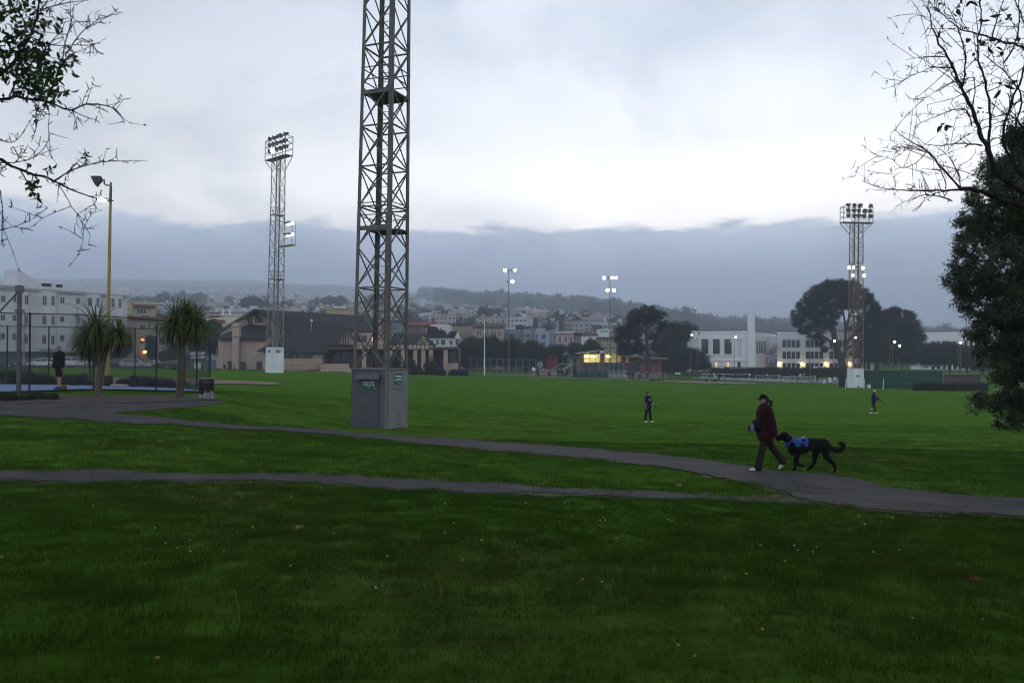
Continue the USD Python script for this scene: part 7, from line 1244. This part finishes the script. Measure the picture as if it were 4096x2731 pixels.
for sx, d, yt, lit, lab in [(2762, 205, 1338, 1, 'thin lamp post at the left corner of the school hall, lit'), (2789, 186, 1332, 0, 'unlit lamp post just left of the hall windows'), (2938, 215, 1347, 1, 'lit lamp post before the right end of the school hall'), (3239, 180, 1338, 0, 'unlit lamp post in front of the school block'), (3333, 222, 1362, 1, 'lit lamp post under the round cypress'), (3418, 226, 1348, 1, 'lit lamp post just behind the rusty tower'), (3558, 150, 1378, 0, 'left post of the pair under the weeping tree, unlit'), (3569, 122, 1370, 1, 'tall lamp post with two lit lamps at the green wall'), (3834, 140, 1372, 1, 'lit lamp post behind the low hedge'), (3843, 148, 1376, 0, 'unlit lamp post next to the one behind the hedge')]:
    r_ = .26 if d > 160 else (.1 if sx == 3558 else .17); arms = [(.35 if sx != 2789 else .5, 0, bool(lit), r_, (.5, -1, -.35))] + ([(1.1, -.6, True, r_, (.5, -1, -.35))] if sx == 3569 else [])
    pole('court_lamp_post', lab, 'lamp post', sx, d, yt + 8, .09, M('court_pole', (0.11, 0.095, 0.06), .6, .2), arms, steps=False)
for i, (sx, y, w, h, lab) in enumerate([(3000, 1498, 6, 6, 'small white notice high on the tennis fence, leftmost'), (3069, 1498, 4, 5, 'small pale notice on the tennis fence between the short nets'), (3148, 1508, 6, 5, 'small white notice on the tennis fence left of the players'), (3133, 1517, 7, 5, 'low white sheet on the tennis fence'), (3297, 1525, 12, 16, 'pale blue notice board on the tennis fence'), (3320, 1522, 10, 13, 'white notice on the fence right of the pale blue one'), (3318, 1512, 14, 5, 'pair of pale stickers above the white notice'), (3340, 1513, 9, 9, 'white notices at the right end of the tennis fence')]):
    d = 165; k = d/FPX; c = P(sx, y, d - .3); t = thing('fence_notice', lab, 'notice', (c[0], c[1], c[2])); MB().box((0, 0, 0), (w*k, .03, h*k)).build('sheet', M('pale_notice', (0.35, 0.48, 0.52), .6, .05) if i in (4,) else m_white, t); MB().box((0, .04, 0), (w*k*1.06, .03, h*k*1.06)).build('backing', m_galv, t)
# ------------------------------------------------------------------ green wall and low hedge at the right
ga, gb = np.array([X(3382, 119), 119.]), np.array([X(3772, 113), 113.]); gl = np.hypot(*(gb-ga)); grz = math.atan2(gb[1]-ga[1], gb[0]-ga[0]); gz = min(Z(*ga), Z(*gb)); t = thing('green_wall', 'long dark green board wall with battens behind the rusty tower', 'wall', (*ga, gz - .1), grz)
m_gw = M('wall_green', (0.006, 0.060, 0.036), .6, .14, .5); m_gw2 = M('wall_green_batten', (0.008, 0.072, 0.044), .6, .1); npan = 14; gh = Zs(1481, 117) - gz + .1
for i in range(npan):
    x0, x1 = gl*i/npan, gl*(i+1)/npan
    for j in range(3): MB().span(x0 + .02, x1 - .02, 0, .1, gh*j/3 + .012, gh*(j+1)/3 - .012).build('board', m_gw, t)
    MB().span(x0 - .05, x0 + .05, -.1, 0, 0, gh).build('batten', m_gw2, t)
for zz_ in (.2, .5, .8): MB().span(0, gl, -.07, 0, gh*zz_ - .04, gh*zz_ + .04).build('rail', m_gw2, t)
gfence('ball_fence', 'thin wire fence rising above the green wall', 3480, 121, 3772, 116, 1456, 8, wire=.6, pr=.04)
t = thing('plank_fence', 'dark blue grey plank fence left of the green wall', 'fence', G(3368, 121)); [MB().box((-.5 + i*.125, 0, .95), (.115, .05, 1.9)).build('plank', M('plank_blue', (0.03, 0.036, 0.055), .7, .15), t) for i in range(9)]
for sx, lab in ((3381, 'leaning white pole at the left end of the green wall'), (3455, 'leaning white pole right of the rusty tower'), (3531, 'leaning white pole at the middle of the green wall')):
    t = thing('white_pole', lab, 'pole', G(sx, 112)); MB().tube([(0, 0, 0), (.12, 0, Zs(1515, 112) - Z(X(sx, 112), 112))], .045, 6).build('shaft', m_white, t); MB().ball((.12, 0, Zs(1515, 112) - Z(X(sx, 112), 112)), .055, 1).build('cap', m_white, t)
t = thing('base_box', 'small grey box with a white front against the green wall', 'box', G(3473, 114)); MB().box((0, 0, .3), (.5, .4, .62)).build('case', m_steel2, t); MB().box((0, -.21, .3), (.4, .02, .45)).build('front', m_white, t)
t = thing('storage_shed', 'low brown shed behind the low hedge', 'shed', G(3835, 128)); k = 128/FPX; MB().box((0, 0, .9), (130*k, 3, 1.9)).build('wall', M('shed_brown', (0.075, 0.048, 0.036), .8, .15), t); MB().box((0, -.1, 1.95), (136*k, 3.4, .18)).build('roof', m_brown, t); MB().box((1.6, -1.52, .8), (.9, .05, 1.5)).build('door', m_dframe, t)
gfence('ball_fence', 'low brown wire fence just behind the low hedge', 3660, 112, 3950, 110, 1501, 9, wire=.4, mat=m_brown, pr=.04)
k = 108/FPX; t = thing('low_hedge', 'low clipped hedge along the far right edge of the field', 'hedge', G(3800, 108)); Lh = 290*k; MB().span(-Lh/2, Lh/2, -.45, .45, 0, .8).build('core', M('hedge_core', None), t); nh = 900; ps = np.stack([NR.uniform(-Lh/2, Lh/2, nh), NR.uniform(-.6, .5, nh), NR.uniform(.05, 1.0, nh)], 1); scatter('foliage', t, TINY, m_dark, ps, NR.uniform(.18, .34, nh))
# basketball boards above the hedge
for sx, lab in ((3261, 'white basketball backboard above the ivy hedge, left one'), (3288, 'white basketball backboard above the ivy hedge, right one')):
    d = 234; p = G(sx, d); k = d/FPX; zz_ = Zs(1471, d) - p[2]; t = thing('backboard', lab, 'backboard', p); MB().box((0, 0, zz_), (20*k, .05, 11*k)).build('board', m_white, t); MB().bar((0, .3, 0), (0, .3, zz_), .12).build('post', m_galv, t); MB().tube([(.22*math.cos(a), -.3 + .22*math.sin(a), zz_ - .3) for a in np.linspace(0, 6.28, 13)], .02, 4).build('hoop', m_red, t)
# ------------------------------------------------------------------ houses and woods on the hill
def hpos(sx, d): return np.array([(sx-CX)/FPX*d, d, float(hillz(sx, d))])
RH = random.Random(77)
hues = [('white', (0.46, 0.46, 0.46)), ('cream', (0.40, 0.36, 0.28)), ('pale grey', (0.27, 0.285, 0.31)), ('tan', (0.34, 0.26, 0.19)), ('pinkish', (0.40, 0.29, 0.26)), ('blue grey', (0.25, 0.31, 0.38))]
protos = {}
def hill_house(hi, kind, loc, rz, label):
    key = (hi, kind)
    if key in protos: return dup(protos[key], loc, rz, label, 'houses on the foggy hillside')
    nm, rgb = hues[hi]; t = thing('hill_house', label, 'house', loc, rz, 'houses on the foggy hillside'); protos[key] = t; m = M('hill_' + nm.replace(' ', '_'), rgb, .9, .08, .1); w, dp, h = ((10, 11, 8), (13, 12, 10), (8, 11, 8))[kind]
    MB().span(-w/2, w/2, 0, dp, -9, h).build('wall', m, t); n = (3, 5, 3)[kind]; fl = int(h/3)
    if kind == 2: b = MB(); b.add([(-w/2-.3, -.3, h), (w/2+.3, -.3, h), (w/2+.3, dp, h), (-w/2-.3, dp, h), (0, -.3, h+3), (0, dp, h+3)], [[0, 1, 4, 4], [1, 2, 5, 4], [2, 3, 5, 5], [3, 0, 4, 5], [0, 3, 2, 1]]); b.build('roof', m_roof, t)
    else: MB().span(-w/2-.3, w/2+.3, -.3, dp, h, h+.45).build('roof', m_grey if kind == 0 else m, t); MB().span(w*.15, w*.35, 3, 6, h, h+2.4).build('roof_room', m, t)
    for i in range(n):
        for j in range(fl): x = -w/2 + w*(i+.5)/n; f = MB().span(x - w/n*.34, x + w/n*.34, -.06, .02, 1 + j*3, 2.7 + j*3).build('window', m_frame, t); MB().span(x - w/n*.28, x + w/n*.28, -.09, .0, 1.15 + j*3, 2.55 + j*3).build('pane', m_pane, f)
    return t
spots = []; d = 500.0
while d < 2500:
    sxa, sxb = -260, np.interp(d, [500, 700, 900, 1200, 1700, 2500], [2560, 2450, 2300, 1950, 1650, 1350]); sx = sxa + RH.uniform(0, 60)
    while sx < sxb:
        step = 12.0*FPX/d*RH.uniform(.85, 1.9)
        if RH.random() < .84: spots.append((sx, d + RH.uniform(-18, 18)))
        sx += step
    d *= 1.058
spots = [s for s in spots if not (s[1] < 620 and (s[0] < 500))]
RH.shuffle(spots); spots.sort(key=lambda s: s[1]); rest_ = spots[296:]; RH.shuffle(rest_); rest_ = rest_[:1300]; spots = spots[:296]
for sx, d in spots:
    hi, kd = RH.choice([0, 0, 0, 1, 1, 2, 2, 3, 4, 5]), RH.choice([0, 0, 1, 1, 2]); nm = hues[hi][0]; zone = ['lowest row', 'second row', 'third row', 'fourth row', 'fifth row', 'upper row'][min(5, int((d - 480)/34))]
    part_ = next(b_ for a_, b_ in ((300, 'behind the white apartment roof'), (510, 'above the leaning palm'), (700, 'between the two palms'), (900, 'right of the straight palm'), (1060, 'above the field house gable'), (1200, 'behind the white footed tower'), (1430, 'above the field house ridge'), (1650, 'between the near tower legs'), (1850, 'just right of the near tower'), (2040, 'left of the left tall floodlight pole'), (2250, 'above the pink ornate house'), (2440, 'left of the right tall floodlight pole'), (9999, 'left of the pine')) if sx < a_)
    hill_house(hi, kd, hpos(sx, d), RH.uniform(-.35, .35), f"{nm} {['flat house', 'apartment block', 'gabled house'][kd]} {zone} {part_}"[:110])
hb = MB().span(-8, 8, 0, 13, -9, 10).span(-8.3, 8.3, -.3, 13, 10, 10.5).span(1, 4.5, 3, 6, 10, 12.6); hb2 = MB().span(-6, 6, 0, 13, -9, 9); hb2.add([(-6.3, -.3, 9), (6.3, -.3, 9), (6.3, 13, 9), (-6.3, 13, 9), (0, -.3, 12.5), (0, 13, 12.5)], [[0, 1, 4, 4], [1, 2, 5, 4], [2, 3, 5, 5], [3, 0, 4, 5], [0, 3, 2, 1]])
m_far = usdkit.material(stage, '/World/Looks/far_houses', {'oi': ('object_info', {}), 'r': ('rgb_ramp', dict(ramp=[(0, (.66, .66, .66)), (.35, (.50, .51, .52)), (.5, (.56, .52, .44)), (.7, (.34, .29, .24)), (.85, (.28, .33, .38)), (1, (.64, .64, .64))])), 'tc': ('geometry', {}), 'sp': ('separate_xyz', {}), 'rf': ('map_range', dict(from_min=.3, from_max=.6, to_min=0, to_max=.6, clamp=True)), 'mx': ('mix', dict(color2=(.06, .06, .065))), 'p': ('principled_bsdf', dict(roughness=.9))},
    [('oi.random', 'r.fac'), ('tc.true_normal', 'sp.vector'), ('sp.z', 'rf.value'), ('rf.result', 'mx.fac'), ('r.color', 'mx.color1'), ('mx.color', 'p.base_color')], surface='p.BSDF')
hw1, hw2 = MB(), MB()
for x_ in (-6, -3, 0, 3, 6):
    for z_ in (1.5, 4.5, 7.5): hw1.span(x_ - .9, x_ + .9, -.1, .1, z_, z_ + 1.6)
for x_ in (-4, 0, 4):
    for z_ in (1.5, 4.5): hw2.span(x_ - .8, x_ + .8, -.1, .1, z_, z_ + 1.7)
hx_ = UsdGeom.Xform.Define(stage, '/World/hillside_houses'); tag(hx_, 'crowded pale houses fading into the fog on the hillside', 'houses', None, 'stuff'); hx_ = hx_.GetPrim(); ps_, sc_, ro_ = [hpos(*s) for s in rest_], [RH.uniform(.55, .95) for _ in rest_], [RH.uniform(-.5, .5) for _ in rest_]
scatter('walls', hx_, [(np.vstack(b_.v), np.vstack(b_.f)) for b_ in (hb, hb2)], m_far, ps_, sc_, ro_); scatter('windows', hx_, [(np.vstack(b_.v), np.vstack(b_.f)) for b_ in (hw1, hw2)], m_pane, ps_, sc_, ro_)
t = dup(protos[(0, 1)], hpos(1720, 900), .2, 'wide white hall standing out on the hillside right of the near tower', scale=(1.7, 1.2, .7)) if (0, 1) in protos else None
# trees among the houses and the wood along the ridge (too many to count)
def clump_tree(seed):
    rng = np.random.default_rng(seed); v, f = [], []; n = 0
    for _ in range(20):
        c = rng.normal(size=3)*np.array([.20, .20, .21]) + (0, 0, .58); b = leafball(44, .26, .42, rng, .1); vv = b[0]*.34 + c; v.append(vv); f.append(b[1] + n); n += len(vv)
    tb = MB().tube([(0, 0, -.2), (0, 0, .6)], [.04, .025], 5); v.append(tb.v[0]); f.append(tb.f[0] + n); return np.vstack(v), np.vstack(f)
CT = [clump_tree(i) for i in range(4)]
ps, ss = [], []
for _ in range(230):
    d = 470 + 1500*RH.random()**1.8; sx = RH.uniform(-250, np.interp(d, [500, 900, 2000], [2700, 2350, 1900])); ps.append(hpos(sx, d)); s = RH.uniform(6, 13); ss.append((s*RH.uniform(.8, 1.2), s*.9, s))
for sx0, d0, n_, sp in ((70, 1500, 12, 50), (200, 1700, 20, 50), (255, 1600, 14, 25), (1010, 640, 9, 22), (650, 900, 18, 50), (1330, 850, 14, 36), (1480, 750, 9, 28), (780, 1100, 18, 60), (400, 1000, 14, 40)):
    for _ in range(n_): sx = sx0 + RH.gauss(0, sp); d = d0*RH.uniform(.92, 1.08); ps.append(hpos(sx, d)); s = RH.uniform(10, 18); ss.append((s*.9, s*.9, s))
scatter('hillside_trees', None, CT, m_dark, ps, np.array(ss), [RH.uniform(0, 6.28) for _ in ps], 'stuff', 'dark trees scattered between the hillside houses', 'trees')
ps, ss = [], []
for _ in range(3300):
    sx = RH.uniform(1680, 5200); dc = float(np.interp(sx, HX, HD)); u = RH.random()**.6; d = dc*(.52 + .50*u)
    if sx < 2500 and d < np.interp(sx, [1680, 1900, 2200, 2500], [1900, 1250, 1100, 850]): continue
    ps.append(hpos(sx, d)); s = RH.uniform(15, 30); ss.append((s*RH.uniform(.7, 1.0), s*.8, s))
scatter('hill_wood', None, CT, m_dark, ps, np.array(ss), [RH.uniform(0, 6.28) for _ in ps], 'stuff', 'dark wood covering the ridge on the right in the fog', 'wood')
# a few lit windows and lamps on the hill
for sx, d, z_ in ((988, 850, 5), (1160, 760, 6), (1245, 640, 5), (1365, 640, 4), (680, 700, 4), (1335, 900, 8), (1973, 800, 4)):
    p = hpos(sx, d); t = thing('hill_lamp', f'small warm lamp glowing on the hillside {["above the field house ridge", "left of the near tower", "beside the near tower legs", "just left of the near tower legs", "left of the field house", "high left of the near tower", "right of the near tower"][int((988, 1160, 1245, 1365, 680, 1335, 1973).index(sx))]}', 'lamp', p); MB().bar((0, 0, -6), (0, 0, z_), .15).build('post', m_pole, t); MB().ball((0, 0, z_), .55, 1).build('lamp_glass', E('hill_glow', (1.0, 0.6, 0.3), 5.0), t)
# ------------------------------------------------------------------ small things on the lawn
m_fl = M('clover_white', (0.42, 0.42, 0.41), .8, .1); m_dn = M('dandelion', (0.40, 0.26, 0.015), .7, .1)
fb = MB(); fb.ball((0, 0, .05), .0055, 1, (1, 1, .8)); FLW = (np.vstack(fb.v), np.vstack(fb.f))
def lawn_spots(n, d0, d1, rng, clus=3):
    out = []
    while len(out) < n:
        d = d0 + (d1-d0)*rng.random()**1.3; x = rng.uniform(-.66, .66)*d
        for _ in range(rng.integers(1, clus+1)):
            q = (x + rng.normal()*.25, d + rng.normal()*.25)
            if not PATHS.contains(Point(*q)): out.append((*q, Z(*q)))
    return np.array(out)
rf = np.random.default_rng(17); q = lawn_spots(90, 4, 26, rf); scatter('clover_flowers', None, [FLW], m_fl, q, rf.uniform(.6, 1.5, len(q))*(1 + q[:, 1]/28), [0]*len(q), 'stuff', 'tiny white clover flowers sprinkled over the lawn', 'flowers')
q = lawn_spots(260, 26, 60, rf, 14); scatter('clover_flowers', None, [FLW], m_fl, q, rf.uniform(1.0, 2.0, len(q)), [0]*len(q), 'stuff', 'white flowers in loose patches on the playing field', 'flowers')
q = np.array([(*hit(sx, sy), 0) for sx, sy in [(630, 2680), (1165, 2010), (770, 2010), (1780, 2160), (2410, 2050), (2420, 2105), (2465, 2180), (2400, 2105), (1925, 2190), (2330, 2350), (3042, 2210), (3140, 2275), (1850, 2270), (2985, 2330), (1335, 2160), (1000, 1950), (1780, 2040), (1560, 1975), (1815, 2120), (760, 1955), (6, 2260), (3050, 2560), (2760, 2005)]]); q[:, 2] = Z(q[:, 0], q[:, 1])
fb = MB(); fb.ball((0, 0, .05), .009, 1, (1, 1, .6)); scatter('dandelions', None, [(np.vstack(fb.v), np.vstack(fb.f))], m_dn, q, 1 + q[:, 1]/18, [0]*len(q), 'stuff', 'small yellow dandelions in the foreground lawn', 'flowers')
for sx, sy, rgb, L, lab in ((1197, 2130, (0.22, 0.13, 0.075), .16, 'curled tan fallen leaf on the foreground lawn left of centre'), (3898, 2345, (0.14, 0.035, 0.02), .12, 'reddish fallen leaf on the lawn at the lower right'), (2715, 1956, (0.20, 0.12, 0.06), .20, 'tan fallen leaf beside the narrow path'), (645, 1778, (0.22, 0.10, 0.04), .18, 'orange fallen leaf on the grass strip between the paths at the left'), (1960, 1741, (0.16, 0.09, 0.05), .2, 'brown fallen leaf at the edge of the playing field'), (2475, 1655, (0.30, 0.07, 0.02), .2, 'small orange leaf left of the fielder with the bun'), (863, 2160, (0.10, 0.055, 0.03), .1, 'small brown fallen leaf near the left of the foreground')):
    x, y = hit(sx, sy); t = thing('fallen_leaf', lab, 'leaf', (x, y, Z(x, y) + .05), RH.uniform(0, 6)); b = MB(); leafmesh(b, np.array([-L/2, 0, 0]), np.array([1.0, 0, .12]), np.array([0, .3, 1.0]), L, L*.5); leafmesh(b, np.array([-L/3, 0, .012]), np.array([.8, .5, .25]), np.array([0, .5, 1.0]), L*.6, L*.35); b.build('blade', M('leaf_%d' % sx, rgb, .8, .25, 20), t); MB().tube([(-L/2, 0, 0), (-L*.8, .01, .02)], .003, 4).build('stalk', m_brown, t)
for sx, sy, h, lab in ((958, 2500, .20, 'tall dry grass stalk in the foreground left of centre'), (3737, 2090, .14, 'dry grass stalk at the lower edge of the wide path'), (1765, 2390, .16, 'dry grass stalk below the lawn centre'), (2680, 2070, .14, 'slanting dry grass stalk right of the lawn centre')):
    x, y = hit(sx, sy); t = thing('grass_stalk', lab, 'grass stalk', (x, y, Z(x, y))); b = MB(); b.tube([(0, 0, 0), (-.01, 0, h*.6), (-.03 if sx < 2500 else .05, 0, h)], .003, 4); b.build('stem', M('dry_stalk', (0.20, 0.17, 0.07), .8, .1), t); MB().tube([(-.03 if sx < 2500 else .05, 0, h), (-.04 if sx < 2500 else .065, 0, h*1.15)], [.004, .002], 4).build('seed_head', M('dry_stalk', None), t)
# ------------------------------------------------------------------ the evening haze
lo, hi = -3.0, 440.0
hz = MB().span(-4300, 5300, -400, 4900, lo, hi)
m_haze = usdkit.material(stage, '/World/Looks/haze', {'v': ('principled_volume', dict(color=(0.75, 0.865, 1.0), density=0.00054, anisotropy=0.2))}, volume='v.volume')
hz.build('haze', m_haze, None, kind='stuff', label='blue evening haze thickening over the far hillside')
